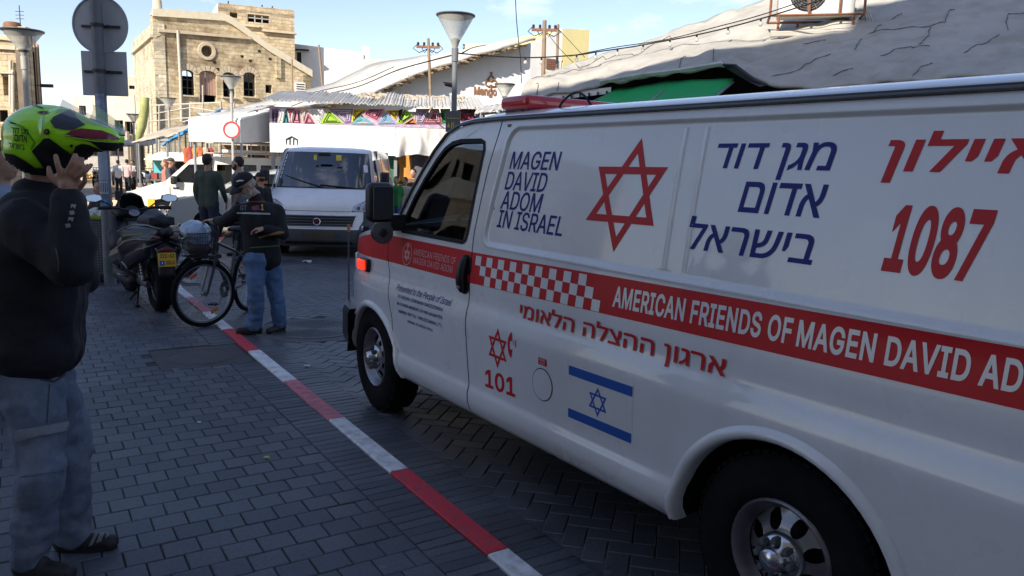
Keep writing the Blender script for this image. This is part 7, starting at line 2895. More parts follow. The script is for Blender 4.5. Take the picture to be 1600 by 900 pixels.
mv = boxy_car('cream white minivan with a long roof rack, behind the man in the green sweater', 'minivan', 'minivan', (P.x + 0.55, 19.9, 0), R(188), mo, 1.72,
              [[(1.15, 1.08), (0.74, 1.50), (0.20, 1.52), (0.20, 1.06)], [(0.08, 1.06), (0.08, 1.52), (-0.85, 1.53), (-0.85, 1.06)], [(-0.97, 1.06), (-0.97, 1.53), (-2.05, 1.52), (-2.05, 1.06)]],
              (1.38, -1.48), m_cream_paint, 0.31, front=(4,), roofz=1.7)
for sg in (1, -1):
 mb = MB()
 mb.tube([(0.35, sg * 0.68, 1.80), (-2.15, sg * 0.68, 1.80)], 0.018, 6)
 mb.tube([(0.35, sg * 0.68, 2.05), (-2.15, sg * 0.68, 2.05)], 0.018, 6)
 rk = part('roof_rack_rail', mb, m_pipe, mv, 60)
for k in range(8):
 x = 0.35 - k * 2.5 / 7
 for sg in (1, -1):
  mb = MB()
  mb.tube([(x, sg * 0.68, 1.70), (x, sg * 0.68, 2.05)], 0.014, 6)
  part('rack_post', mb, m_pipe, mv, 60)
 mb = MB()
 mb.tube([(x, 0.68, 1.80), (x, -0.68, 1.80)], 0.014, 6)
 part('rack_crossbar', mb, m_pipe, mv, 60)
mb = MB()
mb.box((-0.6, 0.1, 1.86), (1.3, 0.5, 0.07))
tag(part('ladder_board', mb, m_tarp, mv, 35, 0.01))
for sg in (1, -1):
 mb = MB()
 mb.box((2.16, sg * 0.62, 0.74), (0.16, 0.30, 0.16))
 part('headlight', mb, m_lens, mv, 35, 0.03)
 mb = MB()
 mb.box((1.05, sg * 0.98, 1.12), (0.12, 0.16, 0.20))
 part('mirror', mb, m_blk, mv, 35, 0.03)
mb = MB()
mb.box((2.24, 0, 0.46), (0.14, 1.66, 0.2))
part('bumper', mb, m_dgrey, mv, 35, 0.03)
m_yplate = mat('yellow_plate', (0.72, 0.42, 0.02), 0.45, var=0.05)
mb = MB()
mb.box((1.62, 0.875, 0.55), (0.16, 0.02, 0.20))
part('yellow_panel', mb, m_yplate, mv, 0)
for x in (0.14, 1.18, -0.91):
 mb = MB()
 mb.tube([(x, 0.866, 0.32), (x, 0.866, 0.9), (x, 0.86 - 0.03, 1.05)], 0.006, 4)
 part('door_gap', mb, m_dark, mv, 60)
 mb = MB()
 mb.box((x - 0.14, 0.875, 0.93), (0.14, 0.02, 0.03))
 part('door_handle', mb, m_blk, mv, 0)
so = [(1.95, 0.30), (2.0, 0.55), (1.9, 0.78), (1.1, 0.92), (0.45, 1.35), (-0.2, 1.44), (-1.2, 1.38), (-1.75, 1.0), (-1.9, 0.85), (-1.92, 0.30), (-1.55, 0.28)] + arc(-1.2, 0.28, 0.33, 180, 0, 10) + [(-0.8, 0.28), (0.85, 0.28)] + arc(1.2, 0.28, 0.33, 180, 0, 10) + [(1.6, 0.28)]
P = at(412, 300, 17.2)
boxy_car('rounded pale silver car showing between the minivan and the white delivery van', 'car', 'parked_car', (P.x, 17.4, 0), R(200), so, 1.62,
         [[(0.95, 0.96), (0.42, 1.30), (-0.15, 1.37), (-0.15, 0.95)], [(-0.25, 0.95), (-0.25, 1.37), (-1.1, 1.32), (-1.45, 1.0)]], (1.2, -1.2), mat('silver_paint', (0.50, 0.53, 0.52), 0.3, metal=0.3, var=0.04, coat=0.7), 0.28, front=(3,), roofz=1.44)
# ============================================================ SCOOTER
SCO = Vector((-3.86, 8.30, 0))
sh_ = math.atan2(0.94, -0.72)
sc = empty('scooter', SCO, sh_, 'large black scooter with a yellow number plate, parked beside the signpost', 'scooter')
m_sblk = mat('scooter_black_paint', (0.008, 0.009, 0.011), 0.4, var=0.1, coat=0.15)
m_smat = mat('scooter_matt_black', (0.010, 0.011, 0.013), 0.55, var=0.15, vs=8)
m_sgry = mat('scooter_grey_trim', (0.055, 0.058, 0.065), 0.35, var=0.1, coat=0.4)
m_ssil = mat('scooter_silver', (0.22, 0.23, 0.25), 0.35, metal=0.7, var=0.1)
m_seat = mat('scooter_seat_vinyl', (0.014, 0.016, 0.021), 0.6, var=0.15, bump=0.2, bs=80)
def mwheel(parent, x, r, w, rim, turn=0.0, name='wheel'):
 e = bpy.data.objects.new(name, None)
 COL.objects.link(e)
 e.parent = parent
 T = Matrix.Translation((x, 0, r)) @ Matrix.Rotation(turn, 4, 'Z') @ Matrix.Rotation(R(-90), 4, 'X')
 mb = MB()
 mb.lathe([(rim, w * .30), (rim + .02, w * .42), (r - .045, w * .5), (r - .018, w * .40), (r - .004, w * .22), (r, 0), (r - .004, -w * .22), (r - .018, -w * .40), (r - .045, -w * .5), (rim + .02, -w * .42), (rim, -w * .3)], 40, T, caps=False)
 for k in range(26):
  a = 2 * PI * k / 26
  for s_ in (-1, 1):
   mb.box((r - 0.001, 0, s_ * w * 0.22), (0.008, 0.035, w * 0.26), M=T @ Matrix.Rotation(a + s_ * .06, 4, 'Z'))
 part('tyre', mb, m_tyre, e, 50)
 mb = MB()
 mb.lathe([(rim + .002, w * .3), (rim - .012, w * .25), (rim - .015, -w * .25), (rim + .002, -w * .3)], 32, T, caps=False)
 mb.lathe([(0.0, w * .3), (0.035, w * .3), (0.035, -w * .3), (0, -w * .3)], 14, T, caps=False)
 for k in range(5):
  a = 2 * PI * k / 5
  mb.tube([(0.03 * math.cos(a), 0.03 * math.sin(a), 0), ((rim - .01) * math.cos(a + .15), (rim - .01) * math.sin(a + .15), 0)], [0.018, 0.012], 6, M=T)
 part('rim', mb, m_sgry, e, 60)
 return e
mwheel(sc, 0.0, 0.285, 0.165, 0.175)
mwheel(sc, 1.50, 0.28, 0.13, 0.175, R(8))
def blob(name, fn, m, parent, voxel=0.014, it=4, sm=180):
 mb = MB()
 fn(mb)
 me = bake(mb, voxel, it)
 return link(name, me, m, parent, sm)
def f_(mb):      # tail and side panels
 mb.cone((-0.20, 0, 0.86), (0.35, 0, 0.84), 0.10, 0.15)
 for s_ in (-1, 1):
  mb.cone((-0.30, s_ * 0.04, 0.88), (0.25, s_ * 0.19, 0.80), 0.06, 0.125)
  mb.cone((-0.26, s_ * 0.09, 0.80), (0.35, s_ * 0.21, 0.68), 0.075, 0.135)
  mb.cone((-0.18, s_ * 0.13, 0.70), (0.45, s_ * 0.20, 0.52), 0.075, 0.115)
  mb.cone((0.35, s_ * 0.20, 0.62), (0.95, s_ * 0.21, 0.50), 0.125, 0.115)
 mb.box((-0.10, 0, 0.72), (0.35, 0.24, 0.24))
blob('tail_body', f_, m_sblk, sc, 0.012, 4)
def f_(mb):      # front fairing
 mb.cone((1.15, 0, 0.70), (1.42, 0, 0.85), 0.20, 0.14)
 mb.cone((1.25, 0, 0.98), (1.50, 0, 0.86), 0.10, 0.13)
 for s_ in (-1, 1):
  mb.cone((1.10, s_ * 0.19, 0.62), (1.40, s_ * 0.16, 0.95), 0.11, 0.08)
  mb.cone((1.05, s_ * 0.20, 0.35), (1.20, s_ * 0.22, 0.72), 0.08, 0.09)
  mb.cone((0.35, s_ * 0.20, 0.30), (1.05, s_ * 0.21, 0.30), 0.075, 0.08)
  mb.cone((1.20, s_ * 0.14, 0.98), (1.34, s_ * 0.17, 1.02), 0.05, 0.05)
blob('front_fairing', f_, m_smat, sc, 0.013, 4)
def f_(mb):
 mb.cone((-0.18, 0, 0.985), (0.12, 0, 0.985), 0.085, 0.12)
 mb.box((-0.02, 0, 0.99), (0.42, 0.26, 0.09))
 mb.box((0.50, 0, 0.86), (0.60, 0.27, 0.12))
 mb.cone((0.20, 0, 0.93), (0.34, 0, 0.98), 0.11, 0.09)
 for s_ in (-1, 1):
  mb.cone((-0.14, s_ * 0.09, 0.99), (0.16, s_ * 0.11, 0.97), 0.055, 0.06)
blob('seat', f_, m_seat, sc, 0.012, 5)
# grey character lines over the tail
for s_ in (-1, 1):
 for pts in ([(-0.36, s_ * 0.035, 0.86), (-0.37, s_ * 0.05, 0.92), (-0.25, s_ * 0.15, 0.955), (0.05, s_ * 0.24, 0.94), (0.40, s_ * 0.32, 0.84)],
    [(-0.36, s_ * 0.04, 0.83), (-0.33, s_ * 0.15, 0.80), (-0.15, s_ * 0.235, 0.80), (0.1, s_ * 0.30, 0.76), (0.35, s_ * 0.345, 0.66)],
    [(-0.355, s_ * 0.035, 0.79), (-0.30, s_ * 0.14, 0.74), (-0.1, s_ * 0.235, 0.68)]):
  mb = MB()
  mb.tube(pts, [0.006, 0.011, 0.011, 0.009, 0.005][:len(pts)], 6)
  part('trim_line', mb, m_sgry, sc, 60)
# rear lamps
for s_ in (-1, 1):
 mb = MB()
 mb.ball((-0.315, s_ * 0.085, 0.83), (0.03, 0.055, 0.028), n=12, m=8)
 part('tail_lamp', mb, mat('dark_red_lens', (0.10, 0.01, 0.012), 0.12, coat=1), sc, 60)
# mudguard, plate holder, plate
mb = MB()
mb.grid(10, 9, lambda a, b: (-0.30 - 0.10 * b + 0.03 * (2 * a - 1) ** 2, (a - .5) * 0.17, 0.78 - 0.36 * b))
o = part('mudguard', mb, m_smat, sc, 60)
o.modifiers.new('t', 'SOLIDIFY').thickness = 0.012
TP = Matrix.Translation((-0.385, 0, 0.60)) @ Matrix.Rotation(R(12), 4, 'Y')
mb = MB()
mb.box((0, 0, 0), (0.008, 0.175, 0.150), M=TP)
pl = part('number_plate', mb, m_yplate, sc, 35, 0.004)
MX = TP @ Matrix(((0, 0, -1, -0.006), (-1, 0, 0, 0), (0, 1, 0, 0), (0, 0, 0, 1)))
for body_, x0, y0, w_, h_ in (('322-62', -0.070, 0.018, 0.14, 0.042), ('201.0', -0.018, -0.052, 0.088, 0.042)):
 vs, fs = text_fit(body_, w_, h_, 0.02)
 mb = MB()
 mb.add([(v[0] + x0, v[1] + y0, 0.0006) for v in vs], fs, MX)
 part('plate_lettering', mb, m_iron, pl, 0)
mb = MB()
mb.add([(-0.078, -0.060, 0.0006), (-0.030, -0.060, 0.0006), (-0.030, -0.008, 0.0006), (-0.078, -0.008, 0.0006)], [(0, 1, 2, 3)], MX)
part('plate_band', mb, m_flagblue, pl, 0)
mb = MB()
mb.add([(-0.056, -0.045, 0.0012), (-0.046, -0.045, 0.0012), (-0.046, -0.024, 0.0012), (-0.056, -0.024, 0.0012)], [(0, 1, 2, 3)], MX)
part('plate_emblem', mb, m_white, pl, 0)
mb = MB()
mb.box((-0.36, 0, 0.705), (0.03, 0.11, 0.03))
part('brake_lamp', mb, mat('red_reflector', (0.42, 0.02, 0.02), 0.25, coat=0.8), sc, 35, 0.008)
mb = MB()
mb.tube([(-0.34, 0.10, 0.72), (-0.375, 0.09, 0.69), (-0.37, 0, 0.73), (-0.375, -0.09, 0.69), (-0.34, -0.10, 0.72)], 0.008, 6)
part('plate_lamp_bow', mb, m_sgry, sc, 60)
def f_(mb):
 mb.cone((-0.34, -0.30, 0.60), (-0.16, -0.30, 0.52), 0.072, 0.085)
 mb.cone((-0.16, -0.30, 0.52), (0.22, -0.27, 0.36), 0.085, 0.065)
 mb.cone((-0.30, -0.30, 0.52), (0.05, -0.30, 0.40), 0.055, 0.06)
ex = blob('exhaust', f_, m_smat, sc, 0.011, 3)
mb = MB()
mb.lathe([(0.062, 0), (0.070, 0.012), (0.052, 0.02), (0.05, -0.02), (0, -0.02)], 20, Matrix.Translation((-0.395, -0.30, 0.615)) @ Matrix.Rotation(R(-68), 4, 'Y'), caps=False)
part('exhaust_tip', mb, m_ssil, ex, 60)
# swing arm, engine, stand, footrests
mb = MB()
mb.tube([(0.0, 0.11, 0.285), (0.25, 0.13, 0.30), (0.55, 0.12, 0.34)], [0.035, 0.05, 0.06], 8)
mb.tube([(0.0, -0.11, 0.285), (0.25, -0.12, 0.30), (0.55, -0.1, 0.34)], [0.035, 0.045, 0.05], 8)
part('swing_arm', mb, m_sgry, sc, 60)
mb = MB()
mb.tube([(0.10, 0.14, 0.33), (0.22, 0.15, 0.62)], 0.022, 8)
for k in range(7):
 mb.lathe([(0.024, 0), (0.036, 0.006), (0.024, 0.012)], 10, Matrix.Translation(Vector((0.12, 0.1405, 0.38)).lerp(Vector((0.20, 0.1495, 0.57)), k / 6)) @ Matrix.Rotation(R(22), 4, 'Y'), caps=False)
part('shock_absorber', mb, m_ssil, sc, 60)
def f_(mb):
 mb.cone((0.30, 0, 0.33), (0.75, 0, 0.38), 0.13, 0.12)
 mb.ball((0.32, 0.13, 0.32), (0.12, 0.04, 0.08))
 mb.ball((0.45, -0.12, 0.34), (0.12, 0.05, 0.09))
blob('engine', f_, m_sgry, sc, 0.014, 2)
mb = MB()
mb.tube([(0.42, 0.13, 0.22), (0.33, 0.17, 0.02), (0.30, 0.17, 0.0)], 0.016, 8)
mb.tube([(0.42, -0.13, 0.22), (0.33, -0.17, 0.02)], 0.016, 8)
mb.box((0.32, 0.175, 0.012), (0.10, 0.05, 0.02))
mb.box((0.32, -0.175, 0.012), (0.10, 0.05, 0.02))
mb.tube([(0.40, 0.15, 0.16), (0.26, 0.25, 0.10)], 0.010, 6)
part('centre_stand', mb, m_smat, sc, 60)
for s_ in (-1, 1):
 mb = MB()
 mb.box((0.40, s_ * 0.285, 0.36), (0.14, 0.09, 0.025))
 part('footrest', mb, m_ssil, sc, 35, 0.008)
 mb = MB()
 mb.add([(0.42, s_ * 0.285, 0.72), (0.62, s_ * 0.30, 0.60), (0.66, s_ * 0.30, 0.52), (0.40, s_ * 0.285, 0.64)] + [(0.42, s_ * 0.255, 0.72), (0.62, s_ * 0.27, 0.60), (0.66, s_ * 0.27, 0.52), (0.40, s_ * 0.255, 0.64)],
           [(0, 1, 2, 3), (7, 6, 5, 4), (0, 4, 5, 1), (1, 5, 6, 2), (2, 6, 7, 3), (3, 7, 4, 0)])
 part('side_blade', mb, mat('scooter_pale_blade', (0.32, 0.35, 0.40), 0.35, coat=0.5), sc, 35, 0.006, fixn=True)
 mb = MB()
 mb.tube([(0.30, s_ * 0.26, 0.44), (0.34, s_ * 0.29, 0.50), (0.42, s_ * 0.29, 0.50), (0.44, s_ * 0.28, 0.42)], 0.012, 6)
 part('foot_guard', mb, m_ssil, sc, 60)
# handlebar with grips, levers, mirrors
mb = MB()
mb.tube([(1.02, 0.37, 1.06), (1.10, 0.20, 1.06), (1.18, 0.06, 1.02), (1.18, -0.06, 1.02), (1.10, -0.20, 1.06), (1.02, -0.37, 1.06)], 0.016, 8)
hb = part('handlebar', mb, m_blk, sc, 60)
for s_ in (-1, 1):
 mb = MB()
 mb.tube([(1.07, s_ * 0.25, 1.06), (1.02, s_ * 0.375, 1.06), (1.015, s_ * 0.395, 1.06)], [0.021, 0.021, 0.026], 10)
 part('grip', mb, m_rub, hb, 60)
 mb = MB()
 mb.tube([(1.13, s_ * 0.22, 1.06), (1.12, s_ * 0.33, 1.045), (1.10, s_ * 0.40, 1.04)], 0.007, 6)
 part('brake_lever', mb, m_ssil, hb, 60)
 mb = MB()
 mb.tube([(1.26, s_ * 0.17, 1.03), (1.24, s_ * 0.26, 1.10), (1.20, s_ * 0.36, 1.14)], 0.010, 6)
 ms = part('mirror_stalk', mb, m_blk, hb, 60)
 mb = MB()
 pts = [(-0.10, -0.015), (-0.085, 0.035), (-0.02, 0.05), (0.07, 0.035), (0.095, 0.0), (0.07, -0.035), (-0.03, -0.045)]
 T = Matrix.Translation((1.18, s_ * 0.42, 1.165)) @ Matrix.Rotation(R(-90), 4, 'Z') @ Matrix.Rotation(R(80), 4, 'X')
 mb.prism([(-s_ * a, b) for a, b in pts], -0.02, 0.004, T)
 part('mirror_housing', mb, m_blk, ms, 35, 0.006)
 mb = MB()
 mb.prism([(-s_ * a * 0.9, b * 0.9) for a, b in pts], 0.005, 0.008, T)
 part('mirror_face', mb, mat('bright_mirror_face', (0.80, 0.85, 0.90), 0.25, metal=0.55, var=0), ms, 0)
# screen
mb = MB()
mb.grid(11, 7, lambda a, b: (1.38 - 0.12 * b + 0.12 * (1 - (2 * a - 1) ** 2) * (1 - .3 * b), (a - .5) * (0.40 - 0.16 * b), 0.98 + 0.20 * b + 0.05 * (1 - (2 * a - 1) ** 2) * b))
o = part('windshield', mb, mat('smoked_screen', (0.015, 0.016, 0.018), 0.12, coat=0.8), sc, 60)
o.modifiers.new('t', 'SOLIDIFY').thickness = 0.005
mb = MB()
mb.lathe([(0.05, 0), (0.058, 0.006), (0.05, 0.012), (0, 0.010)], 20, Matrix.Translation((1.02, 0.02, 1.00)) @ Matrix.Rotation(R(-40), 4, 'Y'))
part('dial', mb, m_ssil, sc, 60)
mb = MB()
mb.tube([(1.12, 0.16, 1.06), (1.14, 0.165, 1.16), (1.14, 0.165, 1.22)], 0.012, 6)
mb.box((1.13, 0.165, 1.20), (0.03, 0.06, 0.11))
part('phone_mount', mb, m_blk, sc, 35)
# ============================================================ BICYCLE
RH = Vector((-2.93, 8.42, 0))
FH_ = Vector((-3.05, 7.58, 0))
bd = (FH_ - RH).normalized()
WB = (FH_ - RH).length + 0.06
bc = empty('bicycle', RH, math.atan2(bd.y, bd.x), 'dark city bicycle with a wire basket and orange spoke reflectors held by the old man', 'bicycle')
m_bframe = mat('bicycle_frame_paint', (0.03, 0.032, 0.038), 0.35, var=0.1, coat=0.4)
m_spoke = mat('spoke_steel', (0.45, 0.46, 0.48), 0.35, metal=0.8, var=0)
m_orr = mat('orange_reflector', (0.70, 0.16, 0.04), 0.3, var=0.1, coat=0.5)
def bwheel(x, turn, r=0.335):
 e = bpy.data.objects.new('wheel', None)
 COL.objects.link(e)
 e.parent = bc
 T = Matrix.Translation((x, 0, r)) @ Matrix.Rotation(turn, 4, 'Z') @ Matrix.Rotation(R(-90), 4, 'X')
 cir = lambda rr_, n=48: [(rr_ * math.cos(2 * PI * k / n), rr_ * math.sin(2 * PI * k / n), 0) for k in range(n)]
 mb = MB()
 mb.tube(cir(r - 0.022), 0.023, 10, closed=True, M=T)
 part('tyre', mb, m_tyre, e, 60)
 mb = MB()
 mb.lathe([(r - 0.040, 0.012), (r - 0.058, 0.010), (r - 0.062, 0), (r - 0.058, -0.010), (r - 0.040, -0.012)], 48, T, caps=False)
 part('rim', mb, m_ssil, e, 60)
 for k in range(28):
  a = 2 * PI * k / 28
  h = 0.028 * (1 if k % 2 else -1)
  mb = MB()
  b_ = a + (0.5 if (k // 2) % 2 else -0.5)
  mb.tube([(0.02 * math.cos(b_), 0.02 * math.sin(b_), h), ((r - 0.058) * math.cos(a), (r - 0.058) * math.sin(a), 0)], 0.0014, 3, M=T)
  part('spoke', mb, m_spoke, e, 0)
 mb = MB()
 mb.lathe([(0, 0.05), (0.010, 0.05), (0.010, 0.034), (0.026, 0.03), (0.018, 0.02), (0.018, -0.02), (0.026, -0.03), (0.010, -0.034), (0.010, -0.05), (0, -0.05)], 16, T, caps=False)
 part('hub', mb, m_ssil, e, 60)
 for a in (R(120), R(300)):
  mb = MB()
  mb.box((0.21, 0, 0), (0.035, 0.085, 0.012), M=T @ Matrix.Rotation(a, 4, 'Z'))
  part('reflector', mb, m_orr, e, 35, 0.004)
 return e
TURN = R(-31)
bwheel(0.0, 0)
bwheel(WB, TURN)
TF = Matrix.Translation((WB, 0, 0.335)) @ Matrix.Rotation(TURN, 4, 'Z')
def tf(x, y, z):
 return tuple(TF @ Vector((x, y, z - 0.335)))
for pts, r_ in (([(0.42, 0, 0.30), (0.24, 0, 0.80)], 0.017), ([(0.42, 0, 0.30), (WB - 0.20, 0, 0.74)], 0.021), ([(0.28, 0, 0.70), (WB - 0.23, 0, 0.83)], 0.017), ([(WB - 0.195, 0, 0.72), (WB - 0.235, 0, 0.87)], 0.022)):
 mb = MB()
 mb.tube(pts, r_, 10)
 part('frame_tube', mb, m_bframe, bc, 60)
for s_ in (-1, 1):
 mb = MB()
 mb.tube([(0, s_ * 0.06, 0.335), (0.20, s_ * 0.055, 0.33), (0.42, s_ * 0.03, 0.30)], 0.009, 8)
 part('chain_stay', mb, m_bframe, bc, 60)
 mb = MB()
 mb.tube([(0, s_ * 0.06, 0.335), (0.20, s_ * 0.05, 0.62), (0.27, s_ * 0.015, 0.70)], 0.008, 8)
 part('seat_stay', mb, m_bframe, bc, 60)
 mb = MB()
 mb.tube([tf(0.0, s_ * 0.055, 0.335), tf(-0.06, s_ * 0.055, 0.52), tf(-0.11, s_ * 0.055, 0.70)], [0.013, 0.016, 0.018], 8)
 part('fork_leg', mb, m_bframe if s_ > 0 else m_ssil, bc, 60)
mb = MB()
mb.tube([tf(-0.11, -0.07, 0.70), tf(-0.11, 0.07, 0.70)], 0.02, 8)
mb.tube([tf(-0.11, 0, 0.70), tf(-0.17, 0, 0.95), tf(-0.15, 0, 1.02)], 0.014, 8)
part('fork_crown', mb, m_bframe, bc, 60)
mb = MB()
mb.tube([tf(-0.26, 0.30, 1.04), tf(-0.18, 0.16, 1.03), tf(-0.14, 0.0, 1.02), tf(-0.18, -0.16, 1.03), tf(-0.26, -0.30, 1.04)], 0.012, 8)
hb2 = part('handlebar', mb, m_ssil, bc, 60)
for s_ in (-1, 1):
 mb = MB()
 mb.tube([tf(-0.20, s_ * 0.19, 1.03), tf(-0.265, s_ * 0.31, 1.04)], 0.017, 8)
 part('grip', mb, m_rub, hb2, 60)
mb = MB()
mb.tube([(0.24, 0, 0.80), (0.225, 0, 0.90)], 0.013, 8)
mb.ball((0.20, 0, 0.93), (0.14, 0.08, 0.035))
mb.cone((0.20, 0, 0.93), (0.38, 0, 0.935), 0.035, 0.02)
part('saddle', mb, m_seat, bc, 60)
mb = MB()
mb.lathe([(0.085, -0.002), (0.092, 0), (0.085, 0.002), (0.03, 0.002), (0.03, -0.002)], 28, Matrix.Translation((0.42, -0.055, 0.30)) @ Matrix.Rotation(R(90), 4, 'X'), caps=False)
ch = part('chainring', mb, m_ssil, bc, 60)
for s_, a in ((-1, R(-60)), (1, R(120))):
 mb = MB()
 e_ = Vector((0.42 + 0.17 * math.cos(a), s_ * 0.075, 0.30 + 0.17 * math.sin(a)))
 mb.tube([(0.42, s_ * 0.06, 0.30), e_], 0.010, 6)
 ck = part('crank', mb, m_ssil, bc, 60)
 mb = MB()
 pc = e_ + Vector((0, s_ * 0.055, 0))
 for dx in (-0.035, 0.035):
  mb.box((pc.x + dx, pc.y, pc.z), (0.012, 0.09, 0.02))
 for dy in (-0.042, 0, 0.042):
  mb.box((pc.x, pc.y + dy, pc.z), (0.082, 0.008, 0.016))
 part('pedal', mb, m_blk, ck, 0)
mb = MB()
mb.tube([(0.42, -0.055, 0.39), (0.0, -0.055, 0.375)], 0.005, 4)
mb.tube([(0.42, -0.055, 0.21), (0.0, -0.055, 0.295)], 0.005, 4)
mb.lathe([(0.02, -0.01), (0.045, -0.008), (0.035, 0.0), (0.045, 0.004), (0.02, 0.012)], 18, Matrix.Translation((0, -0.055, 0.335)) @ Matrix.Rotation(R(90), 4, 'X'), caps=False)
part('chain', mb, m_iron, bc, 60)
for x0, tr_ in ((0.0, None), (WB, TF)):
 mb = MB()
 pts = [((0.355) * math.cos(R(a)), 0, 0.335 + 0.355 * math.sin(R(a))) for a in range(20, 170, 15)]
 if tr_ is not None:
  pts = [tf(p[0], 0, p[2]) for p in pts if p[0] < 0.28]
 mb.tube(pts, 0.006, 5)
 part('mudguard_stay', mb, m_blk, bc, 60)
# wire basket
BK = Vector(tf(0.06, 0.0, 0.83))
TB = Matrix.Translation(BK) @ Matrix.Rotation(TURN, 4, 'Z')
def ring_(z, ax, ay):
 return [TB @ Vector(p) for p in ((-ax, -ay, z), (ax, -ay, z), (ax, ay, z), (-ax, ay, z))]
mb = MB()
for k in range(7):
 z = -0.12 + 0.04 * k
 t = k / 6
 mb.tube(ring_(z, lerp(.10, .14, t), lerp(.13, .175, t)), 0.0025 if k < 6 else 0.005, 4, closed=True)
for k in range(11):
 u = -1 + 2 * k / 10
 for sg in (-1, 1):
  mb.tube([TB @ Vector((sg * .10, u * .13, -.12)), TB @ Vector((sg * .14, u * .175, .12))], 0.002, 3)
  mb.tube([TB @ Vector((u * .10, sg * .13, -.12)), TB @ Vector((u * .14, sg * .175, .12))], 0.002, 3)
 mb.tube([TB @ Vector((-.10, u * .13, -.12)), TB @ Vector((.10, u * .13, -.12))], 0.002, 3)
part('basket', mb, mat('dark_wire', (0.05, 0.05, 0.055), 0.5, metal=0.5), bc, 0)
mb = MB()
mb.tube([tf(-0.12, 0.0, 0.78), TB @ Vector((-0.1, 0, -0.08))], 0.01, 6)
part('basket_bracket', mb, m_blk, bc, 60)
mb = MB()
mb.box(tf(-0.02, -0.28, 0.86), (0.04, 0.03, 0.04))
part('red_bell', mb, m_redlens, bc, 35, 0.01)
mb = MB()
mb.ball((0, 0, 0.02), (0.135, 0.17, 0.10), n=20, m=12)
mb.ball((0.02, 0.03, -0.06), (0.10, 0.13, 0.08))
me = bake(mb, 0.014, 2, 0.022, 9.0)
o = link('plastic_bag', me, mat('pale_blue_plastic_bag', (0.36, 0.45, 0.58), 0.3, var=0.15, vs=6, bump=0.5, bs=20, coat=0.3), None, 180)
o.location = Vector(bc.matrix_basis @ BK) + Vector((0, 0, 0.10))
o.location = (Matrix.Translation(RH) @ Matrix.Rotation(math.atan2(bd.y, bd.x), 4, 'Z')) @ BK + Vector((0, 0, 0.11))
tag(o, 'crumpled pale blue plastic bag filling the bicycle basket', 'plastic bag')
mb = MB()
mb.ball((0, 0, 0), (0.11, 0.14, 0.085), n=16, m=10)
me = bake(mb, 0.014, 2, 0.02, 9.0)
o = link('cloth_bag', me, mat('dark_bag_fabric', (0.06, 0.055, 0.05), 0.8, var=0.3, vs=8, alpha=1), None, 180)
o.location = (Matrix.Translation(RH) @ Matrix.Rotation(math.atan2(bd.y, bd.x), 4, 'Z')) @ BK + Vector((0, 0, -0.03))
tag(o, 'dark brownish bag at the bottom of the bicycle basket', 'bag')
# ============================================================ PEOPLE
from mathutils.bvhtree import BVHTree
m_skin = mat('skin_olive', (0.38, 0.20, 0.13), 0.5, var=0.08, vs=12, bump=0.08, bs=120)
m_skin2 = mat('skin_light', (0.46, 0.27, 0.19), 0.5, var=0.08, vs=12, bump=0.08, bs=120)
m_hairb = mat('dark_hair', (0.012, 0.009, 0.008), 0.6, var=0.3, vs=30, bump=0.4, bs=90)
m_hairw = mat('grey_beard', (0.42, 0.41, 0.40), 0.8, var=0.2, vs=30, bump=0.5, bs=120)
m_eye = mat('eye_white', (0.6, 0.58, 0.55), 0.2, var=0)
m_iris = mat('dark_iris', (0.02, 0.012, 0.008), 0.15, var=0)
def cloth(name, c, bump=0.15, bs=220, var=0.12, **k):
 return mat(name, c, 0.85, var=var, vs=7, bump=bump, bs=bs, **k)
m_jeans = cloth('blue_jeans', (0.075, 0.145, 0.28), dirt=(0.20, 0.29, 0.42), dirt_amt=0.55, ds=7)
m_gjeans = cloth('washed_grey_jeans', (0.12, 0.155, 0.225), dirt=(0.32, 0.36, 0.43), dirt_amt=0.6, ds=6)
m_blackc = cloth('black_cloth', (0.010, 0.011, 0.014))
m_shoe = mat('dark_shoe', (0.018, 0.017, 0.017), 0.55, var=0.2, vs=14)
def hand(mb, w, d, pn, side, curl=0.5, s=1.0, spread=0.12):
 """palm, four bent fingers of different length and a thumb off the side; w wrist, d direction, pn palm normal"""
 d = d.normalized()
 pn = (pn - d * pn.dot(d)).normalized()
 sd = d.cross(pn) * side
 c = w + d * 0.050 * s
 Rm = Matrix((tuple(d), tuple(sd), tuple(pn))).transposed().to_4x4()
 mb.ball(c, (0.050 * s, 0.039 * s, 0.017 * s), R3=Rm, n=14, m=8)
 mb.cone(w - d * 0.02 * s, w + d * 0.03 * s, 0.027 * s, 0.026 * s, 10, 2)
 for k, (off, ln) in enumerate(((0.028, 0.070), (0.010, 0.080), (-0.009, 0.074), (-0.027, 0.058))):
  p = w + d * 0.088 * s + sd * off * s
  a = 0.0
  q = p
  for j, f in enumerate((0.45, 0.32, 0.23)):
   a += curl * (0.55 + 0.12 * k)
   v = d * math.cos(a) + pn * math.sin(a) + sd * (1.5 - k) * spread
   r_ = q + v.normalized() * ln * f * s
   mb.cone(q, r_, (0.0095 - 0.0010 * j) * s, (0.0088 - 0.0010 * j) * s, 8, 2)
   q = r_
 t0 = w + d * 0.028 * s + sd * 0.030 * s
 t1 = t0 + (d * 0.6 + sd * 0.75 + pn * 0.25).normalized() * 0.040 * s
 t2 = t1 + (d * 0.9 + sd * 0.25 + pn * 0.35).normalized() * 0.030 * s
 mb.cone(t0, t1, 0.014 * s, 0.011 * s, 8, 2)
 mb.cone(t1, t2, 0.0105 * s, 0.009 * s, 8, 2)
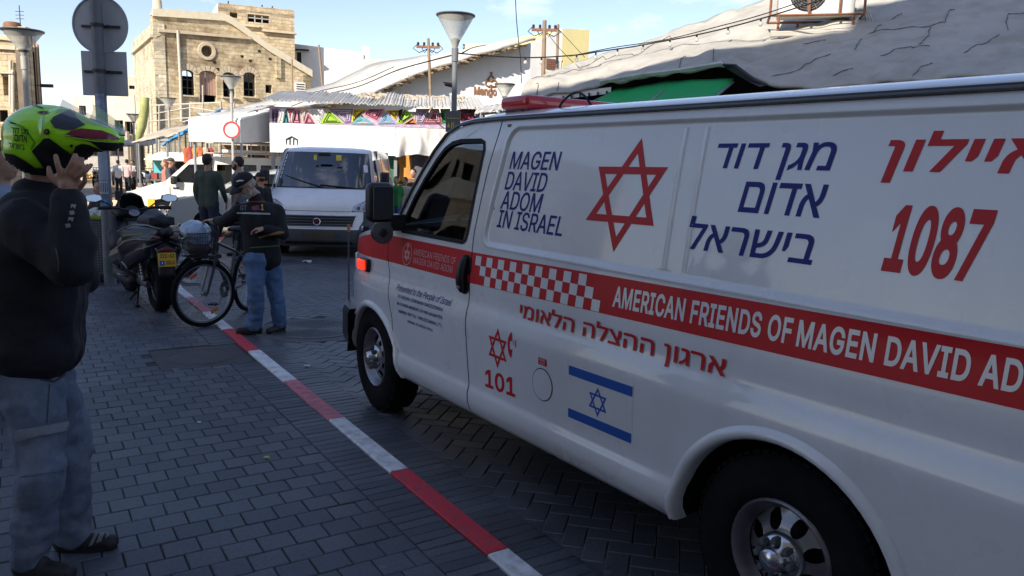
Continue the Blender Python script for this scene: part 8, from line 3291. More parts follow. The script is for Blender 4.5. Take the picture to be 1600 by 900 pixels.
def head_frame(c, f, up=Vector((0, 0, 1)), s=1.0):
 f = f.normalized()
 l = up.cross(f).normalized()
 u = f.cross(l)
 return Matrix.Translation(c) @ Matrix((tuple(f), tuple(l), tuple(u))).transposed().to_4x4() @ Matrix.Scale(s, 4)
def person(label, J, face, up=Vector((0, 0, 1)), skin=None, top=None, legs=None, shoes=None, hair=m_hairb, cap=None, beard=None,
           s=1.0, vox=0.009, hands=None, fold=0.010, sleeve=1.0, thick=1.0, hat=None, toes=None, group=None, hem=0.0, longhair=False, glasses=False):
 """J: world joints. One continuous body under its clothes."""
 skin = skin or m_skin
 root = (J['anL'] + J['anR']) / 2
 root = Vector((root.x, root.y, min(J['anL'].z, J['anR'].z) - 0.08 * s))
 e = empty('person', root, 0, label, 'person', group)
 L_ = {k: v - root for k, v in J.items()}
 g = lambda k: L_[k]
 HM = head_frame(g('head'), face, up, s)
 mb = MB()
 mb.ball((-.012, 0, .028), (.096, .077, .098), M=HM, n=18, m=12)
 mb.ball((.020, 0, -.020), (.072, .062, .088), M=HM, n=18, m=12)
 mb.ball((.034, 0, -.080), (.045, .044, .034), M=HM)
 mb.cone((.088, 0, .016), (.106, 0, -.022), .008, .013, M=HM)
 for q in (-1, 1):
  mb.ball((.080, q * .030, .038), (.016, .026, .009), M=HM)
  mb.ball((-.004, q * .078, -.006), (.018, .009, .031), M=HM)
  mb.ball((.094, q * .010, -.024), (.012, .009, .007), M=HM)
 mb.ball((.086, 0, -.052), (.010, .022, .006), M=HM)
 mb.ball((.084, 0, -.063), (.010, .019, .006), M=HM)
 nb = HM @ Vector((-.018, 0, -.075))
 mb.cone(nb, g('neck'), .052 * s, .056 * s)
 ch = (g('shL') + g('shR')) / 2
 mb.cone(g('neck'), ch - Vector((0, 0, .03)), .06 * s, .09 * s)
 pel = (g('hipL') + g('hipR')) / 2
 mb.cone(ch - Vector((0, 0, .10 * s)), pel, .088 * s, .095 * s)
 for q in 'LR':
  mb.cone(g('sh' + q), ch, .048 * s, .08 * s)
  mb.cone(g('sh' + q), g('el' + q), .046 * s, .038 * s)
  mb.cone(g('el' + q), g('wr' + q), .037 * s, .026 * s)
  mb.cone(g('hip' + q), g('kn' + q), .080 * s, .052 * s)
  mb.cone(g('kn' + q), g('an' + q), .050 * s, .036 * s)
  t = (toes or {}).get(q, Vector((face.x, face.y, 0)).normalized())
  mb.cone(g('an' + q) - Vector((0, 0, .04 * s)), g('an' + q) + t * .12 * s - Vector((0, 0, .045 * s)), .032 * s, .026 * s)
  if hands and q in hands:
   if callable(hands[q]):
    hands[q](mb, root)
   else:
    d, pn, cu = hands[q]
    hand(mb, g('wr' + q), d, pn, 1 if q == 'L' else -1, cu, s)
  else:
   fw = Vector((face.x, face.y, 0)).normalized()
   inw = (pel - g('wr' + q))
   inw.z = 0
   hand(mb, g('wr' + q), (g('wr' + q) - g('el' + q)).normalized() + Vector((0, 0, -0.3)), inw.normalized() if inw.length > 0.01 else fw, 1 if q == 'L' else -1, 0.45, s)
 me = bake(mb, vox, 2)
 body = link('body', me, skin, e, 180)
 for q in (-1, 1):
  mb = MB()
  mb.ball((.0835, q * .030, .017), (.009, .0135, .0095), M=HM, n=10, m=8)
  ey = part('eye', mb, m_eye, body, 180)
  mb = MB()
  mb.ball((.0905, q * .030, .017), (.0035, .0055, .0055), M=HM, n=8, m=6)
  part('iris', mb, m_iris, ey, 180)
 out = {'root': e, 'body': body}
 # upper garment
 k = thick * s
 mb = MB()
 mb.cone(g('neck') - Vector((0, 0, .015)), ch, .058 * k, .10 * k)
 mid = ch.lerp(pel, .5)
 side = (g('shL') - g('shR')).normalized()
 fwv = side.cross(Vector((0, 0, 1)))
 for q in (-1, 1):
  mb.cone(ch + side * q * .075 * s - Vector((0, 0, .05)), mid + side * q * .055 * s, .118 * k, .110 * k, 14)
  mb.cone(mid + side * q * .055 * s, pel + side * q * .055 * s + Vector((0, 0, hem)), .112 * k, .122 * k, 14)
 for q in 'LR':
  mb.cone(ch + Vector((0, 0, .0)), g('sh' + q), .085 * k, .066 * k)
  se = g('el' + q).lerp(g('wr' + q), .92) if sleeve >= 1 else g('sh' + q).lerp(g('el' + q), .7)
  mb.cone(g('sh' + q), g('el' + q) if sleeve >= 1 else se, .068 * k, .056 * k)
  if sleeve >= 1:
   mb.cone(g('el' + q), se, .055 * k, .042 * k)
 me = bake(mb, vox * 1.25, 5, fold * s, 5.5 / s)
 out['top'] = link('jacket' if thick > 1.05 else 'shirt', me, top, e, 180)
 mb = MB()
 for q in 'LR':
  kk = min(thick, 1.12) * s
  mb.cone(pel.lerp(g('hip' + q), .7), g('hip' + q), .115 * kk, .105 * kk)
  mb.cone(g('hip' + q), g('kn' + q), .103 * kk, .074 * kk)
  mb.cone(g('kn' + q), g('an' + q) + Vector((0, 0, .01)), .075 * kk, .068 * kk)
 me = bake(mb, vox * 1.2, 4, fold * 1.15 * s, 7 / s, lambda p: 0.004 * noise.noise(Vector((p.x * 7, p.y * 7, p.z * 24))) * (1.6 if p.z < 0.35 else 0.8))
 out['legs'] = link('trousers', me, legs, e, 180)
 for q in 'LR':
  t = (toes or {}).get(q, Vector((face.x, face.y, 0)).normalized())
  a = g('an' + q)
  mb = MB()
  zb = a.z - .052 * s
  mb.cone(Vector((a.x, a.y, zb + .010)) - t * .035 * s, Vector((a.x, a.y, zb)) + t * .15 * s, .044 * s, .036 * s, 12)
  mb.cone(Vector((a.x, a.y, a.z + .02 * s)), Vector((a.x, a.y, zb + .01)) + t * .04 * s, .044 * s, .042 * s, 12)
  me = bake(mb, .009, 2)
  for v_ in me.vertices:
   if v_.co.z < a.z - .075 * s:
    v_.co.z = a.z - .075 * s
  sh_o = link('shoe', me, shoes or m_shoe, e, 180)
  mb = MB()
  pts = []
  for b in range(14):
   an_ = 2 * PI * b / 14
   c_, s_ = math.cos(an_), math.sin(an_)
   n2 = Vector((-t.y, t.x, 0))
   pts.append(Vector((a.x, a.y, 0)) + t * (.055 + .125 * c_) * s + n2 * (.040 * s_ * (1.05 if c_ > 0 else .9)) * s)
  mb.prism([(p.x, p.y) for p in pts], a.z - .080 * s, a.z - .062 * s)
  part('sole', mb, m_rub, sh_o, 40)
 if hair is not None:
  mb = MB()
  if cap is None:
   mb.ball((-.026, 0, .042), (.095, .084, .098), M=HM, n=18, m=12)
  mb.ball((-.050, 0, .0), (.062, .074, .060 if cap is None else .048), M=HM, n=14, m=10)
  if longhair:
   mb.cone((-.05, 0, -.02), (-.07, 0, -.22), .085, .055, M=HM)
  me = bake(mb, .009, 1, .004, 60)
  out['hair'] = link('hair', me, hair, e, 180)
 if beard is not None:
  mb = MB()
  mb.ball((.042, 0, -.075), (.055, .055, .045), M=HM, n=14, m=10)
  for q in (-1, 1):
   mb.cone((.015, q * .058, -.02), (.03, q * .050, -.07), .022, .024, M=HM)
  mb.cone((.092, -.02, -.040), (.092, .02, -.040), .010, .010, M=HM)
  me = bake(mb, .007, 1, .003, 70)
  out['beard'] = link('beard', me, beard, e, 180)
 if cap is not None:
  mb = MB()
  mb.grid(25, 9, lambda a, b: tuple(HM @ Vector((-.010 + .110 * math.cos(2 * PI * a) * math.cos(b * 1.5), .091 * math.sin(2 * PI * a) * math.cos(b * 1.5), .050 + .090 * math.sin(b * 1.5)))))
  cp = part('cap', mb, cap, e, 180)
  cp.modifiers.new('t', 'SOLIDIFY').thickness = 0.004
  mb = MB()
  mb.grid(13, 5, lambda a, b: tuple(HM @ Vector((.055 + .045 * math.cos((a - .5) * 2.6) + b * .085 * math.cos((a - .5) * 2.2), .088 * math.sin((a - .5) * 2.6) * (1 - .12 * b), .052 - .030 * b - .018 * (2 * a - 1) ** 2))))
  br_ = part('brim', mb, cap, cp, 180)
  br_.modifiers.new('t', 'SOLIDIFY').thickness = 0.004
  mb = MB()
  mb.ball((-.01, 0, .142), .007, M=HM)
  part('cap_button', mb, cap, cp, 180)
 if glasses:
  mb = MB()
  for q in (-1, 1):
   mb.tube([(.103, q * .032 + .022 * math.cos(t), .014 + .016 * math.sin(t)) for t in np.linspace(0, 2 * PI, 12, endpoint=False)], .0016, 4, closed=True, M=HM)
   mb.tube([(.103, q * .054, .018), (.02, q * .080, .018)], .0016, 4, M=HM)
  mb.tube([(.103, -.010, .018), (.103, .010, .018)], .0016, 4, M=HM)
  part('glasses', mb, m_iron, e, 60)
 return out
def bvh_of(o):
 root = o.parent.location if o.parent else Vector()
 vs = [v.co + root for v in o.data.vertices]
 return BVHTree.FromPolygons(vs, [tuple(p.vertices) for p in o.data.polygons])
def decal(name, o, loops, m, lift=0.0025, test=None, step=2.0, faces=None):
 """flat print on a garment: outline in photograph pixels, laid on the cloth where it lies"""
 bv = bvh_of(o)
 root = o.parent.location if o.parent else Vector()
 if faces is None:
  lps = [densify(l, step) for l in loops]
  xs = [p[0] for l in loops for p in l]
  ys = [p[1] for l in loops for p in l]
  gp = [(x, y) for x in np.arange(min(xs), max(xs), step) for y in np.arange(min(ys), max(ys), step)]
  t_ = test or (lambda x, y: inside_poly(x, y, loops[0]))
  v2, tr = region(lps, [p for p in gp if t_(*p)], t_)
 else:
  v2, tr = loops, faces
 P, ok = [], []
 for x, y in v2:
  d = ray(x, y).normalized()
  hit = bv.ray_cast(Vector((0, 0, CAM_H)), d)
  if hit[0] is None:
   P.append(Vector())
   ok.append(False)
  else:
   n = hit[1] if hit[1].dot(d) < 0 else -hit[1]
   P.append(hit[0] + (n - d * 0.6).normalized() * lift)
   ok.append(True)
 mb = MB()
 mb.add([p - root for p in P], [t for t in tr if all(ok[i] for i in t)])
 q = part(name, mb, m, None, 180)
 q.parent = o
 return q
def px_text(name, o, body, x0, x1, y0, y1, m, bold=0.0, lift=0.003, slope=0.0, shear=0.0):
 vs, fs = text_fit(body, x1 - x0, y1 - y0, bold, shear)
 bm = [(x0 + v[0], y1 - v[1] + slope * v[0]) for v in vs]
 return decal(name, o, bm, m, lift, faces=fs)
def stand(label, hx, htop, Y, face_deg, H=None, arms=None, **kw):
 """an upright figure whose head top is seen at a pixel; face_deg: 0 looks right, 90 away, 180 left, 270 to the camera"""
 T = at(hx, htop, Y)
 H = H or T.z
 s = H / 1.78
 f = Vector((math.cos(R(face_deg)), math.sin(R(face_deg)), 0))
 l = Vector((-f.y, f.x, 0))
 b = Vector((T.x, Y, 0))
 J = {'head': b + Vector((0, 0, 1.655 * s)) + f * .015, 'neck': b + Vector((0, 0, 1.50 * s)) - f * .01}
 for q, g_ in (('L', 1), ('R', -1)):
  J['sh' + q] = b + l * g_ * .185 * s + Vector((0, 0, 1.435 * s))
  J['el' + q] = b + l * g_ * .225 * s - f * .03 * s + Vector((0, 0, 1.15 * s))
  J['wr' + q] = b + l * g_ * .215 * s + f * .05 * s + Vector((0, 0, .91 * s))
  J['hip' + q] = b + l * g_ * .085 * s + Vector((0, 0, .93 * s))
  J['kn' + q] = b + l * g_ * .10 * s + f * .015 * s * (1 + g_) + Vector((0, 0, .50 * s))
  J['an' + q] = b + l * g_ * .105 * s + f * .04 * s * g_ + Vector((0, 0, .08 * s))
 for k_, v_ in (arms or {}).items():
  J[k_] = b + f * v_[0] * s + l * v_[1] * s + Vector((0, 0, v_[2] * s))
 return person(label, J, kw.pop('face', f), s=s, **kw)
# ---- the rider with the green helmet
A = at
J = dict(head=A(78, 232, 2.90), neck=A(62, 300, 2.90), shL=A(88, 348, 3.06), shR=A(38, 350, 2.74), elL=A(122, 432, 3.14), elR=A(112, 420, 2.66),
         wrL=A(114, 304, 3.10), wrR=A(106, 306, 2.70), hipL=A(72, 600, 2.99), hipR=A(42, 600, 2.84), knL=A(112, 715, 3.03), knR=A(66, 738, 2.80), anL=A(112, 832, 3.05), anR=A(48, 868, 2.83))
J['anL'].z = J['anR'].z = 0.08
def rider_hand(mb, root):
 q = lambda x, y, Y=2.70: A(x, y, Y) - root
 mb.cone(q(106, 306), q(106, 290), .028, .030, 10, 3)
 mb.ball(q(106, 281, 2.705), (.044, .022, .040), n=14, m=8)
 mb.cone(q(96, 285), q(92, 276), .018, .015, 10, 3)
 for ch in (((96, 274), (90, 257), (87, 243)), ((105, 270), (113, 254), (118, 242)), ((113, 272), (124, 259), (129, 249)), ((120, 277), (133, 267), (142, 258))):
  for i, (a, b) in enumerate(zip(ch[:-1], ch[1:])):
   Y0, Y1 = (2.690, 2.685) if i == 0 else (2.685, 2.70)
   mb.cone(q(*a, Y0), q(*b, Y1), .0112 - .0006 * i, .0102 - .0010 * i, 10, 3)
 mb.cone(q(88, 284, 2.70), q(78, 273, 2.70), .014, .0115, 8, 3)
 mb.cone(q(78, 273, 2.70), q(76, 262, 2.71), .0110, .009, 8, 3)
m_navyj = cloth('navy_rider_jacket', (0.0085, 0.0095, 0.014), 0.7, 11)
rd = person('person in dark navy jacket and grey cargo jeans, hands raised to the green helmet', J, Vector((1, 0.12, -0.10)), skin=m_skin, top=m_navyj, legs=m_gjeans,
   shoes=mat('black_grey_trainers', (0.022, 0.022, 0.024), 0.6, var=0.3, vs=20), hair=None, vox=0.0065, fold=0.020, thick=1.42,
   hands={'R': rider_hand, 'L': (Vector((-.05, -.02, 1)), Vector((0, -1, 0)), 0.4)}, toes={'L': Vector((1, .15, 0)).normalized(), 'R': Vector((1, -.10, 0)).normalized()}, hem=0.18)
jk = rd['top']
m_slv = mat('grey_sleeve_print', (0.24, 0.23, 0.22), 0.8, var=0.4, vs=60)
for k, (x, y) in enumerate(((115, 323), (113, 333), (111, 343), (107, 353))):
 decal('sleeve_print', jk, [[(x - 5, y - 3), (x + 2, y - 4), (x + 4, y + 1), (x, y + 3), (x - 4, y + 3)]] if k % 2 else [[(x - 4, y - 4), (x + 4, y - 3), (x + 2, y + 4), (x - 1, y), (x - 5, y + 3)]], m_slv, 0.003, step=1.5)
m_zip = mat('dull_zip', (0.07, 0.07, 0.06), 0.5)
decal('sleeve_zip', jk, [[(86, 385), (90, 392), (93, 410), (92, 425), (90, 425), (91, 410), (88, 394)]], m_zip, 0.003, step=1.5)
tr = rd['legs']
m_seamj = mat('jeans_seam', (0.055, 0.062, 0.078), 0.85)
m_pock = cloth('jeans_pocket', (0.24, 0.265, 0.31), dirt=(0.33, 0.35, 0.38), dirt_amt=0.4, ds=9)
decal('cargo_pocket', tr, [[(26, 690), (100, 668), (104, 735), (32, 745)]], m_gjeans, 0.006, step=4)
decal('pocket_flap', tr, [[(26, 672), (103, 658), (104, 672), (60, 680), (28, 688)]], m_pock, 0.014, step=3)
decal('pocket_seam', tr, [[(60, 575), (64, 590), (84, 594), (98, 585), (104, 566), (107, 567), (101, 588), (84, 598), (62, 594), (57, 576)]], m_seamj, 0.002, step=2)
decal('side_seam', tr, [[(76, 600), (78, 600), (74, 660), (72, 660)]], m_seamj, 0.002, step=2)
for pl in ([(150, 848), (158, 846), (166, 826), (160, 824)], [(138, 854), (145, 851), (154, 832), (148, 834)], [(164, 842), (170, 838), (176, 824), (171, 822)]):
 for so_ in [c for c in rd['root'].children if c.name.startswith('shoe')]:
  decal('shoe_stripe', so_, [pl], mat('shoe_grey_stripe', (0.20, 0.20, 0.19), 0.6), 0.003, step=1.5)
# ---- green helmet
HL = A(92, 222, 2.90)
m_lime = mat('lime_helmet_paint', (0.42, 0.94, 0.01), 0.22, var=0.03, coat=0.8)
mb = MB()
q = lambda x, y, Y=2.90: A(x, y, Y) - HL
mb.ball(q(78, 214), (.163, .132, .118), n=32, m=20)
mb.ball(q(68, 232), (.137, .126, .105), n=28, m=18)
for g_ in (-1, 1):
 mb.cone(q(100, 207, 2.90 + g_ * .055), q(166, 217, 2.90 + g_ * .040), .088, .046, 20, 5)
mb.cone(q(138, 213), q(176, 217), .055, .042, 20, 5)
mb.cone(q(116, 206), q(150, 214), .075, .048, 20, 5)
me = bake(mb, 0.0065, 4, 0, 1, None)
hm = bpy.data.objects.new('motorcycle_helmet', None)
COL.objects.link(hm)
hm.location = HL
tag(hm, 'bright lime green full face helmet with red stripe and raised clear visor on the rider', 'helmet')
shell = link('shell', me, m_lime, hm, 180)
m_hblk = mat('helmet_black_lining', (0.008, 0.008, 0.009), 0.8, var=0.2)
m_hnavy = mat('helmet_visor_pocket', (0.030, 0.042, 0.075), 0.35, var=0.1, coat=0.3)
decal('black_lining', shell, [[(8, 239), (22, 241), (42, 252), (55, 262), (72, 262), (74, 300), (40, 300), (12, 262)]], m_hblk, 0.004, step=3)
decal('cheek_pad', shell, [[(50, 236), (70, 216), (78, 216), (114, 242), (112, 266), (74, 270), (66, 258)]], m_hblk, 0.006, step=3)
decal('chin_opening', shell, [[(115, 237), (118, 228), (128, 224), (140, 226), (162, 236), (192, 233), (190, 250), (116, 248)]], m_hblk, 0.005, step=3)
decal('lower_edge', shell, [[(100, 213), (120, 213), (150, 219), (185, 222), (196, 224), (196, 236), (160, 234), (142, 222), (118, 216)]], m_hblk, 0.004, step=3)
decal('visor_pocket', shell, [[(79, 190), (84, 183), (110, 171), (117, 171), (118, 182), (128, 192), (134, 195), (114, 203), (102, 203), (86, 200)]], m_hnavy, 0.004, step=3)
decal('red_stripe', shell, [[(102, 210), (112, 204), (128, 201), (160, 205), (176, 211), (187, 218), (150, 217), (120, 213)]], mat('maroon_helmet_stripe', (0.22, 0.012, 0.045), 0.3, coat=0.5), 0.007, step=3)
decal('stripe_edge', shell, [[(101, 212), (120, 214.5), (150, 219), (184, 221), (184, 223), (150, 221), (120, 216.5)]], mat('pale_lime_edge', (0.4, 0.6, 0.1), 0.4), 0.0085, step=2)
decal('vent', shell, [[(57, 176), (66, 174), (78, 175), (69, 179)]], mat('red_brown_vent', (0.15, 0.02, 0.02), 0.5), 0.004, step=2)
decal('vent', shell, [[(17, 191), (25, 193), (25, 195), (17, 193)]], m_hblk, 0.004, step=2)
decal('crease', shell, [[(14, 188), (38, 198), (56, 222), (50, 234), (48, 233), (53, 222), (37, 201), (14, 191)]], mat('lime_shadow_line', (0.12, 0.40, 0.0), 0.3, coat=0.5), 0.003, step=2)
decal('panel_line', shell, [[(68, 176), (69, 176), (66, 214), (65, 214)]], _mats['lime_shadow_line'], 0.003, step=2)
decal('spoiler_line', shell, [[(48, 167), (56, 164), (69, 169), (66, 170), (55, 166)]], m_hnavy, 0.003, step=2)
for (x, y, r_) in ((74, 206, 4.6), (112, 227, 2.4)):
 decal('pivot', shell, [[(x + r_ * math.cos(t), y + r_ * math.sin(t)) for t in np.linspace(0, 2 * PI, 16, endpoint=False)]], m_hblk, 0.006, step=1.5)
decal('pivot_cap', shell, [[(74 + 2.6 * math.cos(t), 206 + 2.6 * math.sin(t)) for t in np.linspace(0, 2 * PI, 12, endpoint=False)]], m_grey, 0.008, step=1.5)
for tx, x0, x1, y0, y1 in ((heb('מגן דוד'), 19, 45, 199, 211), (heb('אדום'), 24, 43, 210, 220), (heb('בישראל'), 15, 39, 221, 231)):
 px_text('lettering', shell, tx, x0, x1, y0, y1, m_hblk, 0.012, 0.005, 0.12)
mb = MB()
def vis(a, b):
 """clear visor swung up: a curved sheet"""
 ang = lerp(-1.15, 1.15, a)
 r0 = .125
 y = math.sin(ang) * r0
 fx = (math.cos(ang) - .4) / .6
 tx, tz = lerp(113, 192, fx), lerp(182, 212, fx)
 ux, uz = lerp(121, 193, fx), lerp(158, 201, fx)
 p0, p1 = q(tx, tz), q(ux, uz)
 p = p0.lerp(p1, b)
 bul = math.sin(b * PI) * .006
 return (p.x + bul, y * (1 - .12 * b), p.z + bul)
mb.grid(27, 8, vis)
vz = part('visor', mb, None, hm, 180)
vz.data.materials.append(mat('clear_visor', (0.62, 0.66, 0.72), 0.08, var=0, alpha=0.34, coat=0.6))
vz.modifiers.new('t', 'SOLIDIFY').thickness = 0.002
mb = MB()
mb.tube([vis(a, 0) for a in np.linspace(0, 1, 20)], .003, 5)
part('visor_seal', mb, m_rub, vz, 180)
# ---- old man with the bicycle
J = dict(head=A(384, 291, 7.26), neck=A(398, 305, 7.34), shL=A(433, 328, 7.45), shR=A(374, 330, 7.28), elL=A(443, 366, 7.34), elR=A(352, 346, 7.34), wrL=A(414, 358, 7.20), wrR=A(337, 345, 7.46),
         hipL=A(421, 405, 7.42), hipR=A(398, 405, 7.30), knL=A(430, 452, 7.42), knR=A(400, 455, 7.24), anL=A(437, 506, 7.40), anR=A(398, 508, 7.27))
J['anL'].z = J['anR'].z = 0.08
om = person('old man in a black cap, striped black sweatshirt and blue jeans beside the bicycle', J, Vector((-.62, -.68, -.62)), up=Vector((-.3, -.3, 1)).normalized(), skin=m_skin2, top=m_blackc, legs=m_jeans,
   hair=m_hairw, cap=cloth('black_cap', (0.010, 0.010, 0.012)), beard=m_hairw, vox=0.008, fold=0.014, thick=1.12, glasses=True, s=0.95,
   hands={'L': (Vector((-1, -.15, .0)), Vector((0, .2, -1)), 0.9), 'R': (Vector((-1, .3, .05)), Vector((0, 0, -1)), 0.35)}, toes={'L': Vector((-.45, -.9, 0)).normalized(), 'R': Vector((-.95, -.35, 0)).normalized()}, hem=0.0)
oj = om['top']
for nm, pl, c in (('red_stripe', [(368, 314), (422, 314), (422, 316), (368, 316)], (0.32, 0.05, 0.06)), ('white_stripe', [(370, 331.5), (422, 333), (422, 335.5), (370, 334)], (0.5, 0.5, 0.48)),
                  ('orange_stripe', [(404, 370), (436, 361), (444, 362), (444, 364), (424, 368), (404, 373)], (0.38, 0.20, 0.06)), ('green_stripe', [(390, 386), (436, 383), (436, 385), (390, 388)], (0.07, 0.14, 0.05))):
 decal(nm, oj, [pl], mat('print_' + nm, c, 0.8, var=0.1), 0.004, step=1.5)
px_text('chest_lettering', oj, 'GT', 375, 386, 321, 329, mat('print_grey', (0.20, 0.21, 0.20), 0.8), 0.02, 0.005)
decal('chest_print', oj, [[(394, 322), (404, 320), (406, 328), (396, 329), (393, 327)]], mat('print_wine', (0.20, 0.06, 0.09), 0.8), 0.005, step=1.5)
px_text('chest_lettering', oj, '1', 407.5, 412, 319, 328.5, mat('print_yellow', (0.50, 0.42, 0.08), 0.8), 0.03, 0.005)
cpo = [c for c in om['root'].children if c.name.startswith('cap')][0]
decal('cap_lettering', cpo, [[(369, 283), (374, 281), (381, 281.5), (380, 283), (374, 283.5), (370, 284.5)]], m_white, 0.004, step=1.2)
# ---- other people
grn = cloth('dark_green_sweater', (0.045, 0.062, 0.048))
stand('man in a dark green sweater seen from behind, short dark hair', 324, 241, 12.95, 78, arms={'elR': (.06, -.24, 1.16), 'wrR': (.20, -.20, .98)}, top=grn, legs=cloth('navy_trousers', (0.016, 0.022, 0.045)), skin=m_skin, vox=.010)
stand('young bearded man with dark hair and grey T-shirt, looking left behind the old man', 372, 245, 13.4, 185, top=cloth('grey_tshirt', (0.16, 0.17, 0.19)), legs=m_blackc, skin=m_skin2, beard=m_hairb, vox=.010, sleeve=.6)
stand('man in a grey polo shirt and olive cap, standing sideways beyond the scooter', 266, 247, 19.8, 8, top=cloth('dark_grey_polo', (0.050, 0.055, 0.065)), legs=m_blackc, skin=m_skin, cap=cloth('olive_cap', (0.05, 0.055, 0.035)), vox=.010, sleeve=.6, thick=1.1,
      arms={'elR': (.06, -.22, 1.15), 'wrR': (.24, -.14, 1.0)})
stand('red haired woman in a salmon top, half hidden behind the man in the olive cap', 258, 249, 21.0, 200, top=cloth('salmon_top', (0.45, 0.16, 0.12)), legs=m_blackc, hair=mat('red_hair', (0.20, 0.06, 0.03), 0.6, bump=.3, bs=90), longhair=True, skin=m_skin2, vox=.010)
stand('small figure in a dark cap and dark coat just behind the old man', 407, 270, 12.6, 150, top=m_blackc, legs=m_blackc, skin=m_skin, cap=m_blackc, vox=.010)
stand('dark haired person in a pale blue shirt, half hidden behind the helmeted rider', 0, 222, 4.9, -8, top=cloth('pale_blue_shirt', (0.22, 0.28, 0.38)), legs=m_blackc, skin=m_skin2, vox=.009)
W3_ = cloth('white_shirt', (0.60, 0.60, 0.60))
for k, (x, y, Y, fd, c, lb) in enumerate(((184, 250, 33, 100, W3_, 'far man in a white shirt by the parked motorbikes, leftmost of three'), (198, 249, 34, 80, cloth('pink_shirt', (0.5, 0.36, 0.36)), 'far man in a pinkish shirt, middle one of three by the motorbikes'),
                                          (207, 251, 34.5, 250, cloth('dust_shirt', (0.4, 0.36, 0.33)), 'far man in a dusty shirt, rightmost of three by the motorbikes'))):
 stand(lb, x, y, Y, fd, top=c, legs=m_blackc, vox=.013, sleeve=.6)
stand('child in a green shirt at the stall between the two vans', 619, 276, 18.2, 260, top=cloth('green_tshirt', (0.04, 0.26, 0.08)), legs=m_jeans, skin=m_skin2, vox=.011, sleeve=.6)
stand('small person in a pale top beside the child in green', 633, 277, 18.5, 240, top=cloth('cream_top', (0.5, 0.45, 0.38)), legs=m_blackc, skin=m_skin, vox=.011)
stand('taller person in dark clothes behind the wing mirror of the ambulance', 646, 264, 18.9, 250, top=cloth('brown_top', (0.12, 0.07, 0.05)), legs=m_blackc, skin=m_skin2, vox=.011)
# seated person behind the bin
b = A(156, 283, 11.6)
s = 1.0
f = Vector((-.5, -.85, 0)).normalized()
l = Vector((-f.y, f.x, 0))
b0 = Vector((b.x, 11.6, 0))
J = {'head': b0 + Vector((0, 0, 1.16)), 'neck': b0 + Vector((0, 0, 1.01)) - f * .02}
for k_, g_ in (('L', 1), ('R', -1)):
 J['sh' + k_] = b0 + l * g_ * .18 + Vector((0, 0, .95))
 J['el' + k_] = b0 + l * g_ * .24 + f * .08 + Vector((0, 0, .68))
 J['wr' + k_] = b0 + l * g_ * .14 + f * .30 + Vector((0, 0, .60))
 J['hip' + k_] = b0 + l * g_ * .09 + Vector((0, 0, .46))
 J['kn' + k_] = b0 + l * g_ * .13 + f * .42 + Vector((0, 0, .48))
 J['an' + k_] = b0 + l * g_ * .13 + f * .40 + Vector((0, 0, .08))
person('dark haired person in black sitting low behind the litter bin', J, f, top=m_blackc, legs=m_blackc, skin=m_skin, vox=.011, toes={'L': f, 'R': f})
st_ = empty('stool', b0, 0, 'low plastic stool under the person behind the litter bin', 'stool')
mb = MB()
mb.box((0, 0, .36), (.34, .34, .04))
part('seat', mb, m_grey, st_, 35, .01)
for x in (-.14, .14):
 for y in (-.14, .14):
  mb = MB()
  mb.tube([(x, y, 0), (x * .85, y * .85, .35)], .018, 6)
  part('leg', mb, m_grey, st_, 60)
# ============================================================ THINGS ACROSS THE SQUARE
def motorbike(label, px, py, c, rz, seed, s=1.0):
 P = gnd(px, py)
 e = empty('parked_motorbike', P, rz, label, 'motorbike', 'motorbikes parked across the square')
 rg = random.Random(seed)
 for x in (0, 1.3):
  mb = MB()
  mb.tube([(x + .27 * math.cos(a), 0, .30 + .27 * math.sin(a)) for a in np.linspace(0, 2 * PI, 18, endpoint=False)], .045, 7, closed=True)
  w = part('wheel', mb, m_tyre, e, 60)
  mb = MB()
  mb.tube([(x, -.05, .30), (x, .05, .30)], .06, 8)
  for k in range(5):
   a = 2 * PI * k / 5
   mb.tube([(x, 0, .30), (x + .25 * math.cos(a), 0, .30 + .25 * math.sin(a))], .012, 4)
  part('rim', mb, m_grey, w, 60)
 for nm, segs, m in (('body', (((.25, 0, .62), (.75, 0, .60), .13, .14), ((.75, 0, .55), (1.15, 0, .80), .12, .12), ((-.15, 0, .80), (.3, 0, .68), .06, .12), ((.4, 0, .35), (.8, 0, .35), .12, .12)), c),
      ('seat', (((-.10, 0, .86), (.50, 0, .80), .08, .10),), m_seat)):
  mb = MB()
  for a, b, r0, r1 in segs:
   mb.cone(a, b, r0, r1)
  link(nm, bake(mb, .022, 2), m, e, 180)
 mb = MB()
 mb.tube([(1.0, .34, 1.02), (1.08, .12, 1.04), (1.08, -.12, 1.04), (1.0, -.34, 1.02)], .018, 6)
 part('handlebar', mb, m_blk, e, 60)
 mb = MB()
 mb.tube([(1.30, .07, .30), (1.08, .07, 1.0)], .022, 6)
 mb.tube([(1.30, -.07, .30), (1.08, -.07, 1.0)], .022, 6)
 part('fork', mb, m_ssil, e, 60)
 mb = MB()
 mb.ball((1.22, 0, .86), (.07, .09, .09))
 part('headlamp', mb, m_lens, e, 60)
 for g_ in (1, -1):
  mb = MB()
  mb.ball((1.05, g_ * .36, 1.18), (.02, .06, .04))
  mb.tube([(1.05, g_ * .28, 1.03), (1.05, g_ * .34, 1.16)], .008, 4)
  part('mirror', mb, m_blk, e, 60)
 return e
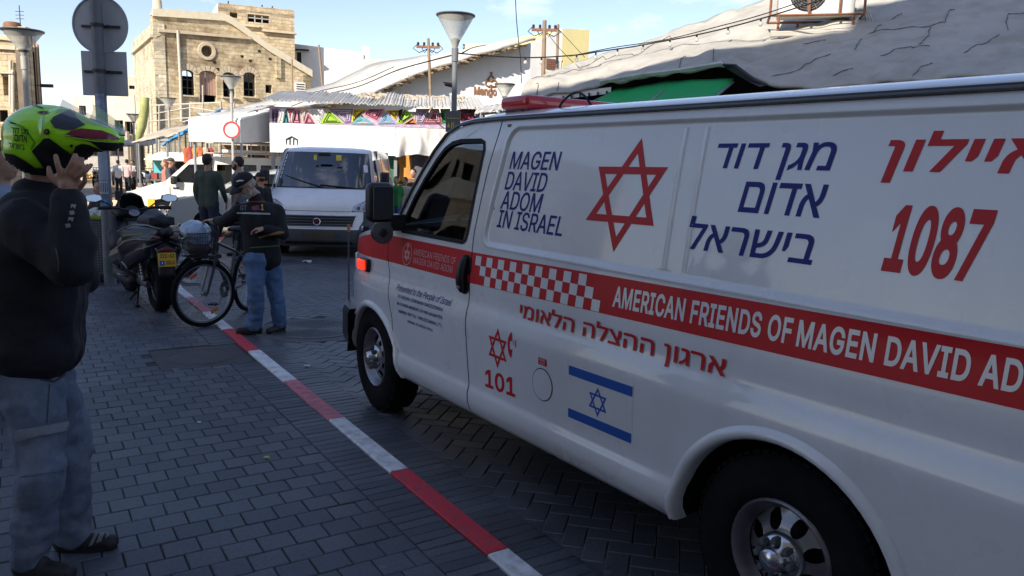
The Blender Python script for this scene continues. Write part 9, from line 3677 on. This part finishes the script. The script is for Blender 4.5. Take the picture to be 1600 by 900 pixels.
for k, (px, py, c, lb) in enumerate(((158, 292, m_sblk, 'black parked motorbike far left, just right of the helmet chin'), (178, 290, m_grey, 'grey parked motorbike, second in the far row'), (205, 288, m_sblk, 'black parked motorbike with a pale headlamp in the middle of the far row'),
                                     (226, 292, mat('white_fairing', (.5, .5, .5), .3), 'white parked motorbike at the right end of the far row'), (247, 318, m_sgry, 'dark motorbike parked in front of the minivan bonnet'))):
 motorbike(lb, px, py, c, R(-75 + 11 * k), k)
# low planter with reddish soil
for (x, y, w, h, lb) in ((214, 302, 2.6, .28, 'low dusty stone kerb planter in the middle of the square'), (175, 322, 1.8, .22, 'low pale concrete slab lying behind the scooter')):
 P = gnd(x, y)
 pl_ = empty('planter', P, .1, lb, 'planter')
 mb = MB()
 mb.box((0, 0, h / 2), (w, .8, h))
 part('wall', mb, m_trim, pl_, 35, .03)
 mb = MB()
 for k in range(30):
  mb.ball((w * .42 * math.sin(k * 2.4), .28 * math.cos(k * 1.7), h), (.14, .1, .05), n=7, m=4)
 o = part('soil', mb, mat('reddish_soil', (.28, .15, .11), .95, var=.3), pl_, 60)
 o['kind'] = 'stuff'
# market clutter: crates and carts with goods
rc = random.Random(21)
spots = [(232, 282, 'pale sack', 1), (241, 276, 'cream', 5), (248, 284, 'ochre', 2), (222, 276, 'cream', 5), (238, 266, 'rust', 0), (215, 272, 'petrol', 7), (252, 272, 'red', 3), (229, 270, 'orange', 6),
         (262, 284, 'cream', 5), (168, 274, 'charcoal', 4), (150, 277, 'cream', 5), (140, 286, 'ochre', 2), (242, 290, 'charcoal', 4), (200, 276, 'red', 3)]
for k, (x, y, cn, ci) in enumerate(spots):
 P = gnd(x, y)
 w = .5 + rc.random() * .4
 e = empty('market_crate', P, rc.random() * 3, '%s goods on a wooden crate, %s' % (cn, ('a little right of the white signpost sticker', 'under the far lamp', 'by the railing', 'near the far kiosk', 'at the shed front', 'near the far men', 'by the turquoise kiosk', 'under the dusty sheet', 'behind the olive cap', 'beside the helmet chin', 'at the far left shop', 'left of the signpost', 'before the blue tarpaulin', 'next to the man in pinkish shirt')[k]), 'crate', 'crates of goods about the square')
 mb = MB()
 for zz in (.06, .16, .26):
  for a_ in ((0, -.22, w, .02), (0, .22, w, .02), (-w / 2, 0, .02, .44), (w / 2, 0, .02, .44)):
   mb.box((a_[0], a_[1], zz), (a_[2], a_[3], .06))
 mb.box((0, 0, .03), (w, .42, .02))
 part('crate', mb, m_wood, e, 0)
 mb = MB()
 for j in range(18):
  mb.ball((rc.uniform(-w * .4, w * .4), rc.uniform(-.17, .17), .30 + rc.uniform(0, .22)), (rc.uniform(.06, .13), rc.uniform(.05, .1), rc.uniform(.05, .12)), n=7, m=5)
 part('goods', mb, gm[ci], e, 60)['kind'] = 'stuff'
